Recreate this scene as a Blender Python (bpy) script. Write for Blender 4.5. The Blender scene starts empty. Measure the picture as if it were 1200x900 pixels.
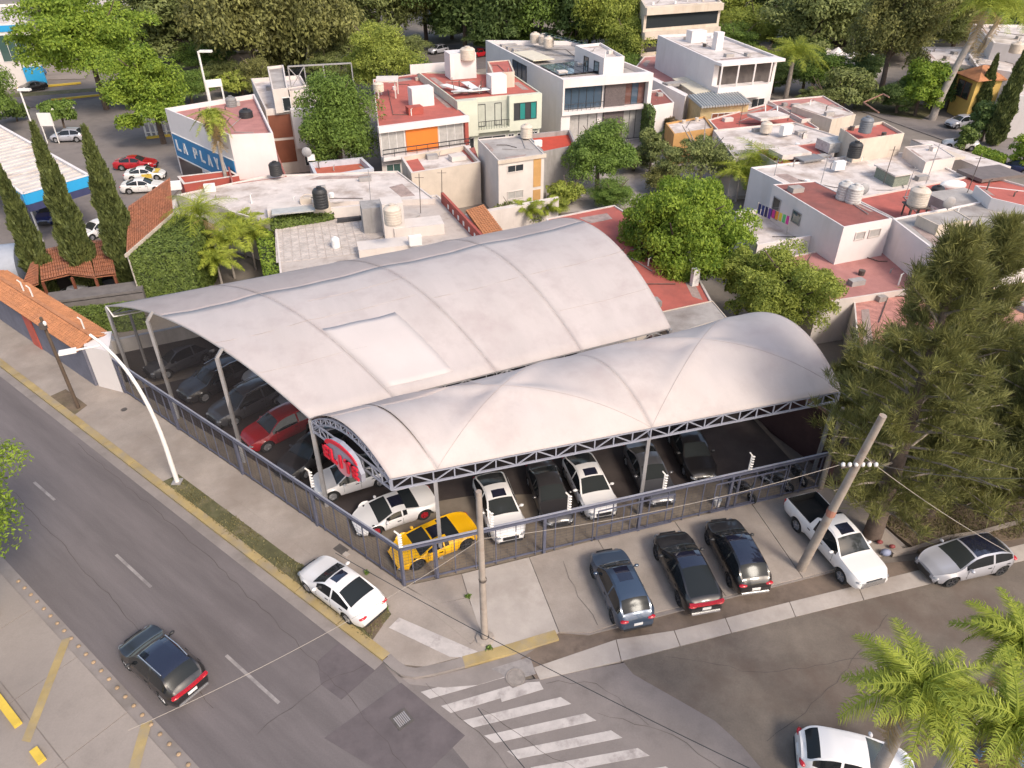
import bpy, math, random
import numpy as np
from mathutils import Vector
random.seed(7); RNG = np.random.default_rng(7)
C = bpy.context.scene.collection
R = math.radians
# ------------------------------------------------------------------ camera, sky, sun, exposure
FPX, HC = 864.0, 28.0
PITCH = math.atan(590/864)
cam = bpy.data.objects.new('camera', bpy.data.cameras.new('camera')); C.objects.link(cam)
cam.location = (0, 0, HC); cam.rotation_euler = (math.pi/2-PITCH, 0, 0)
cam.data.sensor_width = 36; cam.data.lens = 36*FPX/1200; cam.data.clip_end = 3000; cam.data.clip_start = .3
sc = bpy.context.scene; sc.camera = cam
SUN_DIR = Vector((.50, -.62, .74)).normalized()
w = bpy.data.worlds.new('World'); sc.world = w; w.use_nodes = True
nt = w.node_tree; sky = nt.nodes.new('ShaderNodeTexSky'); sky.sky_type = 'NISHITA'; sky.sun_disc = False
sky.sun_elevation = math.asin(SUN_DIR.z); sky.sun_rotation = math.atan2(SUN_DIR.x, SUN_DIR.y)
sky.dust_density = 2.2; sky.air_density = 1.0; sky.ozone_density = .6
bg = nt.nodes['Background']; bg.inputs['Strength'].default_value = .15; tint = nt.nodes.new('ShaderNodeMix'); tint.data_type = 'RGBA'; tint.blend_type = 'MULTIPLY'; tint.inputs[0].default_value = 1; tint.inputs[7].default_value = (1.10, 1.0, .90, 1)  # white balance of the whole sky
nt.links.new(sky.outputs[0], tint.inputs[6]); nt.links.new(tint.outputs[2], bg.inputs[0])
sl = bpy.data.lights.new('sun', 'SUN'); sl.energy = 1.4; sl.angle = R(13); sl.color = (1, .92, .80)
so = bpy.data.objects.new('sun', sl); C.objects.link(so); so.rotation_euler = SUN_DIR.to_track_quat('Z', 'Y').to_euler()
sc.view_settings.view_transform = 'Standard'; sc.view_settings.look = 'None'
sc.view_settings.exposure = .95; sc.view_settings.gamma = 1

# ------------------------------------------------------------------ geometry helpers
def W(u, v, z=0.0):
    """point of the place that a photograph pixel shows, at a known height"""
    x = (u-600)/FPX; y = -(v-450)/FPX; c, s = math.cos(PITCH), math.sin(PITCH)
    d = Vector((x, c+y*s, -s+y*c)); t = (z-HC)/d.z
    return Vector((0, 0, HC))+d*t
def PX(p):
    c, s = math.cos(PITCH), math.sin(PITCH); z = p[2]-HC
    fw = p[1]*c-z*s; up = p[1]*s+z*c
    return 600+FPX*p[0]/fw, 450-FPX*up/fw
def depth(p): return p[1]*math.cos(PITCH)-(p[2]-HC)*math.sin(PITCH)
def height_of(b, tv):
    lo, hi = 0., 26.
    for _ in range(40):
        m = (lo+hi)/2
        if PX((b[0], b[1], m))[1] < tv: hi = m
        else: lo = m
    return lo
def xy(p): return Vector((p[0], p[1]))
ORG = {}
class MB:
    def __init__(s): s.v = []; s.f = []; s.m = []; s.cur = 0
    def add(s, vs, fs):
        n = len(s.v); s.v += [tuple(q) for q in vs]; s.f += [tuple(i+n for i in f) for f in fs]; s.m += [s.cur]*len(fs); return s
    def box(s, c, d, rz=0, ax=None):
        hx, hy, hz = d[0]/2, d[1]/2, d[2]/2; cr, sr = math.cos(rz), math.sin(rz); vs = []
        for dz in (-hz, hz):
            for dx, dy in ((-hx, -hy), (hx, -hy), (hx, hy), (-hx, hy)):
                vs.append((c[0]+dx*cr-dy*sr, c[1]+dx*sr+dy*cr, c[2]+dz))
        return s.add(vs, [(3, 2, 1, 0), (4, 5, 6, 7), (0, 1, 5, 4), (1, 2, 6, 5), (2, 3, 7, 6), (3, 0, 4, 7)])
    def prism(s, poly, z0, z1):
        n = len(poly); a = sum(poly[i][0]*poly[(i+1) % n][1]-poly[(i+1) % n][0]*poly[i][1] for i in range(n))
        if a < 0: poly = list(poly)[::-1]
        vs = [(p[0], p[1], z0) for p in poly]+[(p[0], p[1], z1) for p in poly]
        return s.add(vs, [tuple(range(n-1, -1, -1)), tuple(range(n, 2*n))]+[(i, (i+1) % n, n+(i+1) % n, n+i) for i in range(n)])
    def bar(s, p, q, w, h=None):
        """rectangular bar between two points, w wide, h high"""
        h = h or w; p = Vector(p); q = Vector(q); d = (q-p).normalized()
        up = Vector((0, 0, 1)) if abs(d.z) < .95 else Vector((1, 0, 0))
        a = d.cross(up).normalized(); b = a.cross(d).normalized(); vs = []
        for e in (p, q):
            for i, j in ((-1, -1), (1, -1), (1, 1), (-1, 1)): vs.append(e+a*(i*w/2)+b*(j*h/2))
        return s.add(vs, [(0, 1, 2, 3), (7, 6, 5, 4), (0, 4, 5, 1), (1, 5, 6, 2), (2, 6, 7, 3), (3, 7, 4, 0)])
    def tube(s, pts, r, n=6, cap=True):
        pts = [Vector(p) for p in pts]; k = len(pts); rs = r if isinstance(r, (list, tuple)) else [r]*k; rings = []
        for i, p in enumerate(pts):
            d = (pts[min(i+1, k-1)]-pts[max(i-1, 0)]).normalized()
            up = Vector((0, 0, 1)) if abs(d.z) < .9 else Vector((1, 0, 0))
            a = d.cross(up).normalized(); b = a.cross(d)
            rings.append([p+(a*math.cos(t)+b*math.sin(t))*rs[i] for t in [2*math.pi*j/n for j in range(n)]])
        fs = [(i*n+j, i*n+(j+1) % n, (i+1)*n+(j+1) % n, (i+1)*n+j) for i in range(k-1) for j in range(n)]
        if cap: fs += [tuple(range(n-1, -1, -1)), tuple(range((k-1)*n, k*n))]
        return s.add([q for g in rings for q in g], fs)
    def lathe(s, prof, c=(0, 0, 0), n=16, axis='z'):
        vs = []
        for r, z in prof:
            for j in range(n):
                t = 2*math.pi*j/n; a, b = r*math.cos(t), r*math.sin(t)
                vs.append((c[0]+a, c[1]+b, c[2]+z) if axis == 'z' else (c[0]+a, c[1]+z, c[2]+b))
        k = len(prof)
        fs = [(i*n+j, i*n+(j+1) % n, (i+1)*n+(j+1) % n, (i+1)*n+j) for i in range(k-1) for j in range(n)]
        if axis != 'z': fs = [f[::-1] for f in fs]
        return s.add(vs, fs)
    def ell(s, c, r, n=10, m=6):
        return s.add([(c[0]+r[0]*math.sin(math.pi*i/m)*math.cos(2*math.pi*j/n), c[1]+r[1]*math.sin(math.pi*i/m)*math.sin(2*math.pi*j/n), c[2]-r[2]*math.cos(math.pi*i/m)) for i in range(m+1) for j in range(n)],
            [(i*n+j, i*n+(j+1) % n, (i+1)*n+(j+1) % n, (i+1)*n+j) for i in range(m) for j in range(n)])
    def mesh(s, name, mats, smooth=False, org=(0, 0, 0)):
        me = bpy.data.meshes.new(name)
        me.from_pydata([(a-org[0], b-org[1], c-org[2]) for a, b, c in s.v], [], s.f)
        for m in (mats if isinstance(mats, (list, tuple)) else [mats]): me.materials.append(m)
        if any(s.m): me.polygons.foreach_set('material_index', s.m)
        if smooth:
            me.polygons.foreach_set('use_smooth', [True]*len(me.polygons))
            if smooth != 2: me.set_sharp_from_angle(angle=R(38))
        me.update(); return me
    def build(s, name, mats, parent=None, smooth=False, label=None, kind=None):
        o = bpy.data.objects.new(name, s.mesh(name, mats, smooth, ORG.get(parent.name, (0, 0, 0)) if parent else (0, 0, 0)))
        C.objects.link(o); o.parent = parent
        if parent: ORG[o.name] = ORG.get(parent.name, (0, 0, 0))
        if label: o['label'] = label
        if kind: o['kind'] = kind
        return o
def tag(o, label, cat, group=None):
    o['label'] = label; o['category'] = cat
    if group: o['group'] = group
    return o
def thing(name, label, cat, loc, group=None):
    o = bpy.data.objects.new(name, None); C.objects.link(o); o.location = loc; o.empty_display_size = .3
    ORG[o.name] = tuple(loc); return tag(o, label, cat, group)
def struct(o): o['kind'] = 'structure'; return o
def copy_tree(o, parent=None):
    c = o.copy(); C.objects.link(c); c.parent = parent
    for ch in o.children: copy_tree(ch, c)
    return c
def link_mesh(name, me, parent=None, loc=(0, 0, 0), mat=None):
    o = bpy.data.objects.new(name, me); C.objects.link(o); o.parent = parent; o.location = loc
    if mat: o.material_slots[0].link = 'OBJECT'; o.material_slots[0].material = mat
    return o

# ------------------------------------------------------------------ materials
MATS = {}
def mat(name, col, rough=.8, var=.25, scale=1.5, fine=30, bump=.0, stain=None, stain_amt=.0, stain_scale=.4, metal=0, coat=0, spec=.5, emit=None, streak=False, along=None):
    if name in MATS: return MATS[name]
    m = bpy.data.materials.new(name); m.use_nodes = True; t = m.node_tree; N = t.nodes; L = t.links; b = N['Principled BSDF']
    b.inputs['Roughness'].default_value = rough; b.inputs['Metallic'].default_value = metal
    b.inputs['Coat Weight'].default_value = coat; b.inputs['Coat Roughness'].default_value = .05; b.inputs['Specular IOR Level'].default_value = spec
    g = N.new('ShaderNodeNewGeometry')
    def noise(sc_, det=4, vec=None):
        n = N.new('ShaderNodeTexNoise'); n.inputs['Scale'].default_value = sc_; n.inputs['Detail'].default_value = det
        n.inputs['Roughness'].default_value = .65; L.new(vec or g.outputs['Position'], n.inputs['Vector']); return n
    def mixc(fac, a, bb, mode='MIX'):
        x = N.new('ShaderNodeMix'); x.data_type = 'RGBA'; x.blend_type = mode
        if isinstance(fac, (int, float)): x.inputs[0].default_value = fac
        else: L.new(fac, x.inputs[0])
        for i, q in ((6, a), (7, bb)):
            if isinstance(q, (tuple, list)): x.inputs[i].default_value = (*q, 1)
            else: L.new(q, x.inputs[i])
        return x.outputs[2]
    def ramp(o, a, bb):
        r = N.new('ShaderNodeMapRange'); r.inputs[1].default_value = a; r.inputs[2].default_value = bb; L.new(o, r.inputs[0]); return r.outputs[0]
    if var > 0:
        lo = tuple(c*(1-var) for c in col); hi = tuple(min(1, c*(1+var)) for c in col)
        va = None
        if along is not None:
            m1 = N.new('ShaderNodeMapping'); m1.vector_type = 'TEXTURE'; m1.inputs['Rotation'].default_value = (0, 0, along); m1.inputs['Scale'].default_value = (9, 1, 1); L.new(g.outputs['Position'], m1.inputs[0]); va = m1.outputs[0]
        c1 = mixc(ramp(noise(scale, 5, va).outputs[0], .3, .7), lo, hi)
        c2 = mixc(ramp(noise(fine, 2).outputs[0], .25, .75), tuple(1-var*.7 for _ in col), (1.0, 1.0, 1.0))
        c = mixc(1.0, c1, c2, 'MULTIPLY')
    else:
        r_ = N.new('ShaderNodeRGB'); r_.outputs[0].default_value = (*col, 1); c = r_.outputs[0]
    if stain:
        v = None
        if streak:
            mp = N.new('ShaderNodeMapping'); mp.inputs['Scale'].default_value = (1, 1, .15); L.new(g.outputs['Position'], mp.inputs[0]); v = mp.outputs[0]
        c = mixc(ramp(noise(stain_scale, 6, v).outputs[0], .62-stain_amt*.25, .72), c, stain)
    L.new(c, b.inputs['Base Color'])
    if bump > 0:
        bp = N.new('ShaderNodeBump'); bp.inputs['Strength'].default_value = bump; bp.inputs['Distance'].default_value = .02
        if 'fabric' in name: bp.inputs['Distance'].default_value = .16; L.new(noise(1.3, 6, va).outputs[0], bp.inputs['Height'])
        else: L.new(noise(fine, 3).outputs[0], bp.inputs['Height']); L.new(bp.outputs[0], b.inputs['Normal'])
    MATS[name] = m; return m
def leafmat(name, dark, light, trans=.25, sc_=.9):
    if name in MATS: return MATS[name]
    m = bpy.data.materials.new(name); m.use_nodes = True; t = m.node_tree; N = t.nodes; L = t.links; b = N['Principled BSDF']
    g = N.new('ShaderNodeNewGeometry'); tc = N.new('ShaderNodeTexCoord'); n = N.new('ShaderNodeTexNoise')
    n.inputs['Scale'].default_value = sc_; n.inputs['Detail'].default_value = 3; L.new(tc.outputs['Object'], n.inputs['Vector'])
    r = N.new('ShaderNodeMapRange'); r.inputs[1].default_value = .32; r.inputs[2].default_value = .68; L.new(n.outputs[0], r.inputs[0])
    a = N.new('ShaderNodeMath'); a.operation = 'MULTIPLY_ADD'; a.inputs[1].default_value = .55; L.new(g.outputs['Random Per Island'], a.inputs[0])
    a2 = N.new('ShaderNodeMath'); a2.operation = 'MULTIPLY'; a2.inputs[1].default_value = .5; L.new(r.outputs[0], a2.inputs[0]); L.new(a2.outputs[0], a.inputs[2])
    x = N.new('ShaderNodeMix'); x.data_type = 'RGBA'; L.new(a.outputs[0], x.inputs[0]); x.inputs[6].default_value = (*dark, 1); x.inputs[7].default_value = (*light, 1)
    L.new(x.outputs[2], b.inputs['Base Color']); b.inputs['Roughness'].default_value = .6; b.inputs['Specular IOR Level'].default_value = .3
    tr = N.new('ShaderNodeBsdfTranslucent'); L.new(x.outputs[2], tr.inputs[0]); ms = N.new('ShaderNodeMixShader'); ms.inputs[0].default_value = trans
    L.new(b.outputs[0], ms.inputs[1]); L.new(tr.outputs[0], ms.inputs[2]); L.new(ms.outputs[0], N['Material Output'].inputs[0])
    MATS[name] = m; return m
def glassmat(name, col, rough=.06):
    return mat(name, col, rough=rough, var=0, coat=.6, spec=.7)
ASPH = mat('avenue_asphalt', (.140, .122, .122), .92, .19, .9, 15, .25, (.108, .093, .093), .4, .12, along=2.478)
ASPH2 = mat('street_asphalt', (.155, .128, .105), .93, .22, .6, 13, .3, (.105, .076, .06), .5, .25)
ASPH3 = mat('grey_asphalt', (.205, .178, .167), .93, .18, .7, 14, .25, (.165, .142, .132), .4, .35)
WETASPH = mat('brown_gutter_asphalt', (.165, .125, .098), .85, .25, .8, 50, .3, (.075, .055, .04), .4, .6)
CONC = mat('pavement_concrete', (.32, .275, .24), .92, .17, .5, 13, .15, (.235, .195, .165), .55, .28)
CONC2 = mat('plaza_concrete', (.29, .25, .222), .92, .16, .4, 13, .15, (.18, .155, .14), .5, .2)
CONC3 = mat('strip_concrete', (.40, .355, .32), .92, .14, .6, 40, .15, (.29, .25, .22), .5, .4)
GUTT = mat('gutter_concrete', (.24, .21, .195), .92, .15, .6, 40, .1, (.16, .14, .125), .4, .4)
YEL = mat('worn_yellow_paint', (.36, .27, .12), .85, .2, .8, 40, .1, (.26, .22, .17), .7, .9)
YEL2 = mat('bright_yellow_paint', (.6, .42, .06), .8, .15, 1, 40, .1)
WHP = mat('worn_white_paint', (.46, .42, .40), .85, .15, 1.5, 40, .1, (.24, .21, .2), .4, 1.2)
WHP2 = mat('faint_white_paint', (.28, .255, .245), .85, .2, 2, 40, .1, (.13, .115, .115), .5, 1.2)
DIRT = mat('dry_dirt', (.16, .118, .08), .95, .3, 1.2, 20, .5, (.10, .09, .045), .5, .5)
LAWN = mat('sparse_lawn', (.105, .10, .045), .95, .3, 1.2, 25, .6, (.17, .14, .09), .4, .6)
LOTF = mat('lot_paving', (.20, .165, .13), .9, .15, .8, 40, .15, (.13, .105, .085), .5, .3)
BASE = mat('back_ground_dirt', (.22, .19, .165), .95, .25, .15, 8, .2, (.15, .13, .11), .5, .1)
WALLW = mat('white_plaster', (.61, .55, .51), .85, .08, .6, 20, .05, (.48, .42, .38), .45, .5, streak=True)
WALLW2 = mat('clean_white_plaster', (.68, .63, .615), .8, .05, .6, 20, .03, (.6, .55, .52), .3, .4, streak=True)
WALLC = mat('cream_plaster', (.56, .48, .40), .85, .1, .6, 20, .05, (.42, .35, .28), .45, .6, streak=True)
WALLG = mat('grey_plaster', (.34, .32, .31), .88, .15, .7, 20, .08, (.2, .185, .175), .45, .7, streak=True)
WALLM = mat('mint_plaster', (.56, .57, .47), .85, .08, .6, 20, .05, (.42, .42, .35), .35, .6, streak=True)
WALLR = mat('brick_red_paint', (.36, .08, .06), .85, .15, .8, 20, .08)
WALLO = mat('ochre_plaster', (.48, .27, .10), .85, .15, .8, 20, .08)
WALLY = mat('yellow_plaster', (.62, .42, .12), .85, .1, .8, 20, .05)
WALLB = mat('brown_wall_panel', (.20, .065, .035), .7, .15, .8, 20, .05)
ORNG = mat('orange_wall_panel', (.72, .19, .025), .7, .06, .8, 20, .02)
ROOFR = mat('red_roof_coating', (.42, .11, .085), .88, .14, .8, 14, .1, (.27, .085, .07), .5, .35)
ROOFRD = mat('old_red_roof_coating', (.26, .085, .07), .9, .2, .8, 14, .1, (.17, .07, .06), .5, .5)
ROOFP = mat('faded_pink_roof_coating', (.42, .19, .17), .9, .15, .6, 14, .1, (.3, .13, .115), .5, .4)
ROOFW = mat('white_roof_coating', (.62, .555, .52), .88, .16, .7, 16, .1, (.30, .235, .195), .62, .45)
ROOFG = mat('grey_roof_screed', (.38, .35, .33), .9, .18, .7, 16, .1, (.2, .17, .155), .55, .3)
STONE = mat('dark_stone_cladding', (.12, .095, .095), .8, .25, 6, 20, .3)
GLASSD = glassmat('dark_window_glass', (.03, .035, .04)); GLASSG = glassmat('green_window_glass', (.06, .11, .10)); GLASSB = glassmat('sky_tinted_glass', (.06, .09, .13), .04)
CURT = mat('curtained_glass', (.42, .40, .38), .3, .15, 3, 30)
FRMD = mat('dark_window_frame', (.04, .04, .045), .5, .1); FRMW = mat('white_window_frame', (.7, .68, .66), .5, .05)
STEEL = mat('pale_painted_steel', (.30, .29, .295), .55, .12, 2, 30, 0, (.3, .26, .24), .3, 1.5)
STEELD = mat('blue_grey_fence_steel', (.10, .105, .15), .55, .15, 2, 30)
STEELL = mat('light_blue_grey_steel', (.30, .31, .37), .5, .1, 2, 30)
STEELK = mat('dark_rusty_steel', (.10, .08, .07), .7, .2, 3, 30)
WIREM = mat('fence_mesh_wire', (.06, .062, .08), .6, .1)
FABR = mat('canopy_fabric', (.455, .405, .39), .62, .07, .5, 18, .35, (.385, .33, .32), .55, .5, along=2.0)
FABR2 = mat('greyer_canopy_fabric', (.37, .318, .305), .7, .09, .5, 18, .35, (.31, .262, .25), .5, .5, along=2.0)  # slightly darker, greyer cloth than the main panels
FABR3 = mat('new_canopy_fabric', (.505, .455, .44), .6, .04, .35, 25, .05)
BLKP = mat('black_plastic', (.025, .025, .027), .55, 0); WHTP = mat('white_plastic', (.75, .74, .72), .45, .04)
TNKC = mat('cream_tank_plastic', (.58, .50, .42), .55, .08, 2, 20, 0, (.42, .35, .28), .4, 1.5); TNKW = mat('limed_tank_surface', (.55, .53, .51), .8, .15, 3, 20, .1, (.3, .27, .25), .4, 2)
TILE = mat('terracotta_tile', (.40, .16, .085), .85, .3, 2.5, 14, .2, (.24, .12, .08), .4, .8); TILEO = mat('orange_terracotta_tile', (.43, .185, .085), .85, .22, 2, 14, .2, (.33, .15, .08), .4, .6)
BARK = mat('grey_brown_bark', (.13, .095, .075), .95, .3, 3, 25, .8); BARKP = mat('pale_bark', (.26, .22, .19), .92, .25, 3, 25, .5); BARKT = mat('pale_palm_bark', (.34, .30, .27), .9, .2, 2, 20, .4)
CONCP = mat('concrete_pole', (.33, .28, .24), .9, .18, 1.5, 30, .1, (.24, .15, .11), .3, .8)
LAMPW = mat('white_lamp_paint', (.74, .71, .68), .5, .05)
IRON = mat('cast_iron', (.09, .08, .075), .8, .25, 4, 30, .3)
REDP = mat('sign_red', (.66, .02, .045), .45, .05); PINKP = mat('sign_pink', (.72, .30, .33), .5, .05)
BLUP = mat('shop_blue_paint', (.02, .20, .42), .5, .1); BLUL = mat('light_blue_fascia', (.03, .32, .62), .4, .05); BLUD = mat('dark_blue_paint', (.045, .05, .12), .5, .1)

# ------------------------------------------------------------------ ground, roads, pavements
DA = (W(-738+1e-3, -139.0)-W(0, 431)); DA.z = 0; DA.normalize()          # along the avenue, away to the left
DB = Vector((.962, .272, 0)); NB = Vector((-.272, .962, 0))             # along the side street, and across it
NA = Vector((-DA.y, DA.x, 0));  NA = NA if NA.y > 0 else -NA             # from the avenue towards the lots
def sheet(name, poly, z, m, th=.05, parent=None):
    mb = MB(); mb.prism([(p[0], p[1]) for p in poly], z-th, z); o = mb.build(name, m, parent)
    return o if parent else struct(o)
K0, K1 = W(0, 431), W(449, 776); S0, S1 = W(19, 669), W(231, 898)
g = MB(); g.add([(-900, -300, -.12), (900, -300, -.12), (900, 1500, -.12), (-900, 1500, -.12)], [(0, 1, 2, 3)]); struct(g.build('ground', BASE))
sheet('avenue', [K0+DA*150, K1-DA*60, S1-DA*60, S0+DA*150], 0, ASPH, .1)
# side street carriageway, wedge shaped where it meets the avenue
st0 = W(449, 777)
sheet('side_street', [W(449, 777, 0), W(620, 797), W(730, 777), W(1200, 656)+DB*60, W(1200, 656)+DB*60-NB*14, W(760, 1000)-NA*3, W(640, 1010)], .006, ASPH3, .08)
edge = [W(730, 775), W(742, 790), W(770, 806), W(800, 823), W(838, 845), W(868, 872), W(896, 905), W(960, 985)]
sheet('side_street_patch', edge+[W(1200, 985)+DB*60, W(1200, 656)+DB*62], .012, ASPH2, .08)
# concrete strip and brown gutter band beside it
sheet('gutter_band', [W(655, 742), W(690, 745), W(760, 720), W(850, 702), W(1000, 664), W(1090, 655), W(1210, 610)+DB*60, W(1200, 655)+DB*60, W(730, 774), W(628, 796), W(610, 772)], .018, WETASPH, .08)
up = [(625, 783), (693, 757), (722, 752), (727, 762), (800, 737), (960, 697.5), (1075, 669), (1200, 637)]
lo = [(632, 797), (728, 775), (800, 757), (960, 716), (1042, 696), (1200, 657)]
strip = thing('concrete_strip', 'long pale concrete strip along the side street kerb line', 'pavement', W(800, 745)); strip['kind'] = 'structure'; del strip['category']
cuts_u = [(625, 783), (722, 750), (790, 739.5), (850, 725), (925, 706), (1005, 686.5), (1085, 666.5), (1165, 646.5), (1260, 623)]
cuts_l = [(632, 797), (728, 775), (797, 757.5), (857, 742), (932, 723), (1012, 703.5), (1092, 684), (1172, 664), (1268, 640)]
for i in range(8):
    a, b, c, d = W(*cuts_u[i]), W(*cuts_u[i+1]), W(*cuts_l[i+1]), W(*cuts_l[i]); e = (b-a).normalized()*.02
    sheet('slab', [a+e, b-e, c-e, d+e], .035, CONC3, .1, strip)
# avenue-side pavement
FL0, FC0, FR0 = W(145, 460), W(474, 688), W(962, 573)
kerb_in = [K0+NA*.42+DA*120, K0+NA*.42, W(320, 668), W(436, 757)]
corner = [W(452, 766), W(470, 783), W(497, 786), W(545, 773), W(653, 742)]
pav = sheet('pavement', [K0+NA*.42+DA*120, W(436, 757), W(452, 767), W(472, 779), W(497, 782), W(547, 770), FC0+(W(653, 742)-FC0)*.5, FC0-NA*.0, FL0, FL0+DA*100+NA*.5], .13, CONC, .2)
pvs = thing('pavement_slabs', 'long cast concrete pavement slabs between the kerb and the avenue fence', 'pavement', W(250, 560)); pvs['kind'] = 'structure'; del pvs['category']
fd = (FL0-FC0).normalized(); kb = W(436, 757)
for i in range(30):
    a, b = K1+DA*(1.2+i*2.4)+NA*.46, K1+DA*(1.2+(i+1)*2.4-.025)+NA*.46
    def tofence(p):
        d_ = FC0-p; den = NA.x*fd.y-NA.y*fd.x; t_ = (d_.x*fd.y-d_.y*fd.x)/den; return p+NA*(t_-.12)
    A1, B1 = tofence(a), tofence(b); m1, m2 = a.lerp(A1, .52), b.lerp(B1, .52); g_ = NA*.012
    sheet('slab', [a, b, m2-g_, m1-g_], .134+.002*(i % 2), CONC, .03, pvs); sheet('slab', [m1+g_, m2+g_, B1, A1], .136-.002*(i % 2), CONC, .03, pvs)
# forecourt slabs (the parking apron) with open joints over a darker bed
sheet('forecourt_bed', [FC0-NB*.1, W(547, 772), W(655, 742), W(690, 745), W(850, 703), W(1000, 665), W(1060, 640), FR0+DB*1.0, FR0], .09, GUTT, .2)
fc = thing('forecourt', 'pale concrete parking forecourt in front of the fence', 'forecourt', W(700, 700)); fc['kind'] = 'structure'; del fc['category']
def slab(pts, parent=fc, m=CONC, z=.14):
    P = [W(*p) for p in pts]; c = sum(P, Vector())/len(P)
    Q = [p+(c-p).normalized()*.025 for p in P]; return sheet('slab', Q, z, m, .12, parent)
slab([(474, 689), (541, 674.5), (549, 702), (512, 711)]); slab([(450, 673), (512, 711), (549, 702), (565, 745), (552, 757)], m=CONC)
slab([(541, 674.5), (620, 655), (655, 743), (600, 757), (570, 764), (549, 702)], m=CONC3); slab([(620, 655), (700, 634), (752, 724), (691, 744), (655, 743)])
slab([(700, 634), (790, 613), (850, 701), (752, 724)]); slab([(790, 613), (880, 592), (940, 679), (850, 701)]); slab([(880, 592), (964, 571), (1000, 585), (1058, 645), (1000, 664), (940, 679)])
slab([(552, 757), (565, 745), (578, 762), (545, 771), (497, 784), (472, 781), (452, 770)], m=CONC)
# lot floor
LB = [FL0, FC0, FR0, FR0+NB*13, FR0+NB*22-DB*5, FL0+Vector((.908, .418, 0))*26+NB*17*0+Vector((-.418, .908, 0))*3]
sheet('lot_floor', LB, .12, LOTF, .2)
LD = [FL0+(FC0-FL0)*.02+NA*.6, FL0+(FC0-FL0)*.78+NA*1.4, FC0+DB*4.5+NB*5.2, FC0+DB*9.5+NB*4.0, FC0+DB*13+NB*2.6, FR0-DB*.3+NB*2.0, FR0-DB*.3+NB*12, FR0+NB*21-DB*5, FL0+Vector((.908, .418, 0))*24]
sheet('lot_shade_sheet', LD, .128, mat('painted_shade_asphalt', (.055, .043, .04), .85, .25, .6, 40, .2, (.035, .025, .024), .5, .4), .05)  # dark sheet painted in for the shade under the canopies
# kerbs: worn yellow along the avenue, bare round the corner, yellow again on the side street
def kerb(name, pts, m, wid=.40, h=.155, n=None, off=1):
    mb = MB(); P = [Vector((p[0], p[1], 0)) for p in pts]; L_, R_ = [], []
    for i, p in enumerate(P):
        d = (P[min(i+1, len(P)-1)]-P[max(i-1, 0)]).normalized(); nn = Vector((-d.y, d.x, 0))
        L_.append(p); R_.append(p+nn*wid*off)
    mb.prism([(p.x, p.y) for p in L_]+[(p.x, p.y) for p in R_[::-1]], -.05, h); return struct(mb.build(name, m))
for i in range(26):                                                      # kerbstones of 3 m with open joints
    a = K1+DA*(i*3.0+.02); b = K1+DA*(i*3.0+2.98); kerb('kerb', [a, b], YEL, .44, .15+.004*(i % 2), off=-1)
kerb('corner_kerb', [W(449, 776.5), W(458, 785), W(470, 793), W(485, 796), W(500, 794), W(522, 789), W(545, 783)], GUTT, .45, .15, off=1)
kerb('kerb', [W(545, 783), W(600, 768), W(655, 751)], YEL2 if 0 else YEL, .5, .152, off=1)
sheet('avenue_gutter', [K0+DA*120, K1, K1-NA*.5, K0-NA*.5+DA*120], .012, GUTT, .05)
sheet('corner_gutter', [W(449, 777), W(470, 794), W(500, 795), W(545, 784), W(655, 752), W(625, 783), W(560, 803), W(520, 806), W(480, 802)], .016, GUTT, .05)
# planting strip, dirt square, ground under the casuarinas
sheet('grass_strip', [W(190, 567), W(210, 558), W(347, 660), W(452, 712), W(459, 722), W(446, 738), W(433, 754)], .142, LAWN, .1)
sheet('dirt_patch', [W(58, 467), W(78, 458), W(103, 477), W(86, 490)], .142, DIRT, .1); sheet('dirt_patch', [W(425, 736), W(446, 725), W(449, 735), W(437, 752)], .15, DIRT, .1)
sheet('tree_verge', [W(975, 566), W(1060, 545), W(1300, 490), W(1300, 600), W(1195, 632), W(1130, 640), W(1085, 654), W(1050, 628), W(1000, 585)], .10, DIRT, .2)
sheet('verge_path', [W(1000, 594), W(1045, 583), W(1052, 602), W(1015, 615)], .12, CONC, .1)
kerb('verge_kerb', [W(1046, 652), W(1070, 648), W(1112, 634), W(1150, 628), W(1230, 606)], CONC, .22, .2)
# near side plaza of the avenue
sheet('plaza', [S0+DA*60, S1-DA*40, S1-DA*40-NA*30, S0+DA*60-NA*30], .02, GUTT, .1)
pl = thing('plaza_paving', 'large concrete slabs on the near side of the avenue', 'paving', W(60, 800)); pl['kind'] = 'structure'; del pl['category']
jl = (W(0, 799)+DA*0, W(81, 900))                                        # joint line parallel to the kerb
off = (W(40, 849)-S0).dot(NA)
for k in range(-3, 12):
    a0 = S1+DA*(k*4.2); b0 = a0+DA*4.17; a0 = a0-NA*.5; b0 = b0-NA*.5
    w_ = abs((W(40, 849)-S1).dot(NA)); sheet('slab', [a0, b0, b0-NA*(w_-.52), a0-NA*(w_-.52)], .05+.004*(k % 2), CONC2, .1, pl)
    sheet('slab', [a0-NA*(w_-.48), b0-NA*(w_-.48), b0-NA*(w_+1.4), a0-NA*(w_+1.4)], .05, CONC2, .1, pl)
lw = abs((W(40, 849)-S1).dot(NA))
sheet('lower_street', [S1-NA*(lw+1.95)-DA*30, S1-NA*(lw+1.95)+DA*60, S1-NA*(lw+20)+DA*60, S1-NA*(lw+20)-DA*30], .045, STEELK, .05)
kerb('yellow_plaza_kerb', [W(-14, 812), W(18, 855)], YEL2, .3, .2); kerb('yellow_plaza_kerb', [W(36, 884), W(46, 898)], YEL2, .3, .2)
def paint(name, pts, m, z): return sheet(name, [W(*p) for p in pts], z, m, .004)
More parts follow.
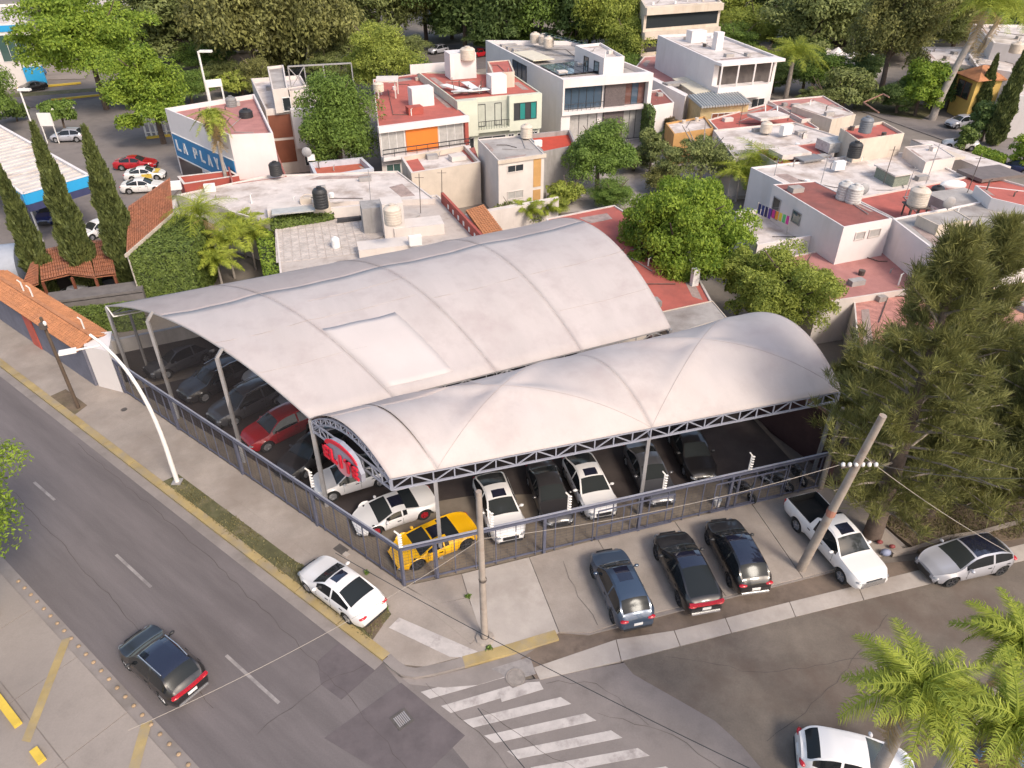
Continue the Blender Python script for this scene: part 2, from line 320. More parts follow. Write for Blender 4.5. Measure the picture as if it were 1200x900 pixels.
paint('yellow_line', [(73, 751), (84, 747), (36, 871), (26, 869)], YEL, .058+.004); paint('yellow_line', [(166, 849), (179, 845), (163, 905), (150, 905)], YEL, .062)
for a, b in (((40, 565), (64, 586)), ((136, 650), (177, 688)), ((265, 768), (327, 824))):
    a, b = W(*a), W(*b); sheet('lane_dash', [a-NA*.07, b-NA*.07, b+NA*.07, a+NA*.07], .006, WHP2, .004)
a, b = W(22, 682), W(221, 897)
sp = MB(); sp.lathe([(.0, .06), (.04, .056), (.075, .04), (.09, .015), (.09, 0)][::-1], n=10); stud_me = sp.mesh('road_stud', mat('stud_yellow_ceramic', (.36, .25, .15), .7, .25), 2)
for i in range(23):
    p = a.lerp(b, i/22); o = link_mesh('road_stud', stud_me, None, (p.x, p.y, .055)); tag(o, 'small domed amber road stud in the row along the avenue edge', 'road stud', 'road studs along the avenue edge')
# crosswalk
L0_, L4_, R2_, R4_ = W(493, 811), W(594, 880.5), W(657, 817), W(716, 856)
step = (L4_-L0_)/4; wv = (W(504, 819)-W(493, 811))
for k in range(9):
    l = L0_+step*k; r = R2_+(R4_-R2_)/2*(k-2)
    if k == 0: r = W(589, 784)
    if k == 1: r = W(597, 804)
    sheet('crosswalk_stripe', [l, r, r+wv, l+wv], .014 if k < 9 else 0, WHP, .004)
paint('painted_patch', [(575, 784), (621, 770), (628, 790), (596, 800), (588, 790)], WHP2, .022); paint('painted_patch', [(585, 813), (618, 800), (632, 799), (637, 808), (588, 823)], WHP, .024)
paint('ramp_stripe', [(456, 738), (468, 726), (560, 766), (543, 773), (527, 772)], CONC3 if 0 else WHP, .149)
# gas station yard, back roads, right-hand street
sheet('station_yard', [W(-120, 330), W(60, 330), W(200, 232), W(240, 190), W(185, 120), W(130, 112), W(-150, 160)], -.02, ASPH3, .05)
sheet('back_road', [W(-200, 142), W(175, 116), W(330, 95), W(330, 78), W(175, 100), W(-200, 122)], -.03, ASPH, .05)
sheet('back_verge', [W(-100, 122), W(140, 105), W(140, 101), W(-100, 117)], -.015, LAWN, .05)
kerb('far_yellow_kerb', [W(20, 105), W(95, 98)], YEL2, .6, .2); kerb('far_yellow_kerb', [W(60, 118), W(160, 108)], YEL2, .5, .2); kerb('far_yellow_kerb', [W(172, 163), W(200, 160)], YEL2, .6, .2)
sheet('car_park', [W(-40, 95), W(100, 92), W(120, 45), W(-40, 45)], -.02, CONC2, .05)
sheet('rear_street', [W(420, 95), W(640, 72), W(640, 45), W(420, 60)], -.03, ASPH, .05); sheet('rear_street', [W(640, 62), W(1000, 30), W(1000, 18), W(640, 45)], -.034, ASPH, .05)
sheet('right_street', [W(1010, 130), W(1180, 190), W(1300, 240), W(1300, 190), W(1100, 120), W(1050, 110)], -.03, ASPH3, .05)
sheet('back_garden', [W(640, 250), W(900, 230), W(860, 150), W(760, 150), W(640, 180)], -.04, mat('pale_garden_paving', (.38, .34, .32), .9, .2, .8), .05)
sheet('back_lawn', [W(1000, 128), W(1080, 140), W(1110, 120), W(1000, 100)], -.015, LAWN, .05)
TARM = mat('old_tar_patch', (.108, .091, .095), .9, .15, 1.5, 50, .2, (.135, .113, .117), .6, .5); CRK = mat('crack_tar', (.075, .062, .058), .95, .2)  # CRK: thin dark tar lines along the cracks
paint('asphalt_patch', [(372, 775), (410, 742), (452, 775), (400, 820), (376, 802)], TARM, .006); paint('asphalt_patch', [(380, 865), (470, 800), (545, 862), (480, 925)], TARM, .007)
def crack(pts, zz, wd_=.035, seed=1):
    rr = random.Random(seed); P = [W(*p) for p in pts]; Q = []
    for a, b in zip(P, P[1:]):
        k = max(2, int((b-a).length/.5)); d = (b-a).normalized(); nn = Vector((-d.y, d.x, 0)); Q += [a.lerp(b, i/k)+nn*rr.uniform(-.09, .09) for i in range(k)]
    Q.append(P[-1]); up_, lo_ = [], []
    for i, q in enumerate(Q):
        d = (Q[min(i+1, len(Q)-1)]-Q[max(i-1, 0)]).normalized(); nn = Vector((-d.y, d.x, 0))*wd_*rr.uniform(.3, .9); up_.append(q+nn); lo_.append(q-nn)
    mb = MB(); n = len(Q); mb.add([(p.x, p.y, zz) for p in up_]+[(p.x, p.y, zz) for p in lo_], [(i, n+i, n+i+1, i+1) for i in range(n-1)]); struct(mb.build('road_crack', CRK))
for k, (pts, zz) in enumerate((([(90, 520), (230, 640), (330, 735), (420, 830), (480, 905)], .009), ([(300, 860), (380, 800), (430, 778)], .010), ([(0, 560), (120, 690), (250, 830)], .009), ([(565, 830), (620, 870), (680, 905)], .020), ([(500, 800), (560, 860), (620, 925)], .020), ([(780, 770), (900, 790), (1010, 770), (1120, 800)], .018), ([(900, 870), (980, 800), (1040, 720)], .018), ([(700, 835), (790, 860), (850, 905)], .020), ([(640, 800), (700, 800), (760, 850)], .021), ([(660, 660), (672, 690), (700, 735)], .158))): crack(pts, zz, .013, k)
# covers and drains
def disc(name, p, r, m, label, cat, z, rim=None):
    mb = MB(); mb.lathe([(0, .012), (r*.82, .012), (r*.84, 0), (r*.9, 0), (r*.92, .016), (r, .016), (r, -.03)][::-1], n=28)
    t = mb.build(name, m, None, True); t.location = (p[0], p[1], z); return tag(t, label, cat)
disc('manhole_cover', W(604, 794), .42, mat('concrete_manhole', (.25, .22, .2), .9, .2, 4, 30, .2), 'round concrete manhole cover at the top of the crosswalk', 'manhole cover', .03)
disc('manhole_cover', W(146, 482), .2, IRON, 'small round iron cover on the pavement below the fence', 'manhole cover', .132); disc('manhole_cover', W(127, 454), .2, IRON, 'small round iron cover on the pavement by the white gate', 'manhole cover', .132)
def grate(p, w_, ang, label):
    t = thing('drain_grate', label, 'drain grate', (p[0], p[1], .006)); f = MB(); c = math.cos(ang); s_ = math.sin(ang)
    for q, dd in (((0, w_/2), (w_+.1, .1)), ((0, -w_/2), (w_+.1, .1)), ((w_/2, 0), (.1, w_-.1)), ((-w_/2, 0), (.1, w_-.1))):
        f.box((p[0]+q[0]*c-q[1]*s_, p[1]+q[0]*s_+q[1]*c, .012), (dd[0], dd[1], .03), ang)
    f.build('frame', IRON, t); b_ = MB()
    for i in range(7):
        x = -w_/2+w_*(i+1)/8; b_.box((p[0]+x*c, p[1]+x*s_, .012), (.045, w_-.12, .025), ang)
    b_.build('bars', STEEL, t)
grate(W(471, 843), .62, .7, 'square iron drain grate in the avenue near the corner')
tr_ = thing('pavement_drain', 'short dark drain opening on the pavement beside the white sedan', 'drain', W(400, 646, .13)); mb = MB(); a = W(400, 646); mb.box((a.x, a.y, .14), (.7, .45, .03), 2.48); mb.build('lid', IRON, tr_); mb = MB(); a = W(406, 652); mb.box((a.x, a.y, .15), (.3, .25, .04), 2.48); mb.build('marker_block', CONC3, tr_)

# ------------------------------------------------------------------ fence round the lot
def fence(name, label, a, b, posts, rail_z, gates=()):
    t = thing(name, label, 'fence', a); d = (b-a); Ltot = d.length; d.normalize(); n = Vector((-d.y, d.x, 0))
    for q in posts:
        p = a+d*q*Ltot; mb = MB(); mb.box((p.x, p.y, (rail_z+.12)/2), (.14, .14, rail_z-.12), math.atan2(d.y, d.x)); mb.build('post', STEELD, t)
    mb = MB(); mb.bar(a+Vector((0, 0, rail_z)), b+Vector((0, 0, rail_z)), .13, .12); mb.build('top_rail', STEELD, t)
    mb = MB(); mb.bar(a+Vector((0, 0, rail_z+.16)), b+Vector((0, 0, rail_z+.15)), .07, .06); mb.build('rail_tube', STEELL, t)
    mb = MB(); mb.bar(a+Vector((0, 0, .3))+n*.02, b+Vector((0, 0, .3))+n*.02, .06, .08); mb.build('bottom_rail', STEELD, t)
    k = int(Ltot/1.05)
    for i in range(k+1):
        p = a+d*(Ltot*(i+.5)/(k+1)); mb = MB(); mb.box((p.x, p.y, (rail_z+.12)/2), (.045, .045, rail_z-.15), math.atan2(d.y, d.x)); mb.build('bar', STEELD, t)
    mb = MB(); z = .32                                                   # welded mesh wires
    while z < rail_z-.05: mb.bar(a+Vector((0, 0, z))+n*.03, b+Vector((0, 0, z))+n*.03, .007, .007); z += .2
    k = int(Ltot/.34)
    for i in range(k):
        p = a+d*(Ltot*i/k)+n*.045; mb.bar(p+Vector((0, 0, .2)), p+Vector((0, 0, rail_z-.08)), .008, .008)
    o = mb.build('wire_mesh', WIREM, t); o['kind'] = 'stuff'
    return t
LtoC = (FC0-FL0).length; CtoR = (FR0-FC0).length
pl_ = [(W(u, v)-FL0).length/LtoC for u, v in ((148, 462), (210.5, 505), (288, 556), (375, 616.5))]+[1]
fA = fence('lot_fence', 'blue grey steel mesh fence facing the avenue with a heavy top rail', FL0, FC0, pl_, 2.55)
pr_ = [(W(u, v)-FC0).length/CtoR for u, v in ((513, 678), (562, 664), (636, 647), (746, 622), (850, 599), (962, 573))]
fB = fence('lot_fence', 'blue grey steel mesh fence and sliding gates facing the side street', FC0, FR0, pr_, 2.55)
for t in (.42, .7):                                                  # panel frames of the sliding gates
    p = FC0.lerp(FR0, t); d = (FR0-FC0).normalized(); q = p+d*4.2; mb = MB(); o_ = -NB*.14
    for z0_ in (.35, 1.3, 2.3): mb.bar(p+o_+Vector((0, 0, z0_)), q+o_+Vector((0, 0, z0_)), .05, .07)
    for e in (p, p+d*1.4, p+d*2.8, q): mb.bar(e+o_+Vector((0, 0, .34)), e+o_+Vector((0, 0, 2.31)), .05, .05)
    mb.build('gate_frame', STEELD, fB)
def ins_post(root, p, n, h=1.0, z=2.7):
    mb = MB(); mb.bar(p+Vector((0, 0, z)), p+Vector((0, 0, z+h)), .07); mb.bar(p+Vector((0, 0, z+h)), p+Vector((-.15, -.05, z+h+.22)), .06)
    o = mb.build('electric_wire_post', LAMPW, root); mb = MB()
    for i in range(6): mb.ell((p.x+.08, p.y-.05, z+.12+i*h/6), (.09, .06, .045), 8, 4)
    mb.build('insulator', LAMPW, o, True)
for u, v in ((365, 552),): ins_post(fA, W(375, 616), NA, 1.1)
ins_post(fA, FC0, NB, .9)
for q in ((0.185), (.352), (.57), (.78)): ins_post(fB, FC0.lerp(FR0, q), NB, 1.0)
# tall white-grey posts leaning out of the avenue fence, and the grey ones behind them
for u, v, tv, lab in ((198, 455, 367, 'first tall pale post standing behind the avenue fence'), (277, 505, 410, 'second tall pale post standing behind the avenue fence nearer the corner')):
    b = W(u, v, 2.4); b.z = 2.4; g0 = Vector((b.x, b.y, .12)); h = height_of(g0, tv+2); t = thing('canopy_post', lab, 'post', g0)
    mb = MB(); mb.bar(g0, g0+Vector((0, 0, h-.5)), .17); mb.build('shaft', STEEL, t); mb = MB(); mb.bar(g0+Vector((0, 0, h-.5)), g0+Vector((.35, .2, h)), .15); mb.build('bent_top', STEEL, t)
b = W(176, 440, .12); t = thing('canopy_post', 'darker grey post under the far left end of the big canopy', 'post', b); h = height_of(b, 366); mb = MB(); mb.bar(b, b+Vector((0, 0, h)), .13); mb.build('shaft', mat('grey_steel', (.2, .19, .19), .6, .1), t)

# ------------------------------------------------------------------ canopies
Z1 = 6.05
FLc, FRc, BRc = W(124, 358, Z1), W(363, 490, Z1), W(786, 384, Z1)
axc = (BRc-FRc).normalized(); nc = Vector((-axc.y, axc.x, 0)); BLc = BRc+nc*17.6+axc*.3
def vaultS(FL, FR, BR, BL, r0, r1, zb, bump=None):
    def S(s, t, lift=0):
        p = FL.lerp(FR, t).lerp(BL.lerp(BR, t), s); r = r0+(r1-r0)*s
        z = zb+r*4*t*(1-t)+lift+(bump(s, t) if bump else 0)
        return Vector((p.x, p.y, z))
    return S
def surf(S, s0, s1, t0, t1, n, m, lift=0, th=.03):
    mb = MB(); P = [[S(s0+(s1-s0)*i/n, t0+(t1-t0)*j/m, lift) for j in range(m+1)] for i in range(n+1)]
    vs = [q for row in P for q in row]; k = len(vs); vs2 = [q-Vector((0, 0, th)) for q in vs]; M = m+1; fs = []
    for i in range(n):
        for j in range(m): a = i*M+j; fs += [(a, a+1, a+M+1, a+M), (k+a, k+a+M, k+a+M+1, k+a+1)]
    for i in range(n): a = i*M; fs += [(a, a+M, k+a+M, k+a), (a+m, k+a+m, k+a+M+m, a+M+m)]
    for j in range(m): a = j; b = n*M+j; fs += [(a, k+a, k+a+1, a+1), (b, b+1, k+b+1, k+b)]
    mb.add(vs+vs2, fs); return mb
def sag1(s, t):                                                           # slight sag of the cloth between the arches
    ss = [0, .20, .47, .715, 1.0]
    for a, b in zip(ss, ss[1:]):
        if a <= s <= b: x = (s-a)/(b-a); return (-.13*abs(math.sin(math.pi*x))**1.0+.03*math.sin(math.pi*x*5)*math.sin(7*t))*math.sin(math.pi*min(1, max(0, t)))**.5
    return 0
S1_ = vaultS(FLc, FRc, BRc, BLc, 1.75, 2.75, Z1, sag1)
can = thing('vaulted_canopy', 'huge pale fabric barrel canopy over the left side of the car lot', 'canopy', Vector((FRc.x, FRc.y, 0)))
ss = [0, .20, .47, .715, 1.0]; tt = [0, .36, 1]
for i in range(4):
    for j in range(2):
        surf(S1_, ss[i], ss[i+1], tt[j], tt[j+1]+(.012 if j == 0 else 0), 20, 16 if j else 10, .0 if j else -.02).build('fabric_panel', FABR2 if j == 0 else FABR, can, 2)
surf(S1_, .205, .375, .68, .965, 8, 14, .012, .01).build('fabric_panel', FABR3, can, 2, label='bright new patch panel'); 
for s in ss:
    mb = MB(); mb.tube([S1_(s, k/24, .0) for k in range(25)], .013, 5); mb.build('seam', FABR, can)
for s0_, s1_, t_ in ((.0, .48, .62), (.0, .25, .8), (.48, 1, .66), (.25, .48, .5), (.73, 1, .85)):
    mb = MB(); mb.tube([S1_(s0_+(s1_-s0_)*k/12, t_, .004) for k in range(13)], .012, 4); mb.build('seam', FABR2, can)
def truss(S, a, b, nseg, depth_, m, root, name='truss', drop=.06, alongt=True, const=0, w_=.07):
    mb = MB(); T = [S(const, a+(b-a)*k/nseg) if alongt else S(a+(b-a)*k/nseg, const) for k in range(nseg+1)]
    T = [q-Vector((0, 0, drop)) for q in T]; B_ = [q-Vector((0, 0, depth_)) for q in T]
    for k in range(nseg):
        mb.bar(T[k], T[k+1], w_); mb.bar(B_[k], B_[k+1], w_*1.2); mb.bar(T[k] if k % 2 else B_[k], B_[k+1] if k % 2 else T[k+1], w_*.7); mb.bar(T[k], B_[k], w_*.8)
    mb.bar(T[-1], B_[-1], w_*.8); return mb.build(name, m, root)
for s in ss[1:]: truss(S1_, 0, 1, 14, .4, STEEL, can, 'arch_truss', .10, True, min(s+.002, .998))
mb = MB(); mb.tube([S1_(.001, k/30, -.06) for k in range(31)], .055, 6); mb.build('edge_arch_tube', STEEL, can)
for t_ in (.002, .998): truss(S1_, 0, 1, 18, .6, STEEL, can, 'edge_truss', .08, False, t_)
for p in (FLc, FLc.lerp(BLc, .5), BLc, BRc, FRc, FRc.lerp(BRc, .5)):
    mb = MB(); mb.bar((p.x, p.y, .12), (p.x, p.y, Z1-.1), .16); mb.build('column', STEEL, can)
mb = MB(); e = W(132, 370, 5.4); mb.bar(FLc-Vector((0, 0, .05)), W(133, 371, 5.7), .07); mb.bar(W(133, 371, 5.7), W(215, 356, 5.5), .06); mb.build('edge_bracket', LAMPW, can)
NETM = bpy.data.materials.new('shade_net'); NETM.use_nodes = True; nn_ = NETM.node_tree; tb = nn_.nodes.new('ShaderNodeBsdfTransparent'); mx_ = nn_.nodes.new('ShaderNodeMixShader'); mx_.inputs[0].default_value = .30
nn_.nodes['Principled BSDF'].inputs['Base Color'].default_value = (.035, .028, .03, 1); nn_.nodes['Principled BSDF'].inputs['Roughness'].default_value = .9
nn_.links.new(tb.outputs[0], mx_.inputs[1]); nn_.links.new(nn_.nodes['Principled BSDF'].outputs[0], mx_.inputs[2]); nn_.links.new(mx_.outputs[0], nn_.nodes['Material Output'].inputs[0])
vs = []; 
for k in range(25): q = S1_(0.0, k/24, -.12); f0 = FL0.lerp(FC0, .015+.665*k/24)+NA*.25; vs += [(q.x+.05, q.y+.12, q.z), (f0.x, f0.y, 2.5)]
mb = MB(); mb.add(vs, [(2*k, 2*k+1, 2*k+3, 2*k+2) for k in range(24)]); mb.build('shade_net', NETM, can)
# smaller canopy along the side street, crossing ribs in each bay
Z2 = 5.95
A2, B2, C2, D2 = W(363, 492, 5.95), W(457, 561, Z2), W(986, 458, Z2), W(858, 375, 5.9)
nodes = [0, .09, .54, 1.0]
def bump2(s, t):
    f_ = math.sin(math.pi*t)
    for a, b in zip(nodes, nodes[1:]):
        if a <= s <= b:
            x = (s-a)/(b-a); L_ = b-a
            d1 = abs(x-t); d2 = abs(x-(1-t)); r_ = math.exp(-(min(d1, d2)/.09)**2)
            return (.15*r_ if L_ > .2 else .08)*f_**.6-.30*L_*math.sin(math.pi*x)*f_**.5*(1-r_)+.03
    return 0
S2_ = vaultS(A2, B2, C2, D2, 1.35, 2.05, 5.93, bump2)
can2 = thing('ribbed_canopy', 'pale fabric canopy with crossing ribs along the side street', 'canopy', Vector((B2.x, B2.y, 0)))
for i in range(3): surf(S2_, nodes[i], nodes[i+1], 0, 1, 12 if i == 0 else 44, 34, 0).build('fabric_panel', FABR, can2, 2)
surf(S2_, .0, .3, .0, .33, 16, 8, .012).build('fabric_panel', FABR2, can2, 2)
for s in nodes:
    mb = MB(); mb.tube([S2_(s, k/24, .0) for k in range(25)], .014, 5); mb.build('seam', FABR, can2)
for a, b in ((.09, .54), (.54, 1)):
    for inv in (0, 1):
        mb = MB(); mb.tube([S2_(a+(b-a)*k/24, k/24 if not inv else 1-k/24, .0) for k in range(25)], .014, 5); mb.build('seam', FABR2, can2)
S2e = vaultS(A2, B2, C2, D2, 0, 0, 5.93)
truss(S2e, 0, 1, 24, .62, STEELL, can2, 'edge_truss', .05, False, .995, .075)
truss(S2e, 0, 1, 20, .62, STEELL, can2, 'edge_truss', .12, False, .02, .07)
S2a = vaultS(A2, B2, C2, D2, 1.3, 1.95, 5.93)
for s in (0.003, .54, .995): truss(S2a, 0, 1, 14, .4, STEELL, can2, 'arch_truss', .1, True, s)
truss(S2e, 0, 1, 9, .62, STEELL, can2, 'tie_truss', .05, True, .002, .075)
for s, t_ in ((.088, .985), (.54, .99), (.995, .99), (.002, .0), (.54, .02), (.995, .02)):
    p = S2e(s, t_); mb = MB(); mb.bar((p.x, p.y, .12), (p.x, p.y, 5.3), .17); mb.build('column', STEEL, can2)
# the sign hung on the short side truss
sg = thing('dealer_sign', 'red ELITE sign with a pale oval back on the short side of the ribbed canopy', 'sign', A2.lerp(B2, .55))
sd = (B2-A2); sd.z = 0; sd.normalize(); sn = Vector((sd.y, -sd.x, 0)); sn = sn if sn.y < 0 else -sn
so_ = A2.lerp(B2, .55)+sn*.35; so_.z = 5.75; SG = .74
def plate(pts, th, off_, m, name, root, lab=None):
    mb = MB(); n_ = len(pts); f_ = [so_+sd*x*SG+Vector((0, 0, z*SG))+sn*(off_+th) for x, z in pts]; b_ = [so_+sd*x*SG+Vector((0, 0, z*SG))+sn*off_ for x, z in pts]
    mb.add(b_+f_, [tuple(range(n_)), tuple(range(2*n_-1, n_-1, -1))]+[(i, n_+i, n_+(i+1) % n_, (i+1) % n_) for i in range(n_)]); return mb.build(name, m, root)
ov = [(1.75*math.cos(a_), .95*math.sin(a_)) for a_ in [2*math.pi*k/28 for k in range(28)]]
plate([(-1.75, .2), (-1.5, .75), (-.9, 1.15), (0, 1.32), (.9, 1.15), (1.5, .75), (1.75, .2), (1.95, -.1), (1.9, -.75), (1.0, -.85), (.6, -1.15), (0, -1.3), (-.6, -1.15), (-1.0, -.85), (-1.9, -.75), (-1.95, -.1)], .22, 0, STEELL, 'sign_case', sg)
plate([(-1.75, .5)]+[(1.7*math.cos(a_), .52+.72*math.sin(a_)) for a_ in [math.pi*(1-k/12) for k in range(13)]]+[(1.40*math.cos(a_), .52+.42*math.sin(a_)) for a_ in [math.pi*k/12 for k in range(13)]], .05, .223, REDP, 'red_arch', sg)
plate([(.75*math.cos(a_), -.62+.62*math.sin(a_)) for a_ in [2*math.pi*k/20 for k in range(20)]], .04, .223, PINKP, 'pink_disc', sg)
LET = {'E': [(0, 0, .2, 1), (0, .8, .62, 1), (0, .4, .55, .6), (0, 0, .62, .2)], 'L': [(0, 0, .2, 1), (0, 0, .62, .2)], 'I': [(.2, 0, .42, 1)], 'T': [(.21, 0, .41, 1), (0, .8, .62, 1)],
       'A': [(0, 0, .19, 0, .42, 1, .24, 1), (.66, 0, .47, 0, .24, 1, .42, 1), (.15, .22, .5, .38)], 'P': [(0, 0, .18, 1), (0, .82, .6, 1), (.42, .42, .6, 1), (0, .42, .6, .58)], 'Y': [(.22, 0, .42, .5), (0, 1, .2, 1, .42, .4, .22, .4), (.64, 1, .44, 1, .22, .4, .42, .4)]}
for k, ch in enumerate('ELITE'):
    mb = MB()
    for x0, z0_, x1, z1_ in LET[ch]:
        sc_ = 1.02; X0 = -1.88+k*.76+x0*sc_; X1 = -1.88+k*.76+x1*sc_
        q = [(X0, -.62+z0_*.98), (X1, -.62+z0_*.98), (X1, -.62+z1_*.98), (X0, -.62+z1_*.98)]
        f_ = [so_+sd*x*SG+Vector((0, 0, z*SG))+sn*.36 for x, z in q]; b_ = [so_+sd*x*SG+Vector((0, 0, z*SG))+sn*.27 for x, z in q]
        mb.add(b_+f_, [(0, 1, 2, 3), (7, 6, 5, 4), (0, 4, 5, 1), (1, 5, 6, 2), (2, 6, 7, 3), (3, 7, 4, 0)])
    mb.build('letter', REDP, sg)

# ------------------------------------------------------------------ buildings
def ccw(P):
    a = sum(P[i][0]*P[(i+1) % len(P)][1]-P[(i+1) % len(P)][0]*P[i][1] for i in range(len(P)))
    return P if a > 0 else P[::-1]
def inset(P, d):
    n = len(P); out = []
    for i in range(n):
        p, q, r = Vector(P[i-1]), Vector(P[i]), Vector(P[(i+1) % n]); e1 = (q-p).normalized(); e2 = (r-q).normalized()
        n1 = Vector((-e1.y, e1.x)); n2 = Vector((-e2.y, e2.x)); b = (n1+n2)
        b = b/max(.3, b.length_squared)*2*1.0 if b.length > 1e-3 else n1
        out.append(q+b*d)
    return out
CR = random.Random(99)
def clutter(root, P, z):
    """pipes, vents, curbs and stray boxes that every flat roof of the quarter carries"""
    n = len(P); c = sum(P, Vector((0, 0)))/n; area = abs(sum(P[i][0]*P[(i+1) % n][1]-P[(i+1) % n][0]*P[i][1] for i in range(n)))/2
    def rp(f=.78):
        i = CR.randrange(n); a, b = P[i], P[(i+1) % n]; u, v = CR.random(), CR.random()**.5*f; return c.lerp(a.lerp(b, u), v)
    for k in range(min(9, 2+int(area/22))):
        p = rp(); t = CR.random(); mb = MB()
        if t < .35: h = CR.uniform(.3, .9); mb.tube([(p.x, p.y, z), (p.x, p.y, z+h), (p.x+.15, p.y, z+h+.08)], .06, 6); mb.build('vent_pipe', CR.choice([STEELK, WALLG, WHTP]), root)
        elif t < .6: mb.box((p.x, p.y, z+.2), (CR.uniform(.5, 1.3), CR.uniform(.4, .9), .42), .3); mb.build('roof_curb', CR.choice([WALLW, WALLG, ROOFG]), root)
        elif t < .85: q = rp(); mb.tube([(p.x, p.y, z+.06), ((p.x+q.x)/2, p.y, z+.06), (q.x, q.y, z+.06)], .035, 5); mb.build('conduit', CR.choice([STEELK, WALLG]), root)
        else: mb.lathe([(.0, 0), (.22, 0), (.25, .4), (0, .38)], (p.x, p.y, z), 10); mb.build('pail', CR.choice([STEELK, WHTP, TNKC]), root)
    for k in range(2):
        i = CR.randrange(n); a, b = P[i], P[(i+1) % n]; a2, b2 = a.lerp(c, .25), b.lerp(c, .25); mb = MB(); mb.prism([a2.lerp(b2, .1), a2.lerp(b2, CR.uniform(.5, .9)), a.lerp(b, .6).lerp(c, .1), a.lerp(b, .15).lerp(c, .12)], z-.02, z+.012+.005*k); mb.build('damp_patch', MATS['damp_roof'], root)
mat('damp_roof', (.36, .27, .24), .85, .3, 1.5, 16, .1)
def bld(name, label, cat, px, z, wallm, roofm, par=.35, pw=.18, z0=-.12, capm=None, para=True, root=None, group=None, overh=0):
    """house volume: px = parapet-top corners in photograph pixels at height z (three corners make a parallelogram)"""
    P = [xy(W(u, v, z)) for u, v in px]
    if len(P) == 3: P.append(P[0]+P[2]-P[1])
    P = ccw(P); n = len(P)
    if root is None:
        c = sum(P, Vector((0, 0)))/n; root = thing(name, label, cat, (c.x, c.y, 0), group)
    if not para:
        for i in range(n):
            pass
        mb = MB(); mb.prism(P, z0, z-.12); mb.build('wall', wallm, root); mb = MB(); mb.prism(inset(P, -overh), z-.12, z); mb.build('roof', roofm, root)
    else:
        I = inset(P, pw); mb = MB()
        vs = [(p[0], p[1], z0) for p in P]+[(p[0], p[1], z) for p in P]+[(p[0], p[1], z) for p in I]+[(p[0], p[1], z-par) for p in I]; fs = []
        for i in range(n):
            j = (i+1) % n; fs += [(i, j, n+j, n+i), (n+i, n+j, 2*n+j, 2*n+i), (2*n+i, 2*n+j, 3*n+j, 3*n+i)]
        mb.add(vs, fs); mb.build('wall', wallm, root)
        if capm:
            mb = MB(); O = inset(P, -.03); J = inset(P, pw+.03); mb.add([(p[0], p[1], z+h) for h in (.005, .05) for p in O]+[(p[0], p[1], z+h) for h in (.05, .005) for p in J],
                [f for i in range(n) for j in [(i+1) % n] for f in ((i, j, n+j, n+i), (n+i, n+j, 2*n+j, 2*n+i), (2*n+i, 2*n+j, 3*n+j, 3*n+i), (3*n+i, 3*n+j, j, i))]); mb.build('parapet_cap', capm, root)
        mb = MB(); mb.prism(I, z-par-.1, z-par); mb.build('roof', roofm, root)
    if para and cat not in ('wall', 'gate', '') and abs(sum(P[i][0]*P[(i+1) % n][1]-P[(i+1) % n][0]*P[i][1] for i in range(n)))/2 > 12: clutter(root, P, z-par)
    return root
def wpt(a, b, x, z, out=0):                                              # point on wall a->b, x metres along, z up, out metres proud
    d = (b-a).normalized(); n = Vector((d.y, -d.x)); p = a+d*x+n*out; return Vector((p.x, p.y, z))
def opening(root, a, b, x0, x1, z0, z1, glass=GLASSD, frame=FRMW, n=2, name='window', depth=.07, fw=.07, child='pane', label=None):
    """framed opening standing proud of the wall with its panes set back in it"""
    if (b-a).cross(Vector((0, 0))-a) > 0 and False: a, b = b, a
    mb = MB()
    def q(xa, xb, za, zb, o0, o1, M):
        vs = [wpt(a, b, x, z, o) for o in (o0, o1) for x, z in ((xa, za), (xb, za), (xb, zb), (xa, zb))]
        M.add(vs, [(3, 2, 1, 0), (4, 5, 6, 7), (0, 1, 5, 4), (1, 2, 6, 5), (2, 3, 7, 6), (3, 0, 4, 7)])
    q(x0-fw, x1+fw, z1, z1+fw, -.02, depth, mb); q(x0-fw, x1+fw, z0-fw, z0, -.02, depth, mb); q(x0-fw, x0, z0, z1, -.02, depth, mb); q(x1, x1+fw, z0, z1, -.02, depth, mb)
    for i in range(1, n): xm = x0+(x1-x0)*i/n; q(xm-.025, xm+.025, z0, z1, 0, depth*.8, mb)
    o = mb.build(name, frame, root, label=label)
    for i in range(n):
        m2 = MB(); q(x0+(x1-x0)*i/n+(.025 if i else 0), x0+(x1-x0)*(i+1)/n-(.025 if i < n-1 else 0), z0, z1, .0, .012, m2)
        m2.build(child, glass[i % len(glass)] if isinstance(glass, (list, tuple)) else glass, o)
    return o
def wallof(px, z):                                                       # wall endpoints in plan from two pixels at height z
    a, b = xy(W(*px[0], z)), xy(W(*px[1], z)); return a, b
def panel(root, a, b, x0, x1, z0, z1, m, out=.03, name='wall_panel', label=None, inn=-.02):
    mb = MB(); vs = [wpt(a, b, x, z, o) for o in (inn, out) for x, z in ((x0, z0), (x1, z0), (x1, z1), (x0, z1))]
    mb.add(vs, [(3, 2, 1, 0), (4, 5, 6, 7), (0, 1, 5, 4), (1, 2, 6, 5), (2, 3, 7, 6), (3, 0, 4, 7)]); return mb.build(name, m, root, label=label)
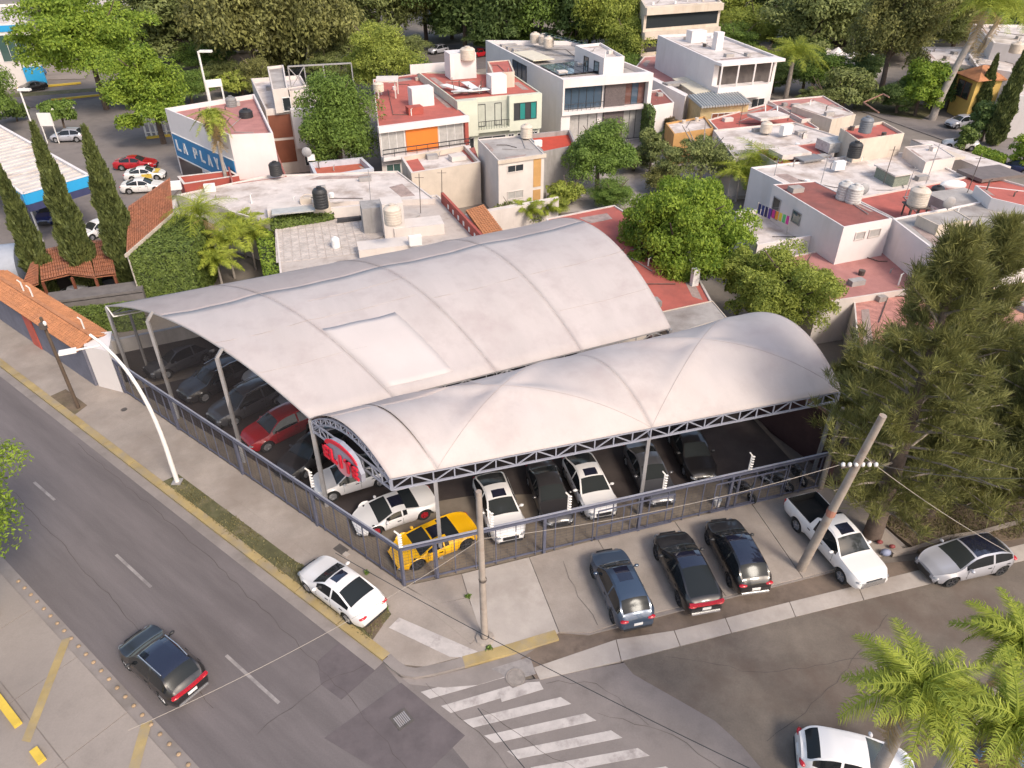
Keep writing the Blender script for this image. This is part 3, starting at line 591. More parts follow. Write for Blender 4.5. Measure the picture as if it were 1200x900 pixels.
# --- shop with the blue LA PLAYA banner
zL = 7.3
shop = bld('shop_building', 'shop with faded pink roof and blue LA PLAYA banner on its side wall', 'shop', [(193, 127), (268, 158), (320, 156), (298, 110)], zL, WALLW2, ROOFP, .5)
a, b = wallof([(193, 127), (268, 158)], zL); Lw = (b-a).length
panel(shop, a, b, .3, Lw-.15, 2.2, 4.7, BLUP, .06, 'banner'); panel(shop, a, b, .3, Lw-.15, 2.05, 2.2, WHTP, .08, 'banner_edge'); panel(shop, a, b, .3, Lw-.15, 4.7, 4.78, WHTP, .08, 'banner_edge')
panel(shop, a, b, .5, Lw*.42, 0, 2.2, mat('shop_front_shadow_glass', (.07, .055, .055), .3, .3, 1), .05, 'shop_window'); panel(shop, a, b, Lw*.44, Lw*.56, 0, 1.7, BLUP, .05, 'wall_panel'); panel(shop, a, b, Lw*.58, Lw*.72, .1, 1.7, mat('faded_poster', (.25, .27, .28), .6, .4, 3), .05, 'poster'); panel(shop, a, b, Lw*.74, Lw-.2, 0, 1.7, BLUP, .05, 'wall_panel')
def letters(root, txt, a, b, x0, z0, h, adv, m, out, sl=0):
    x = x0
    for ch in txt:
        if ch != ' ':
            mb = MB(); sx = h*1.25
            for g_ in LET[ch]:
                q4 = ((g_[0], g_[1]), (g_[2], g_[1]), (g_[2], g_[3]), (g_[0], g_[3])) if len(g_) == 4 else tuple(zip(g_[::2], g_[1::2]))
                vs = [wpt(a, b, x+xx*sx, z0+zz*h, o) for o in (out, out+.04) for xx, zz in q4]
                mb.add(vs, [(3, 2, 1, 0), (4, 5, 6, 7), (0, 1, 5, 4), (1, 2, 6, 5), (2, 3, 7, 6), (3, 0, 4, 7)])
            mb.build('letter', m, root)
        x += adv*(.6 if ch == ' ' else 1)
letters(shop, 'LA PLAYA', a, b, .9, 2.95, 1.2, (Lw-2.2)/7.6, WHTP, .065)
panel(shop, a, b, Lw*.74, Lw*.9, 2.3, 2.8, mat('banner_red', (.5, .03, .05), .5, .1), .1, 'banner_badge')
# lower pink yard building in front of it
bld('low_house', 'low brick red walled yard roof with grey floor behind the white-roofed house', 'house', [(208, 207), (270, 262-62), (280, 206), (215, 216)], 3.6, WALLR, ROOFG, .6, capm=WALLW)
yb = bld('low_house', 'low house with faded red terrace between the shop and the brown-panelled house', 'house', [(262, 174), (272, 216), (336, 207), (318, 160)], 3.8, mat('terrace_wall_red', (.33, .13, .11), .85, .15), ROOFP, 1.0, .15)
# --- white house with brown panels
zb_ = 7.2
hb = bld('panelled_house', 'white flat-roofed house with two brown front panels and a stair tower', 'house', [(294, 92), (311, 128), (372, 123), (352, 88)], zb_, WALLW, ROOFW, .45)
a, b = wallof([(311, 128), (372, 123)], zb_)
panel(hb, a, b, .1, 2.5, 4.0, zb_-.7, WALLB, .05); panel(hb, a, b, .1, 2.5, 1.2, 3.7, WALLB, .05); opening(hb, a, b, 3.4, 7.2, .6, 2.3, GLASSD, FRMW, 4)
mb = MB(); q = wpt(a, b, 4.6, 0, .5); dx_ = (b-a).normalized()
mb.prism([wpt(a, b, 2.6, 0, .02)[:2], wpt(a, b, 8.4, 0, .02)[:2], wpt(a, b, 8.4, 0, 1.1)[:2], wpt(a, b, 2.6, 0, 1.1)[:2]], 2.9, zb_-.05); mb.build('front_bay', WALLW2, hb)
bld('t', '', '', [(313, 78), (319, 105), (337, 103), (332, 76)], 9.3, WALLW, ROOFG, .3, .15, 6.8, root=hb); a2, b2 = wallof([(319, 105), (337, 103)], 9.3); opening(hb, a2, b2, .9, 1.7, 6.95, 8.3, GLASSD, FRMW, 1, 'door')
wall2 = bld('t', '', '', [(337, 103), (339, 107), (374, 102), (372, 98)], 8.6, WALLW, ROOFW, .1, .1, 6.8, root=hb)
fr = MB(); P0, P1 = W(338, 82, 9), W(412, 78, 9)
for p in (P0, P0.lerp(P1, .25), P0.lerp(P1, .55), P1): fr.bar((p.x, p.y, 6.8), (p.x, p.y, 9.4), .12)
fr.bar((P0.x, P0.y, 9.4), (P1.x, P1.y, 9.4), .16); fr.bar((P0.x, P0.y, 6.9), (P0.lerp(P1, .25).x, P0.lerp(P1, .25).y, 9.3), .1); fr.bar((P0.x, P0.y, 9.3), (P0.lerp(P1, .25).x, P0.lerp(P1, .25).y, 6.9), .1); fr.build('roof_frame', STEEL, hb)
# --- orange fronted house
zo = 6.6
ho = bld('orange_fronted_house', 'red-roofed house with a bright orange front panel between curtained windows', 'house', [(437, 93), (443, 148), (547, 135), (489, 86)], zo, WALLW, ROOFR, .12, .1)
a, b = wallof([(443, 148), (547, 135)], zo); Lo = (b-a).length
panel(ho, a, b, -.1, Lo+.1, zo-.62, zo+.02, WALLW2, .5, 'fascia'); panel(ho, a, b, Lo*.29, Lo*.65, zo-3.1, zo-.64, ORNG, .12, 'orange_panel'); panel(ho, a, b, Lo*.96, Lo, zo-3.1, zo-.64, WALLR, .4)
opening(ho, a, b, Lo*.02, Lo*.27, zo-3.0, zo-.75, CURT, FRMW, 3); opening(ho, a, b, Lo*.67, Lo*.94, zo-3.0, zo-.75, CURT, FRMW, 3)
panel(ho, a, b, 0, Lo, zo-3.5, zo-3.15, WALLW2, .9, 'balcony_slab')
mb = MB()
for h in (.05, .5): mb.bar(wpt(a, b, 0, zo-3.1+h+.3, .85), wpt(a, b, Lo, zo-3.1+h+.3, .85), .09)
for k in range(9): mb.bar(wpt(a, b, Lo*k/8, zo-3.15, .85), wpt(a, b, Lo*k/8, zo-2.3, .85), .05)
mb.build('railing', FRMD, ho); opening(ho, a, b, Lo*.05, Lo*.2, .3, 2.4, GLASSG, FRMW, 2)
def roofbox(root, u, v, z, d, m, rz=.3, name='roof_box'):
    p = W(u, v, z); mb = MB(); mb.box((p.x, p.y, z+d[2]/2), d, rz); return mb.build(name, m, root)
roofbox(ho, 494, 123, zo-.1, (2.6, 1.6, 2.0), WALLW2, .42, 'skylight_box'); roofbox(ho, 486, 133, zo-.1, (1.7, 1.2, .8), WALLR, .42, 'vent_box')
fr = MB(); p = W(444, 116, zo-.1)
for dx, dy in ((0, 0), (2, .3), (0, 2.2), (2, 2.5)): fr.bar((p.x+dx, p.y+dy, zo-.1), (p.x+dx, p.y+dy, zo+1.9), .15)
fr.box((p.x+1, p.y+1.2, zo+1.9), (2.6, 2.8, .15), .1); fr.build('tank_stand', WALLW, ho)
# side terrace house in front of it
hc = bld('terrace_house', 'cream walled low house with white and red roof terrace below the orange front', 'house', [(470, 184), (482, 203), (563, 190), (545, 170)], 4.3, WALLC, ROOFW, .5, capm=WALLW)
P = [W(u, v, 3.9) for u, v in ((471, 187), (483, 203), (499, 200), (488, 183))]; mb = MB(); mb.prism([p[:2] for p in P], 3.82, 3.87); mb.build('red_roof_strip', ROOFR, hc); P = [W(u, v, 3.9) for u, v in ((541, 176), (555, 191), (562, 189), (556, 172))]; mb = MB(); mb.prism([p[:2] for p in P], 3.82, 3.87); mb.build('red_roof_strip', ROOFR, hc)
roofbox(hc, 536, 187, 3.85, (1.6, 1.2, .5), WALLW, .4)
# --- mint house
zm = 7.4
hm = bld('mint_house', 'pale mint house with red roof, green glass and a recessed balcony', 'house', [(489, 84), (533, 117), (633, 108), (600, 86)], zm, WALLM, ROOFR, .15, .15)
a, b = wallof([(533, 117), (633, 108)], zm); Lm = (b-a).length
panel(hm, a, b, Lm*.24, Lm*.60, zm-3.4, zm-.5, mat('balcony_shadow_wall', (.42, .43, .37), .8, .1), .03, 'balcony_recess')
opening(hm, a, b, Lm*.26, Lm*.34, zm-3.2, zm-.8, glassmat('emerald_glass', (.01, .16, .09)), FRMD, 1, 'balcony_door'); opening(hm, a, b, Lm*.46, Lm*.53, zm-3.2, zm-.8, GLASSD, FRMD, 1, 'balcony_door')
panel(hm, a, b, Lm*.23, Lm*.61, zm-3.75, zm-3.4, WALLM, .9, 'balcony_slab')
mb = MB(); [mb.bar(wpt(a, b, Lm*.24+Lm*.36*k/12, zm-3.4, .85), wpt(a, b, Lm*.24+Lm*.36*k/12, zm-2.5, .85), .04) for k in range(13)]; mb.bar(wpt(a, b, Lm*.24, zm-2.5, .85), wpt(a, b, Lm*.6, zm-2.5, .85), .06); mb.build('railing', FRMD, hm)
panel(hm, a, b, 0, Lm*.23, zm-4, zm-.0, WALLM, .95, 'front_bay'); panel(hm, a, b, Lm*.61, Lm, zm-4, zm-.0, WALLM, .6, 'front_bay')
o2 = (a-b).normalized(); n2 = Vector((-o2.y, o2.x)); n2 = Vector(((b-a).normalized().y, -(b-a).normalized().x))
opening(hm, a+n2*.6, b+n2*.6, Lm*.67, Lm*.93, zm-2.7, zm-.9, [FRMD, glassmat('teal_glass', (.03, .22, .20))], FRMD, 4)
for x0_, x1_ in ((.1, .2), (.26, .58), (.62, .68), (.73, .8), (.9, .97)): opening(hm, a+n2*.02, b+n2*.02, Lm*x0_, Lm*x1_, .8, 2.9, GLASSD, FRMW, 2)
roofbox(hm, 540, 90, zm-.1, (3.4, 2.6, 3.0), WALLW2, .35, 'stair_tower'); roofbox(hm, 582, 108, zm-.1, (1.9, 1.9, 2.0), WALLW2, .35, 'vent_box'); roofbox(hm, 516, 84, zm-.1, (8, .25, 1.1), WALLW2, .35, 'rear_parapet')
mb = MB()
for q0, q1 in (((520, 99), (545, 106)), ((545, 96), (560, 106)), ((530, 108), (572, 104))): mb.bar(W(*q0, zm+.4), W(*q1, zm+.4), 1.0, .08)
mb.build('solar_frame', WHTP, hm); mb = MB()
for q0 in ((532, 110), (549, 110), (564, 109), (530, 101)): p = W(*q0, zm); mb.bar((p.x, p.y, zm-.1), (p.x, p.y, zm+1.0), .08)
mb.bar(W(530, 108, zm+1), W(565, 108, zm+1), .1); mb.build('pipe_rack', STEELK, hm)
bld('annexe', 'small cream annexe with red roof between the mint house and the modern house', 'annexe', [(571, 72), (577, 86), (603, 84), (597, 70)], 9.0, WALLC, ROOFR, .1)
# --- modern white house
zz = 8.2
hw = bld('modern_house', 'large modern white house with two storeys of dark framed glass and stone cladding', 'house', [(569, 47), (657, 92), (762, 84), (672, 48)], zz, WALLW2, ROOFG, .55, .3)
a, b = wallof([(657, 92), (762, 84)], zz); Lh = (b-a).length
n2 = Vector(((b-a).normalized().y, -(b-a).normalized().x)); d2 = (b-a).normalized()
panel(hw, a, b, 0, Lh, zz-.95, zz+.01, WALLW2, .9, 'fascia'); panel(hw, a, b, 0, Lh, zz-4.2, zz-3.75, WALLW2, .9, 'floor_slab'); panel(hw, a, b, Lh*.955, Lh, zz-3.75, zz-.95, WALLW2, .9, 'side_fin'); panel(hw, a, b, 0, Lh*.02, zz-3.75, zz-.95, WALLW2, .9, 'side_fin')
opening(hw, a, b, Lh*.04, Lh*.46, zz-3.7, zz-1.0, GLASSB, FRMD, 5); opening(hw, a, b, Lh*.73, Lh*.95, zz-3.7, zz-1.0, [glassmat('rust_reflection_glass', (.14, .07, .06)), GLASSB], FRMD, 3)
panel(hw, a, b, Lh*.49, Lh*.72, zz-3.72, zz-1.0, STONE, .35, 'stone_cladding'); panel(hw, a, b, Lh*.49, Lh*.72, 0, zz-4.22, STONE, .35, 'stone_cladding')
opening(hw, a, b, Lh*.12, Lh*.42, .2, zz-4.3, CURT, FRMD, 3); opening(hw, a, b, Lh*.73, Lh*.95, .2, zz-4.3, CURT, FRMD, 3)
panel(hw, a, b, 0, Lh*.1, 0, zz-4.21, WALLW2, .6, 'side_fin')
mb = MB(); [mb.bar(wpt(a, b, Lh*.02+Lh*.44*k/9, zz-3.75, .87), wpt(a, b, Lh*.02+Lh*.44*k/9, zz-2.9, .87), .05) for k in range(10)]; mb.bar(wpt(a, b, Lh*.02, zz-2.9, .87), wpt(a, b, Lh*.46, zz-2.9, .87), .05); mb.build('railing', FRMD, hw)
c0, c1 = wallof([(569, 47), (657, 92)], zz); Ls = (c1-c0).length; opening(hw, c0, c1, Ls*.42, Ls*.60, zz-3.6, zz-.7, glassmat('stair_window_glass', (.10, .12, .15)), FRMD, 3, depth=.1)
P = [W(u, v, zz-.3) for u, v in ((632, 76), (656, 88), (706, 83), (682, 71))]; e = (P[3]-P[0])/6; f_ = (P[1]-P[0])
for k in range(6):
    for h in range(2):
        q0 = P[0]+e*k+f_*(h*.5); mb = MB(); mb.prism([(q0+e*.04+f_*.01)[:2], (q0+e*.96+f_*.01)[:2], (q0+e*.96+f_*.48)[:2], (q0+e*.04+f_*.48)[:2]], zz-.35, zz-.28); mb.build('solar_panel', glassmat('solar_glass', (.02, .025, .04), .15), hw)
for k in range(5): roofbox(hw, 596+k*7, 56+k*2.5, zz-.5, (2.4, 1.0, .5), ROOFG, .35, 'roof_unit')
mb = MB()
for k in range(9): p = W(640+k*5.5, 41+k*1.4, 9.5); mb.box((p.x, p.y, 9.6), (.8, 2.0, .12), .4)
mb.build('tilted_panel', GLASSB, hw)
P = [W(u, v, zz+.1) for u, v in ((600, 60), (625, 70), (650, 68), (624, 58))]; mb = MB(); mb.prism([p[:2] for p in P], zz-.1, zz+.02); mb.build('skylight_cover', mat('cream_sheet', (.62, .56, .44), .6, .1), hw)
rh = bld('rear_house', 'white cube house with two narrow dark windows behind the modern house', 'house', [(674, 53), (708, 68), (732, 66), (704, 50)], 9.8, WALLW2, ROOFW, .3)
a, b = wallof([(674, 53), (708, 68)], 9.8); opening(rh, a, b, (b-a).length*.35, (b-a).length*.5, 6.2, 9, GLASSD, FRMD, 1); opening(rh, a, b, (b-a).length*.7, (b-a).length*.85, 6.2, 9, GLASSD, FRMD, 1)
# --- small tower house
zt = 5.9
ht = bld('tower_house', 'small two-storey white block with grey roof and ochre strip', 'house', [(560, 163), (584, 188), (638, 180), (616, 158)], zt, WALLW, ROOFG, .1, .1)
a, b = wallof([(584, 188), (638, 180)], zt); Lt = (b-a).length; c0, c1 = wallof([(560, 163), (584, 188)], zt)
panel(ht, a, b, -.1, Lt+.15, zt-.35, zt, WALLC, .15, 'fascia'); opening(ht, a, b, Lt*.2, Lt*.53, zt-1.3, zt-.7, GLASSD, WALLW, 2); opening(ht, a, b, Lt*.2, Lt*.53, zt-4.0, zt-3.3, CURT, WALLW, 2)
panel(ht, a, b, Lt*.76, Lt*.93, zt-3.2, zt-.4, WALLO, .03); panel(ht, a, b, Lt*.76, Lt*.93, 0, zt-3.5, WALLO, .03)
gw = bld('garden_wall', 'weathered grey garden wall with a red terrace behind, right of the white block', 'wall', [(617, 157), (636, 178), (676, 170), (668, 152)], 4.4, WALLG, mat('bright_red_roof', (.48, .06, .03), .85, .1), .5, .2)
gw2 = bld('garden_wall', 'long white garden wall behind the big canopy, below the white block', 'wall', [(560, 247), (561, 250), (655, 233), (654, 230)], 2.9, WALLW, WALLW, .02, .05)
# --- big white-roofed house behind the canopy
zf = 3.9
hf = bld('white_roofed_house', 'sprawling white-roofed house directly behind the big canopy', 'house', [(207, 228), (318, 262), (330, 243), (398, 236), (510, 233), (466, 200), (314, 205)], zf, WALLW, ROOFW, .12, .15)
hf2 = bld('t', '', '', [(322, 262), (332, 360), (600, 300), (512, 228), (396, 240), (400, 250)], 3.5, WALLW, mat('tiled_white_roof', (.50, .44, .40), .9, .15, .7, 16, .2, (.3, .25, .22), .55, .7), .1, .15, root=hf)
mb = MB(); a, b = W(322, 264, 3.4), W(372, 250, 3.4)
for k in range(12):
    for j in range(14):
        p = W(326, 268, 3.42)+Vector((.62, .17, 0))*k-NB*.52*j; mb.box((p.x, p.y, 3.42), (.56, .46, .03), .275)
o = mb.build('roof_slate', mat('limewashed_tile', (.52, .46, .42), .9, .25, 1.5, 16, .2), hf); o['kind'] = 'stuff'
roofbox(hf, 420, 252, 3.5, (5.5, .35, .9), WALLW, .27, 'roof_wall'); roofbox(hf, 439, 268, 3.4, (1.9, 1.9, 2.2), WALLG, .27, 'water_cabin'); roofbox(hf, 462, 275, 3.4, (1.7, 1.7, 3.0), WALLW, .27, 'tank_tower'); roofbox(hf, 450, 296, 3.4, (4.0, 1.8, .8), WALLW, .27, 'low_box'); roofbox(hf, 490, 272, 3.4, (4.2, 2.0, .9), WALLW, .27, 'low_box')
roofbox(hf, 344, 250, 3.8, (4.2, 1.8, .8), WALLW, .27, 'skylight_curb'); roofbox(hf, 344, 247, 4.6, (3.6, 1.3, .1), mat('skylight_sheet', (.42, .42, .40), .4, .15), .27, 'skylight')
roofbox(hf, 378, 250, 3.8, (1.5, 1.4, 1.3), WALLC, .27, 'tank_plinth')
mb = MB(); p = W(363, 248, 3.9); mb.tube([(p.x+.9*math.cos(t_), p.y+.2, 3.9+1.5*math.sin(t_)**.7) for t_ in [math.pi*k/10 for k in range(1, 10)]], .05); mb.box((p.x, p.y+.3, 4.4), (1.5, .6, 1.4), .27); mb.build('arched_vent', WALLC, hf)
a, b = wallof([(408, 262), (432, 258)], 3.4)
for k in range(3): p = W(402+k*13, 258-k*1.6, 3.6); mb = MB(); mb.box((p.x, p.y, 3.62), (1.0, .35, .3), .27); mb.build('vent_slot', FRMD, hf)
for k, (u, v) in enumerate(((480, 300), (500, 293), (470, 262), (430, 285))): 
    p, q = W(u, v, 3.5), W(u+22, v-10, 3.5); mb = MB(); mb.tube([p, q], .05, 6); mb.build('roof_pipe', WALLG, hf)
# red courtyard strip and small walls behind
bld('courtyard_house', 'low blue-white walled courtyard with a red floor behind the black water tank', 'house', [(362, 190), (370, 208), (438, 197), (424, 184)], 3.2, mat('pale_blue_plaster', (.5, .52, .58), .85, .1), mat('courtyard_red', (.42, .11, .07), .85, .1), .6, .3)
# red screen wall with tiled ridge
wr = thing('red_screen_wall', 'brick red screen wall with square white openings beside orange tiles', 'wall', W(530, 250))
a, b = W(518, 226, 4.3), W(566, 277, 4.3); L_ = (b-a).length; d = (b-a).normalized(); mb = MB(); mb.bar(a-Vector((0, 0, .6)), b-Vector((0, 0, .6)), .25, 1.3); mb.build('wall', WALLR, wr)
n_ = Vector((-d.y, d.x, 0))
for k in range(6):
    p = a+d*(L_*(.2+.13*k)); 
    for s_ in (1, -1): mb = MB(); mb.bar(p-d*.16+n_*.14*s_-Vector((0, 0, .55)), p+d*.16+n_*.14*s_-Vector((0, 0, .55)), .05, .4); mb.build('square_opening', WHTP, wr)
def tiles(root, P, nx, m=TILE, r=.11, kind=True, name='tile_row', seg=14, lift=0):
    """rows of overlapping half-round clay tiles on the quad P (eave a->b, ridge d->c)"""
    a, b, c, d = [Vector(p) for p in P]; nrm = (b-a).cross(d-a).normalized(); nrm = nrm if nrm.z > 0 else -nrm
    mb = MB(); mb.add([a-nrm*.05, b-nrm*.05, c-nrm*.05, d-nrm*.05], [(0, 1, 2, 3)]); mb.build('roof_deck', m, root); mb = MB()
    for i in range(nx):
        p, q = a.lerp(b, (i+.5)/nx), d.lerp(c, (i+.5)/nx); w_ = (b-a)*(.5/nx)
        for j in range(seg):
            u, v = p.lerp(q, j/seg), p.lerp(q, (j+1.06)/seg); vs = []
            for e, h in ((u, .05), (v, .0)):
                for t_ in (0, .25, .5, .75, 1): vs.append(e+w_*math.cos(math.pi*t_)*.95+nrm*(math.sin(math.pi*t_)*r+h+lift))
            mb.add(vs, [(k, k+1, k+6, k+5) for k in range(4)])
    o = mb.build(name, m, root); o['kind'] = 'stuff'; return o
tr2 = thing('tiled_shed_roof', 'small orange tiled roof beside the red screen wall', 'roof', W(560, 255)); tiles(tr2, [W(545, 247, 4.0), W(566, 276, 4.0), W(590, 272, 3.2), W(566, 240, 3.2)], 16, TILEO, .1, seg=8); mb = MB(); mb.prism([W(u, v, 3.2)[:2] for u, v in ((545, 250), (566, 279), (590, 272), (566, 242))], 0, 3.1); mb.build('wall', WALLW, tr2)
# --- ivy-walled garage with steep tiled roof at left
tg = thing('tiled_roof_house', 'steep brown tiled roof above the ivy covered wall', 'house', W(190, 300))
Pt = [W(150, 297, 5.2), W(196, 250, 5.2), W(199, 212, 6.6), W(160, 240, 6.6)]
tiles(tg, [W(148, 298, 4.9), W(203, 250, 4.9), W(199, 209, 6.2), W(150, 243, 6.2)], 26, TILE, .1, seg=12)
mb = MB(); mb.prism([W(u, v, 4.9)[:2] for u, v in ((148, 298), (203, 250), (206, 232), (152, 262))], 0, 4.85); mb.build('wall', WALLW, tg)
mb = MB(); mb.bar(W(147, 300, 4.9), W(203, 251, 4.9), .12, .25); mb.build('eave_board', WALLC, tg)
# low tile porch roofs with a car beneath
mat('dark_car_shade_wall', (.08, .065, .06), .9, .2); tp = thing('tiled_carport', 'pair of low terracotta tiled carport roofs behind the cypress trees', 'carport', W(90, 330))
for px in (((48, 330), (82, 322), (74, 288), (45, 295)), ((82, 322), (112, 326), (100, 283), (74, 288)), ((112, 325), (136, 322), (128, 280), (104, 284)), ((24, 340), (45, 333), (45, 303), (36, 310))):
    P = [W(*q, 2.9+(.7 if i > 1 else 0)) for i, q in enumerate(px)]; tiles(tp, P, 11, TILE, .1, seg=9)
for u, v in ((50, 331), (84, 325), (112, 327), (134, 323)): p = W(u, v, 2.8); mb = MB(); mb.bar((p.x, p.y, -.1), (p.x, p.y, 2.8), .16); mb.build('post', WALLB, tp)
mb = MB(); p, q = W(45, 297, 3.3), W(130, 281, 3.3); mb.bar((p.x, p.y, 1.6), (q.x, q.y, 1.6), .2, 3.3); mb.build('rear_wall', MATS['dark_car_shade_wall'], tp)  # wall coloured dark to stand in for shade beneath the tiled roofs
# tile-capped street wall at far left
tw = thing('tile_capped_wall', 'street wall topped by a wide orange tile roof with insulator posts', 'wall', W(60, 400))
a_, b_ = W(100, 388, 3.0), W(-60, 300, 3.0); dd_ = NA*1.7; up = Vector((0, 0, .5))
A_ = FL0+DA*1.6; B_ = A_+DA*14
A_ = W(90, 412, 3.0); A_.z = 3.0; B_ = A_+DA*16
tiles(tw, [A_, B_, B_+NA*1.2+up, A_+NA*1.2+up], 62, TILEO, .12, seg=5); tiles(tw, [A_+NA*2.4, B_+NA*2.4, B_+NA*1.2+up, A_+NA*1.2+up], 62, TILEO, .12, seg=5)
mb = MB(); mb.bar(A_+NA*.5-Vector((0, 0, 1.6)), B_+NA*.5-Vector((0, 0, 1.6)), .35, 3.2); mb.build('wall', mat('dark_blue_grey_wall', (.15, .15, .19), .85, .15), tw)
mb = MB(); mb.bar(A_+NA*1.2+up+Vector((0, 0, .1)), B_+NA*1.2+up+Vector((0, 0, .1)), .25, .14); mb.build('ridge_tiles', TILEO, tw)
mb = MB(); p = A_+DA*7.6+NA*.28; mb.bar(p-Vector((0, 0, 1.7)), p+DA*1.3-Vector((0, 0, 1.7)), .06, 2.6); mb.build('red_panel', mat('faded_red_door', (.5, .10, .07), .7, .15), tw)
for k, x in enumerate((1.2, 8.6, 10.0)): ins_post(tw, A_+DA*x+NA*1.3, NA, .9, .45)
# white gate box by the fence start
gb = bld('gate_house', 'white painted utility box and gate panel at the end of the lot fence', 'gate', [(104, 391), (98, 405), (127, 412), (131, 388)], 3.3, WALLW2, WALLW2, .03, .05)
mb = MB(); mb.bar(W(100, 405, 3.1)-Vector((0, 0, 1.5)), FL0+Vector((0, 0, 1.6)), .1, 2.9); mb.build('gate_panel', WALLW2, gb)
# left boundary of the lot: dark wall, trimmed hedge, pale low wall
lwl = thing('lot_side_wall', 'grey side wall with pale top closing the far left side of the lot', 'wall', W(150, 400))
s0_ = FLc.copy(); s0_.z = 0; s0_ = s0_-axc*1.2+nc*.8; s1_ = Vector((BLc.x, BLc.y, 0))+nc*.8+axc
mb = MB(); mb.bar(s0_+Vector((0, 0, 1.6)), s1_+Vector((0, 0, 1.6)), .25, 3.2); mb.build('wall', WALLG, lwl); mb = MB(); mb.bar(s0_+nc*-.14+Vector((0, 0, 1.1)), s1_+nc*-.14+Vector((0, 0, 1.1)), .03, 2.2); mb.build('dark_screen', mat('dark_shade_net', (.04, .035, .035), .9, .1), lwl)
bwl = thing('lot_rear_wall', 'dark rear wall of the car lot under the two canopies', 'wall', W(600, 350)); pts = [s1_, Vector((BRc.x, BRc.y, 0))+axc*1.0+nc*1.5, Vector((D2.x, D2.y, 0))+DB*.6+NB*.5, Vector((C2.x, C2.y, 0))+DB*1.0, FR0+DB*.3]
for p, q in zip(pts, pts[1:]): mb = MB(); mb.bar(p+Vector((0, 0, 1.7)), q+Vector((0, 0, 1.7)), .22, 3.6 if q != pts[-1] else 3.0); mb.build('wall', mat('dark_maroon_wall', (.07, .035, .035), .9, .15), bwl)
mb = MB(); mb.bar(W(55, 350, 2.1), W(168, 335, 2.1), 1.7, .2); mb.bar(W(57, 353, 2)-Vector((0, 0, 1.05)), W(168, 338, 2)-Vector((0, 0, 1.05)), 1.3, 1.9); nw = mb.build('neighbour_wall', mat('dark_grey_wall', (.16, .145, .14), .9, .2)); tag(nw, 'flat grey topped wall between the hedge strip and the carport', 'wall')
# red roof right behind the canopy, with the white pipe on it
rr = bld('red_roof_house', 'flat red roof beside the right end of the big canopy, under the bright green tree', 'house', [(640, 256), (700, 400), (845, 372), (800, 290), (720, 240)], 3.7, WALLW, ROOFR, .1, .15)
bld('low_shed', 'short curved grey sheet roof wedged between the two canopies', 'shed', [(770, 366), (786, 392), (852, 372), (835, 352)], 4.3, WALLC, ROOFG, .05, .06)
roofbox(rr, 813, 334, 3.6, (.5, .4, 1.3), WHTP, .3, 'gas_heater')
# --- right hand houses
zr = 6.4
h1 = bld('white_corner_house', 'white house with old red-brown roof and a clothes line terrace', 'house', [(906, 216), (989, 266), (1046, 256), (955, 212)], zr, WALLW2, ROOFRD, .06, .1)
a, b = wallof([(989, 266), (1046, 256)], zr); L1 = (b-a).length
opening(h1, a, b, L1*.3, L1*.48, zr-1.25, zr-.7, CURT, WALLW, 1); opening(h1, a, b, L1*.58, L1*.8, zr-1.25, zr-.7, CURT, WALLW, 1)
c0, c1 = wallof([(906, 216), (989, 266)], zr); Lc = (c1-c0).length; opening(h1, c0, c1, Lc*.06, Lc*.16, zr-2.6, zr-.9, GLASSD, WALLG, 1, 'door'); opening(h1, c0, c1, Lc*.36, Lc*.47, zr-1.9, zr-1.0, GLASSG, WALLG, 1)
h1b = bld('terrace_house', 'low white-walled terrace with a dark door below the clothes line', 'house', [(860, 248), (888, 287), (1000, 268), (960, 238)], 4.3, WALLW2, ROOFW, .9, .15)
a, b = wallof([(860, 248), (888, 287)], 4.3); opening(h1b, *wallof([(888, 287), (1000, 268)], 4.3), .9, 1.9, 0, 2.4, WALLB, WALLW, 1, 'door')
bld('low_house', 'low faded salmon roof between the leafy tree and the casuarina', 'house', [(900, 305), (960, 355), (1120, 330), (1030, 280)], 3.4, WALLW, ROOFP, .1, .1)
bld('low_house', 'salmon tiled roof seen through the casuarina branches', 'house', [(1000, 345), (1010, 460), (1180, 420), (1110, 320)], 3.0, WALLW, mat('salmon_roof', (.50, .23, .19), .9, .35, 2, 10, .5), .1, .1)
bld('pale_walled_house', 'bluish white house with dusty concrete roof behind the casuarina tops', 'house', [(1046, 256), (1120, 312), (1290, 282), (1190, 228)], 6.2, WALLW2, ROOFG, .12, .15)
bld('low_house', 'pale low house half hidden at the right edge behind the casuarina', 'house', [(1120, 345), (1150, 400), (1330, 370), (1260, 315)], 4.6, WALLW2, mat('peach_roof', (.55, .28, .2), .9, .2), .1, .15)
bld('white_roof_block', 'broad white flat roof in the middle of the right hand houses', 'house', [(880, 196), (968, 240), (1090, 236), (1170, 224), (1070, 178), (1000, 182)], 4.9, WALLW2, ROOFW, .15, .15)
bld('red_roof_block', 'red flat roof in front of the cream tower with the grey tank', 'house', [(885, 176), (935, 206), (985, 196), (960, 166)], 4.7, WALLW, ROOFR, .08, .12)
ty = bld('cream_tower', 'stained cream block with a red rim and grey water tanks', 'house', [(985, 150), (1005, 164), (1060, 156), (1035, 142)], 7.0, WALLC, ROOFR, .25, .15, capm=None)
bld('red_roof_block', 'long red flat roof at the right with white solar heater on it', 'house', [(1000, 232), (1060, 262), (1220, 262), (1240, 228), (1150, 203)], 5.1, WALLW, ROOFR, .15, .15)
bld('white_cube_house', 'white cube with a small dark square window on the red roof', 'house', [(1143, 217), (1162, 232), (1230, 248), (1240, 228)], 7.0, WALLW2, ROOFR, .05, .1)
oo = bld('white_eave', 'long white sloping eave along the right hand street', 'roof', [(1068, 163), (1150, 197), (1185, 195), (1092, 165)], 4.6, WALLW, ROOFW, .03, .05, para=False)
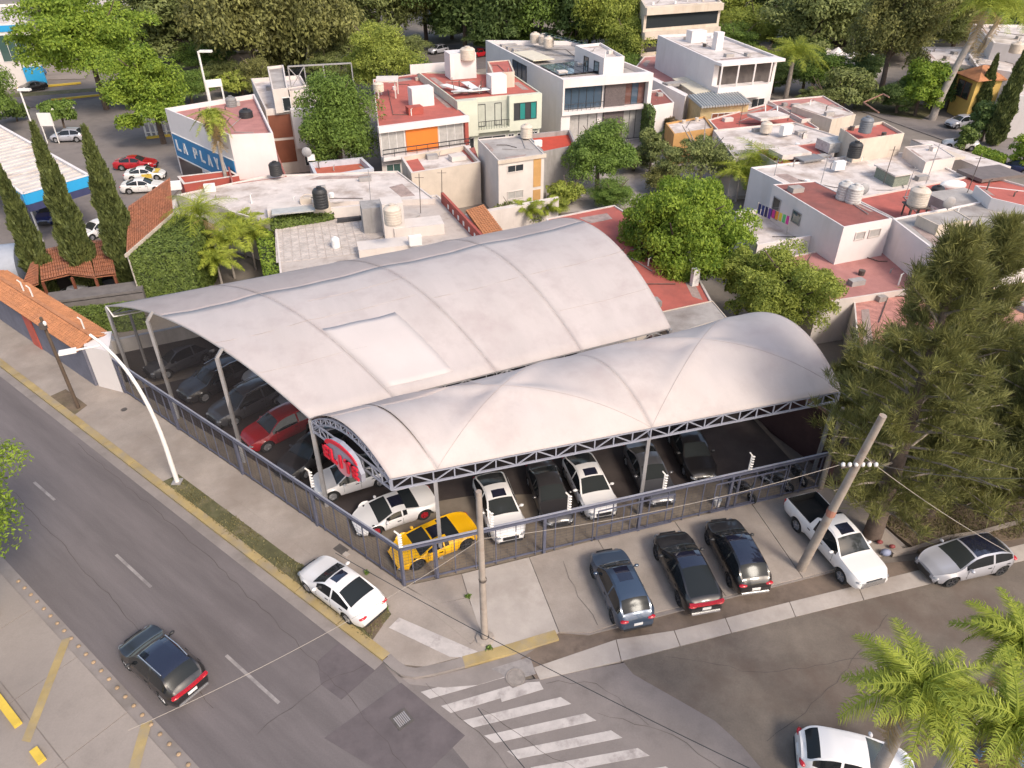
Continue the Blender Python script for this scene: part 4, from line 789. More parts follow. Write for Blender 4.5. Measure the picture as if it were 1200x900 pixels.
hl = bld('lattice_vent_house', 'low white box with latticed sides on the broad white roof', 'vent box', [(1028, 193), (1050, 205), (1068, 202), (1045, 190)], 5.9, mat('lattice_green_grey', (.22, .24, .19), .8, .3, 8), ROOFW, .02, .05, z0=4.7, para=False, overh=.2)
bld('white_roof_house', 'white parapet roof with a slab canopy beside the cream tower', 'house', [(1060, 172), (1085, 190), (1120, 184), (1095, 168)], 5.8, WALLW, ROOFW, .05, .1)
bld('slab_roof_house', 'dusty slab roof with tank stand at the right of the corner house', 'house', [(1075, 252), (1100, 264), (1140, 258), (1118, 245)], 6.9, WALLC, ROOFG, .05, .1)
# middle right: small mixed roofs
bld('white_stepped_wall', 'long white stepped garden wall right of the modern house', 'wall', [(762, 92), (803, 113), (806, 110), (766, 90)], 4.8, WALLW2, WALLW2, .02, .05)
bld('low_house', 'small white house with red roof beside the modern house', 'house', [(752, 108), (764, 124), (790, 120), (774, 104)], 4.6, WALLW2, ROOFRD, .1, .1)
ow = bld('ochre_walled_house', 'ochre walled low house with white front roof', 'house', [(780, 144), (790, 157), (836, 150), (826, 136)], 3.6, WALLO, ROOFW, .2, .15)
fb = bld('corrugated_shed', 'shed with grey corrugated roof and yellowed walls with four windows', 'shed', [(808, 112), (822, 124), (878, 120), (860, 104)], 4.7, mat('yellowed_fibreglass', (.5, .38, .2), .6, .2), mat('corrugated_grey', (.34, .35, .35), .5, .15), .02, .05, para=False, overh=.25)
a, b = wallof([(822, 124), (878, 120)], 4.7); opening(fb, a, b, (b-a).length*.25, (b-a).length*.75, 1.4, 3.6, WALLB, FRMW, 4)
P = [W(u, v, 4.75) for u, v in ((807, 112), (822, 126), (880, 121), (861, 104))]
for k in range(18): mb = MB(); mb.tube([P[0].lerp(P[3], (k+.5)/18), P[1].lerp(P[2], (k+.5)/18)], .16, 6); mb.build('corrugation', MATS['corrugated_grey'], fb)
bld('cream_sheet_roof', 'wide cream sheet roof in front of the far white house', 'roof', [(790, 92), (815, 109), (875, 98), (845, 84)], 4.9, WALLC, mat('cream_sheet', (.62, .56, .44), .6, .1), .02, .05, para=False, overh=.2)
bld('low_house', 'faded red roof yard with a stepped edge behind the cream sheet roof', 'house', [(745, 78), (795, 108), (860, 92), (800, 62), (755, 66)], 3.9, WALLW, ROOFP, .15, .15)
bld('low_house', 'red roofed low house between the corrugated shed and the palms', 'house', [(830, 140), (850, 162), (960, 150), (910, 118)], 3.7, WALLW, ROOFR, .15, .15)
bld('low_house', 'dusty white roof below the corrugated shed', 'house', [(836, 152), (860, 184), (960, 178), (985, 160), (930, 143)], 4.2, WALLW, ROOFW, .15, .15)
bld('low_house', 'pink-red roof strip under the palm crowns near the street', 'house', [(900, 118), (940, 140), (1000, 132), (965, 112)], 4.0, WALLW, ROOFP, .15, .15)
bld('low_house', 'cream sheet roof strip beside the street at the upper right', 'house', [(928, 124), (975, 140), (1003, 134), (955, 118)], 4.6, WALLC, ROOFW, .03, .1)
# --- far right white house
zw = 8.5
h9 = bld('far_white_house', 'far white house with a covered roof terrace and long blank side wall', 'house', [(771, 41), (838, 72), (912, 66), (838, 38)], zw, WALLW2, ROOFW, .3, .3)
a, b = wallof([(838, 72), (912, 66)], zw); L9 = (b-a).length
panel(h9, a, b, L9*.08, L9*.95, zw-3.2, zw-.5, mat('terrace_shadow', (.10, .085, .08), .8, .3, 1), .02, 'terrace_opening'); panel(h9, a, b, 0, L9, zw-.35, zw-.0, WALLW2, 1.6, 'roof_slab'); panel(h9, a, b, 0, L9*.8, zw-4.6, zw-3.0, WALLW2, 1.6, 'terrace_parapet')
for k in range(4): mb = MB(); mb.bar(wpt(a, b, L9*(.02+.26*k), zw-3, 1.5), wpt(a, b, L9*(.02+.26*k), zw-.35, 1.5), .18); mb.build('column', WALLW2, h9)
opening(h9, a, b, L9*.3, L9*.5, 1.5, 3.2, GLASSD, FRMW, 2); opening(h9, a, b, L9*.7, L9*.9, 1.5, 3.2, GLASSD, FRMW, 2); roofbox(h9, 840, 58, zw-.3, (1.1, 1.1, 2.3), WALLW2, .35, 'chimney'); roofbox(h9, 815, 49, zw-.3, (2.5, 1.6, 1.6), WALLW2, .35, 'vent_box')
# --- upper right houses
h10 = bld('far_house', 'grey and white block house beyond the palms at the upper right', 'house', [(1075, 55), (1090, 72), (1180, 82), (1165, 55)], 6.0, WALLG, ROOFW, .2, .3); bld('far_house', 'tall white house at the upper right corner', 'house', [(1140, 28), (1165, 50), (1260, 62), (1240, 30)], 8.5, WALLW2, ROOFW, .3, .3)
bld('far_house', 'white flat house behind the yellow house', 'house', [(1135, 63), (1145, 78), (1225, 90), (1215, 62)], 6.4, WALLW2, ROOFW, .2, .3); bld('far_house', 'white house at the right edge below the yellow house', 'house', [(1188, 93), (1192, 112), (1260, 118), (1250, 92)], 5.2, WALLW2, ROOFW, .2, .3)
h11 = bld('yellow_house', 'yellow house with an orange hipped tile roof at the upper right', 'house', [(1124, 85), (1146, 94), (1178, 92), (1165, 78)], 5.4, WALLY, TILEO, .05, .05, para=False, overh=.5)
P = [W(u, v, 5.45) for u, v in ((1120, 85), (1147, 96), (1182, 92), (1168, 76))]; ap = W(1152, 76, 6.9)
for i in range(4): mb = MB(); mb.add([P[i], P[(i+1) % 4], ap], [(0, 1, 2)]); mb.build('roof_hip', TILEO, h11)
a, b = wallof([(1124, 85), (1146, 94)], 5.4); opening(h11, a, b, .6, (b-a).length*.8, 2.6, 4.7, GLASSD, WALLB, 2)
# --- far buildings across the top
def slabhouse(px, z, lab, floors, wm=WALLW2):
    r = bld('far_building', lab, 'building', px, z, wm, ROOFW, .3, .3); a, b = wallof([px[1], px[2]], z); L = (b-a).length; fh = z/floors
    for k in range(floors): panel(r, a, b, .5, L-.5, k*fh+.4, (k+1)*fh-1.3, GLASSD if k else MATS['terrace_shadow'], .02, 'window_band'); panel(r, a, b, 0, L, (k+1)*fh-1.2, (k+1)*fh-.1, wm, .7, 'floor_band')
    return r
slabhouse([(745, -10), (756, 8), (846, 2), (830, -12)], 11, 'far cream office block with long balcony bands seen through the trees', 3, WALLC)
slabhouse([(60, -10), (150, 22), (330, 12), (240, -12)], 7, 'far pale building behind the big green tree', 2); slabhouse([(345, 8), (352, 14), (405, 12), (398, 4)], 8, 'far white house glimpsed between the dark trees', 2)
slabhouse([(960, 8), (975, 20), (1010, 18), (1000, 6)], 6, 'far pale house behind the tall trees on the right', 2)
bx = bld('blue_store', 'far store with white walls and bright blue bands at the upper left', 'store', [(-60, 8), (-55, 30), (32, 26), (25, 4)], 9.5, WALLW2, ROOFW, .3, .3); a, b = wallof([(-55, 30), (32, 26)], 9.5); Lx = (b-a).length
panel(bx, a, b, 0, Lx, 8.3, 9.2, BLUL, .1, 'blue_band'); opening(bx, a, b, Lx*.5, Lx*.86, 4.0, 7.8, GLASSG, FRMW, 3); panel(bx, a, b, Lx*.72, Lx, .4, 3.0, BLUL, .3, 'blue_canopy')
# scattered white tent roofs on the right
mb = MB(); tnt = thing('white_tent', 'row of white tent roofs beyond the palms on the right', 'tent', W(1000, 90))
for k, (u, v) in enumerate(((962, 62), (980, 66), (1000, 70), (1020, 74))):
    m2 = MB(); p = W(u, v, 2.6); m2.lathe([(2.6, 0), (2.0, .5), (.9, 1.1), (0, 1.7)], (p.x, p.y, 2.4), 8); m2.lathe([(2.5, -2.6), (2.5, 0)], (p.x, p.y, 2.4), 8); m2.build('tent_roof', WALLW2, tnt)
# --- gas station canopy at left
gs = thing('station_canopy', 'wide ribbed white roof of a fuel station with bright blue fascia', 'canopy', W(30, 250)); zg = 5.6
Pg = [W(u, v, zg) for u, v in ((-70, 120), (-75, 240), (28, 228), (103, 204))]
Pg = [W(28, 229, zg), W(104, 207, zg), W(-3, 147, zg), W(-190, 185, zg)]; Pg[3] = Pg[0]+(Pg[2]-Pg[1])
mb = MB(); mb.prism([p[:2] for p in Pg], zg-.25, zg-.1); mb.build('roof_deck', mat('ribbed_white_roof', (.58, .53, .49), .7, .12, .6, 10, .1, (.4, .33, .28), .5, .5), gs)
for k in range(22):
    mb = MB(); mb.bar(Pg[0].lerp(Pg[3], (k+.5)/22)-Vector((0, 0, .06)), Pg[1].lerp(Pg[2], (k+.5)/22)-Vector((0, 0, .06)), .12, .1); mb.build('roof_rib', MATS['ribbed_white_roof'], gs)
for i in range(4):
    p, q = Pg[i], Pg[(i+1) % 4]; mb = MB(); mb.bar(p-Vector((0, 0, .35)), q-Vector((0, 0, .35)), .2, .95); mb.build('fascia', BLUL if i in (0, 3) else WALLW2, gs); mb = MB(); mb.bar(p+Vector((0, 0, .16)), q+Vector((0, 0, .16)), .26, .08); mb.build('fascia_trim', WALLW2, gs)
    mb = MB(); mb.bar(p-Vector((0, 0, 1.15)), q-Vector((0, 0, 1.15)), .16, .65); mb.build('lower_fascia', BLUD if i in (0, 3) else WALLG, gs)
for f_, g_ in ((.2, .3), (.8, .3), (.2, .75), (.8, .75)):
    p = Pg[0].lerp(Pg[1], f_).lerp(Pg[3].lerp(Pg[2], f_), g_); mb = MB(); mb.bar((p.x, p.y, -.1), (p.x, p.y, zg-.3), .4); mb.build('column', BLUD, gs)
p = W(20, 330, 0); dm = thing('grey_tank_roof', 'smooth pale grey curved roof at the left edge behind the first cypress', 'roof', p); mb = MB(); a = W(-10, 312, 3.2)
mb.tube([W(-60, 322, 2.2), W(28, 312, 2.2)], 1.9, 16); mb.build('roof', mat('blue_grey_sheet', (.33, .35, .40), .5, .1), dm, True)

# ------------------------------------------------------------------ vehicles
PAINTS = dict(white=(.72, .70, .69), ltgrey=(.56, .54, .52), silver=(.45, .45, .49), black=(.012, .011, .012), dark=(.03, .028, .03), navy=(.05, .075, .12), yellow=(.80, .43, .005), red=(.36, .008, .015), dkblue=(.01, .02, .10), grey=(.09, .09, .10), midblue=(.10, .20, .38))
def paintm(n): return mat('car_paint_'+n, PAINTS[n], rough=.32, var=0, metal=.35 if n in ('silver', 'navy', 'grey', 'midblue') else 0, coat=.8)
RWG = mat('car_rear_glass', (.02, .024, .027), rough=.14, var=0, coat=0, spec=.16); CGL = mat('car_glass', (.012, .014, .016), rough=.06, var=0, coat=0, spec=.5); CGW = mat('car_windscreen_glass', (.028, .032, .033), rough=.06, var=0, coat=0, spec=.6); ROOFGL = mat('car_roof_glass', (.012, .014, .03), rough=.03, var=0, coat=.8, spec=.9)
TYRE = mat('tyre_rubber', (.02, .02, .02), .85, 0); RIMS = mat('alloy_rim', (.42, .42, .44), .35, 0, metal=.6); RIMD = mat('dark_rim', (.05, .05, .055), .4, 0); RIMR = mat('red_rim', (.35, .02, .03), .4, 0)
HLM = mat('headlight_lens', (.20, .21, .23), .15, 0, coat=.3); TLM = mat('taillight_lens', (.42, .01, .02), .15, 0, coat=.5); CHR = mat('chrome_trim', (.65, .65, .66), .2, 0, metal=.8); PLATE = mat('number_plate', (.72, .70, .68), .5, 0); UND = mat('car_underbody', (.012, .012, .012), .8, 0)
KIND = {  # length, width, top line, belt, wheel centres, wheel radius, glass marks: cowl, roof front, roof rear, rear glass base, ground clearance
 'suv': dict(L=4.75, W=1.96, top=[(0, .52), (.07, .76), (.35, .95), (1.25, 1.08), (1.95, 1.58), (2.4, 1.68), (3.3, 1.68), (3.95, 1.60), (4.45, 1.16), (4.66, 1.08), (4.75, .72)], belt=[(0, .60), (.3, .88), (1.25, .98), (4.4, 1.08), (4.75, .7)], wx=(.93, 3.80), wr=.37, g=(1.25, 1.95, 3.95, 4.45), zb=.26),
 'coupesuv': dict(L=4.8, W=1.96, top=[(0, .50), (.07, .73), (.35, .92), (1.3, 1.05), (2.05, 1.52), (2.5, 1.60), (3.1, 1.58), (3.8, 1.36), (4.5, 1.10), (4.72, 1.06), (4.8, .7)], belt=[(0, .58), (.3, .86), (1.3, .95), (4.4, 1.05), (4.8, .68)], wx=(.95, 3.83), wr=.38, g=(1.3, 2.05, 3.1, 4.45), zb=.25),
 'sedan': dict(L=4.7, W=1.84, top=[(0, .44), (.07, .60), (.4, .79), (1.35, .96), (2.1, 1.38), (2.6, 1.45), (3.1, 1.42), (3.95, 1.10), (4.3, 1.06), (4.62, 1.0), (4.7, .62)], belt=[(0, .48), (.35, .74), (1.35, .88), (4.0, .98), (4.6, .92), (4.7, .6)], wx=(.93, 3.73), wr=.33, g=(1.35, 2.1, 3.1, 3.95), zb=.20),
 'hatch': dict(L=4.25, W=1.82, top=[(0, .52), (.05, .68), (.35, .84), (1.15, .98), (1.9, 1.40), (2.4, 1.47), (3.2, 1.44), (3.7, 1.32), (4.05, 1.02), (4.2, .96), (4.25, .62)], belt=[(0, .5), (.35, .78), (1.15, .9), (3.9, 1.0), (4.25, .6)], wx=(.85, 3.48), wr=.33, g=(1.15, 1.9, 3.6, 4.02), zb=.2),
 'supercar': dict(L=4.5, W=2.0, top=[(0, .30), (.08, .42), (.5, .60), (1.1, .76), (1.95, 1.06), (2.25, 1.10), (2.7, 1.07), (3.5, .92), (4.3, .82), (4.45, .76), (4.5, .5)], belt=[(0, .28), (.5, .62), (1.0, .74), (2.4, .74), (3.5, .88), (4.4, .78), (4.5, .48)], wx=(.95, 3.6), wr=.35, g=(1.15, 1.95, 2.7, 3.4), zb=.14),
 'pickup': dict(L=5.75, W=2.05, top=[(0, .75), (.05, 1.02), (.3, 1.15), (1.45, 1.24), (2.15, 1.78), (2.5, 1.86), (3.45, 1.84), (3.72, 1.72), (3.78, 1.24), (5.65, 1.22), (5.75, 1.2)], belt=[(0, .74), (.3, 1.08), (1.45, 1.16), (5.7, 1.18), (5.75, 1.18)], wx=(1.0, 4.55), wr=.41, g=(1.45, 2.15, 3.45, 3.78), zb=.42)}
def lerpt(tab, x):
    if x <= tab[0][0]: return tab[0][1]
    for (a, b), (c, d) in zip(tab, tab[1:]):
        if x <= c: return b+(d-b)*(x-a)/(c-a)
    return tab[-1][1]
CARMESH = {}
def carmesh(kind):
    if kind in CARMESH: return CARMESH[kind]
    k = KIND[kind]; L, Wd, wr = k['L'], k['W'], k['wr']; g0, g1, g2, g3 = k['g']; bx_ = (g1+g2)/2+.1
    def topz(s):
        if s < .12 or s > L-.12 or kind == 'pickup' and s > 3.4: return lerpt(k['top'], s)
        return sum(lerpt(k['top'], s+e) for e in (-.12, -.06, 0, .06, .12))/5
    ar = wr+.07; S = {0, .05, .14, .3, .5, .75, g0, g0+.12, g1-.03, g1, g1+.08, bx_-.05, bx_+.05, g2-.3, g2, g3, g3-.15, L-.5, L-.3, L-.14, L-.05, L, (g0+g1)/2, (g1+bx_)/2, (g2+g3)/2, (g2+bx_)/2}
    for wx in k['wx']: S |= {wx+ar*math.cos(math.pi*j/10) for j in range(11)}
    S |= set(np.arange(.3, L, .28)); S = sorted(x for x in S if 0 <= x <= L); st = [S[0]]
    keys = {g0, g1, g2, g3, bx_-.05, bx_+.05, g2-.3, 0, L}
    for x in S[1:]:
        if x-st[-1] < .035:
            if x in keys: st[-1] = x
        else: st.append(x)
    hw = Wd/2
    def wid(s):
        f_ = 1-.36*max(0, 1-s/.95)**2.1-.24*max(0, 1-(L-s)/.8)**2.1 if kind != 'pickup' else 1-.2*max(0, 1-s/.7)**2.2-.03*max(0, 1-(L-s)/.3)**2
        if kind == 'supercar': f_ *= 1+.02*math.sin(math.pi*s/L)-.05*math.exp(-((s-2.2)/.7)**2)
        return hw*f_
    rows = []
    for s in st:
        T, B, w_ = topz(s), lerpt(k['belt'], s), wid(s); zb = k['zb']+(.12 if s < .1 or s > L-.1 else 0); B = min(B, T-.012); dz = T-B
        arch = 0
        for wx in k['wx']:
            if abs(s-wx) < ar: arch = max(arch, wr*.98+math.sqrt(ar*ar-(s-wx)**2)*.98)
        z0 = max(zb, arch); z1 = max(zb+.12, arch+.015); z2 = max(zb+(B-zb)*.52, arch+.04); z3 = max(B-.10, z2+.03)
        wg = (w_*.93-.36*dz)*(1-(.05*max(0, (s-2.2)/2)**2 if kind != 'pickup' else 0))
        rows.append([(w_*.90 if not arch else w_*.985, z0), (w_*.975 if not arch else w_*1.0, z1), (w_*(1.0 if not arch else 1.012), z2), (w_*.985, z3), (w_*.935, B), (wg, B+dz*.84), (wg-.085, T-.035*min(1, dz*4+.5)), (wg*.52, T+.012), (0, T+.032)])
    n = len(st); parts = {'body': [], 'windscreen': [], 'side_window': [], 'rear_window': [], 'roof_glass': [], 'sunroof': []}
    V = []
    for i, s in enumerate(st):
        x = L/2-s; rr = rows[i]
        for y, z in rr: V.append((x, y, z))
        for y, z in rr[-2::-1]: V.append((x, -y, z))
    M = 17
    for i in range(n-1):
        sm = (st[i]+st[i+1])/2
        for j in range(16):
            a = i*M+j; f_ = (a, a+M, a+M+1, a+1); jj = j if j < 8 else 15-j; tgt = 'body'
            if jj == 4 and g0+.30*(g1-g0) < sm < (g3-.12 if kind not in ('supercar', 'pickup') else g2+.02) and not (bx_-.05 < sm < bx_+.05) and rows[i][6][1]-rows[i][4][1] > .12: tgt = 'side_window_'+('a' if j < 8 else 'b')+('f' if sm < bx_ else 'r')
            if jj >= 6 and g0 < sm < g1: tgt = 'windscreen'
            if jj >= 6 and g2 < sm < g3 and kind != 'pickup': tgt = 'rear_window'
            if kind == 'pickup' and jj >= 6 and g2+.03 < sm < g3: tgt = 'rear_window'
            if jj >= 6 and g1+.06 < sm < g2-.05: tgt = 'roof_glass' if (tgt == 'body' and (jj >= 7 or kind != 'supercar')) else tgt
            if jj >= 7 and g1+.06 < sm < bx_-.04: tgt = 'sunroof'
            if kind == 'pickup' and jj >= 6 and sm > 3.8: continue
            parts.setdefault(tgt, []).append(f_)
    out = {}
    for nm, fs in parts.items():
        if not fs: continue
        used = sorted({i for f_ in fs for i in f_}); mp = {u: i for i, u in enumerate(used)}; mb = MB(); lift = {'body': 0}.get(nm, 0)
        mb.v = [V[u] for u in used]; mb.f = [tuple(mp[i] for i in f_)[::-1] for f_ in fs]; mb.m = [0]*len(fs)
        if nm == 'body':
            m0 = len(mb.v); fr_ = [V[j] for j in range(M)]; re_ = [V[(n-1)*M+j] for j in range(M)]
            mb.v += fr_+re_; mb.f += [tuple(range(m0, m0+M)), tuple(range(m0+2*M-1, m0+M-1, -1))]; mb.m += [0, 0]
        out[nm] = mb.mesh('car_'+nm, MATS['car_underbody'] if 0 else UND, True)
    mb = MB(); mb.box((0, 0, k['zb']+.12), (L-.3, Wd*.78, .2)); mb.box((0, 0, k['zb']+.3), (L-1.0 if kind != 'pickup' else 3.4, Wd*.62, .3)); out['underbody'] = mb.mesh('underbody', UND)
    mb = MB(); r = wr; mb.lathe([(r*.62, -.11), (r*.93, -.125), (r, -.09), (r, .09), (r*.93, .125), (r*.62, .11)], n=20, axis='y'); out['wheel'] = mb.mesh('wheel', TYRE, True)
    mb = MB(); mb.lathe([(r*.66, -.09), (r*.66, .09), (r*.60, .1), (r*.58, .03), (0, .02)], n=18, axis='y'); mb.lathe([(0, .115), (r*.14, .11), (r*.16, .04)][::-1], n=10, axis='y')
    for j in range(5): a = 2*math.pi*j/5; mb.bar((r*.1*math.cos(a), .085, r*.1*math.sin(a)), (r*.63*math.cos(a), .095, r*.63*math.sin(a)), r*.16, .05)
    out['rim'] = mb.mesh('rim', RIMS, False)
    w1 = wid(.2); zh = lerpt(k['belt'], .22)-.1; mb = MB(); mb.ell((L/2-.20, w1*.80, zh-.02), (.2, .17, .065), 10, 6); out['headlight'] = mb.mesh('headlight', HLM, True)
    zt_ = lerpt(k['belt'], L-.3)-.14; mb = MB(); mb.ell((-L/2+.11, wid(L-.1)*.80, zt_), (.13, .22, .075), 10, 6) if kind != 'pickup' else mb.box((-L/2+.02, wid(L-.1)*.93, .98), (.08, .1, .38)); out['taillight'] = mb.mesh('taillight', TLM, True)
    mb = MB(); mb.box((L/2-.01, 0, zh-.06), (.06, Wd*.42, .16)); mb.box((L/2-.0, 0, k['zb']+.17), (.05, Wd*.62, .12)); out['grille'] = mb.mesh('grille', BLKP)
    mb = MB(); mb.box((-L/2-.012, 0, k['zb']+(.42 if kind != 'supercar' else .3)), (.03, .42, .14)); out['number_plate'] = mb.mesh('number_plate', PLATE)
    mb = MB(); mb.box((-L/2-.0, 0, k['zb']+.14), (.07, Wd*.7, .1)); out['rear_bumper_trim'] = mb.mesh('rear_bumper_trim', BLKP)
    zm_ = lerpt(k['belt'], g0+.4); mb = MB(); mb.ell((L/2-g0-.42, hw*.93+.14, zm_+.07), (.09, .13, .08), 8, 5); mb.bar((L/2-g0-.42, hw*.86, zm_+.0), (L/2-g0-.42, hw*.93+.08, zm_+.05), .05); out['mirror'] = mb.mesh('mirror', BLKP, True)
    mb = MB(); gw_ = hw*.93*.93-.36*(topz(g1+.3)-lerpt(k['belt'], g1+.3))
    zr_ = topz((g1+g2)/2)
    mb.bar((L/2-g1-.1, gw_+.02, topz(g1+.1)+.02), (L/2-bx_, gw_+.03, zr_+.03), .035); mb.bar((L/2-bx_, gw_+.03, zr_+.03), (L/2-g2+.15, gw_, topz(g2-.15)+.02), .035); out['roof_rail'] = mb.mesh('roof_rail', CHR)
    mb = MB()
    for s in (bx_,): mb.bar((L/2-s, hw*1.003, k['zb']+.2), (L/2-s, hw*.985, lerpt(k['belt'], s)-.08), .012, .012)
    for s in (g0+.35,): mb.bar((L/2-s, hw*1.003, k['zb']+.25), (L/2-s, hw*.985, lerpt(k['belt'], s)-.08), .012, .012)
    for s in (bx_-.12, bx_+.85 if kind != 'supercar' else bx_-.12): mb.bar((L/2-s, hw*1.0, lerpt(k['belt'], s)-.16), (L/2-s+.2, hw*1.0, lerpt(k['belt'], s)-.16), .03, .03)
    out['door_seam'] = mb.mesh('door_seam', UND); out['_mir'] = {}
    mb = MB(); mb.box((L/2-.45, 0, .0), (.01, .01, .01)) if 0 else None
    CARMESH[kind] = out; return out
def mirror_mesh(me, key, out):
    if key in out['_mir']: return out['_mir'][key]
    m2 = me.copy(); co = np.empty(len(m2.vertices)*3, np.float32); m2.vertices.foreach_get('co', co); co = co.reshape(-1, 3); co[:, 1] *= -1; m2.vertices.foreach_set('co', co.ravel()); m2.flip_normals(); out['_mir'][key] = m2; return m2
def car(kind, paint, front, rear, label, cat='car', z=0.0, group=None, roof=None, rim=None, rails=False, name=None, lightbar=False, sunroof=False, scale=None, small=False, yellow_door=False):
    """front/rear: photograph pixels of the bumper centres at 0.6 m above the surface the car stands on"""
    A_, B_ = W(*front, z+.6), W(*rear, z+.6); c = (A_+B_)/2; d = A_-B_; rz = math.atan2(d.y, d.x); k = KIND[kind]; me = carmesh(kind)
    r = bpy.data.objects.new(name or ('pickup_truck' if kind == 'pickup' else 'car'), None); C.objects.link(r); r.location = (c.x, c.y, z); r.rotation_euler = (0, 0, rz)
    s = scale or min(1.08, max(.9, d.length/k['L'])); r.scale = (s, s*.5+.5, s*.5+.5); tag(r, label, cat, group); ORG[r.name] = (0, 0, 0)
    P = paintm(paint); roofm = ROOFGL if roof == 'glass' else P
    lk = lambda nm, m_, me_, par=None, loc=(0, 0, 0): link_mesh(nm, me_, par or r, loc, m_)
    body = lk('body', P, me['body'])
    for nm, m_ in (('windscreen', CGW), ('side_window_af', CGL), ('side_window_ar', CGL), ('side_window_bf', CGL), ('side_window_br', CGL), ('rear_window', RWG), ('roof_glass', roofm), ('sunroof', ROOFGL if (roof == 'glass' or sunroof) else P)):
        if nm in me:
            n_ = 'side_window' if nm.startswith('side') else {'roof_glass': 'roof_panel'}.get(nm, nm)
            if nm == 'sunroof' and not (sunroof or roof == 'glass'): n_ = 'roof_panel'
            lk(n_, m_, me[nm])
    lk('underbody', UND, me['underbody'])
    for i, wx in enumerate(k['wx']):
        for sd_ in (1, -1):
            w_ = lk('wheel', TYRE, me['wheel'], None, (k['L']/2-wx, sd_*(k['W']/2-.15), k['wr'])); w_.rotation_euler = (0, 0, 0 if sd_ > 0 else math.pi)
            if not small: lk('rim', rim or RIMS, me['rim'], w_)
    if not small:
        for nm, m_ in (('headlight', HLM), ('taillight', TLM), ('mirror', P if paint not in ('black',) else BLKP), ('door_seam', UND))+((('roof_rail', CHR),) if rails else ()):
            lk(nm, m_, me[nm]); lk(nm, m_, mirror_mesh(me[nm], nm, me))
        for nm, m_ in (('grille', BLKP), ('number_plate', PLATE), ('rear_bumper_trim', BLKP if paint != 'black' else CHR)): lk(nm, m_, me[nm])
    if lightbar:
        mb = MB(); L = k['L']; pts = [(-L/2+.10-.07*(1-abs(t_)**2), t_*k['W']*.42, .93) for t_ in [-1+j/6 for j in range(13)]]; [mb.bar(p, q, .12, .13) for p, q in zip(pts, pts[1:])]; mb.build('light_bar', TLM, r)
    return r
car('suv', 'black', (156, 746), (226, 810), 'black SUV with a blue glass roof driving along the avenue', roof='glass', rails=True, lightbar=True)
car('sedan', 'white', (361, 660), (440, 719), 'white sedan with sunroof parked on the pavement beside the avenue kerb', z=.14, sunroof=True)
car('suv', 'navy', (708, 646), (748, 732), 'steel blue crossover with small sunroof, leftmost of the three parked on the forecourt', z=.14, sunroof=True, rim=RIMD)
car('coupesuv', 'black', (782, 625), (828, 714), 'black coupe SUV with red tail lights in the middle of the forecourt trio', z=.14, roof='glass', rim=RIMD, lightbar=True)
car('suv', 'black', (842, 610), (886, 691), 'black SUV parked between the middle black coupe and the leaning concrete pole', z=.14, roof='glass', rim=RIMD)
car('hatch', 'silver', (1083, 666), (1176, 645), 'silver hatchback with black glass roof parked on the side street strip', z=.03, roof='glass', rim=RIMD)
pk = car('pickup', 'white', (1020, 682), (939, 592), 'white crew cab pickup truck with an empty dark load bed', 'pickup truck', z=.1, sunroof=True, scale=1.0)
mb = MB(); mb.box((-1.88, 0, .80), (1.85, 1.6, .04)); mb.box((-1.88, .84, 1.02), (1.88, .08, .42)); mb.box((-1.88, -.84, 1.02), (1.88, .08, .42)); mb.box((-2.82, 0, 1.02), (.06, 1.7, .42)); mb.box((-.95, 0, 1.02), (.06, 1.7, .42)); mb.build('bed_liner', UND, pk)
mb = MB(); mb.box((-2.83, 0, 1.0), (.07, 1.75, .44)); mb.build('tailgate', paintm('white'), pk); mb = MB(); mb.box((2.89, 0, .72), (.06, 1.25, .3)); mb.build('front_grille', CHR, pk)
car('supercar', 'yellow', (459, 652), (554, 612), 'yellow supercar at the fence corner under the ribbed canopy', 'sports car', z=.12, rim=RIMD, roof='glass')
sw = car('supercar', 'white', (413, 612), (508, 580), 'white sports coupe with black roof and red rims beside the yellow supercar', 'sports car', z=.12, rim=RIMR, roof='glass')
car('coupesuv', 'white', (366, 572), (458, 545), 'white coupe SUV under the red sign by the avenue fence', z=.12)
car('coupesuv', 'white', (599, 631), (571, 559), 'white SUV with dark sunroof nearest the yellow supercar, facing the gates', z=.12, sunroof=True)
car('coupesuv', 'white', (708, 603), (674, 536), 'white SUV with dark sunroof next to the middle canopy column, facing the gates', z=.12, sunroof=True)
car('sedan', 'dark', (657, 612), (632, 545), 'dark sedan between the two white SUVs under the ribbed canopy', z=.12)
car('sedan', 'grey', (778, 588), (745, 522), 'dark grey sedan with pale bonnet edge right of the second white SUV', z=.12)
car('sedan', 'black', (826, 560), (796, 498), 'black sedan deep in the shade left of the white bucket', z=.12)
car('suv', 'red', (286, 520), (372, 480), 'dark red SUV nose out to the avenue fence under the big canopy', z=.12)
car('hatch', 'dark', (330, 556), (400, 505), 'dark hatchback between the red SUV and the white coupe SUV at the fence', z=.12)
car('suv', 'grey', (248, 492), (330, 452), 'dark grey SUV left of the red one behind the avenue fence', z=.12, rails=True)
car('suv', 'dark', (212, 465), (296, 425), 'dark roof-railed SUV further up the avenue fence, second from the left end', z=.12, rails=True)
car('suv', 'ltgrey', (292, 447), (352, 425), 'pale grey SUV in the second row deep under the big canopy', z=.12); car('sedan', 'silver', (330, 470), (395, 446), 'silver sedan in the second row behind the red SUV', z=.12); car('suv', 'dark', (240, 410), (300, 392), 'dark SUV in the second row at the rear of the big canopy', z=.12)
car('suv', 'grey', (172, 436), (248, 405), 'grey SUV at the far left end of the avenue fence row', z=.12)
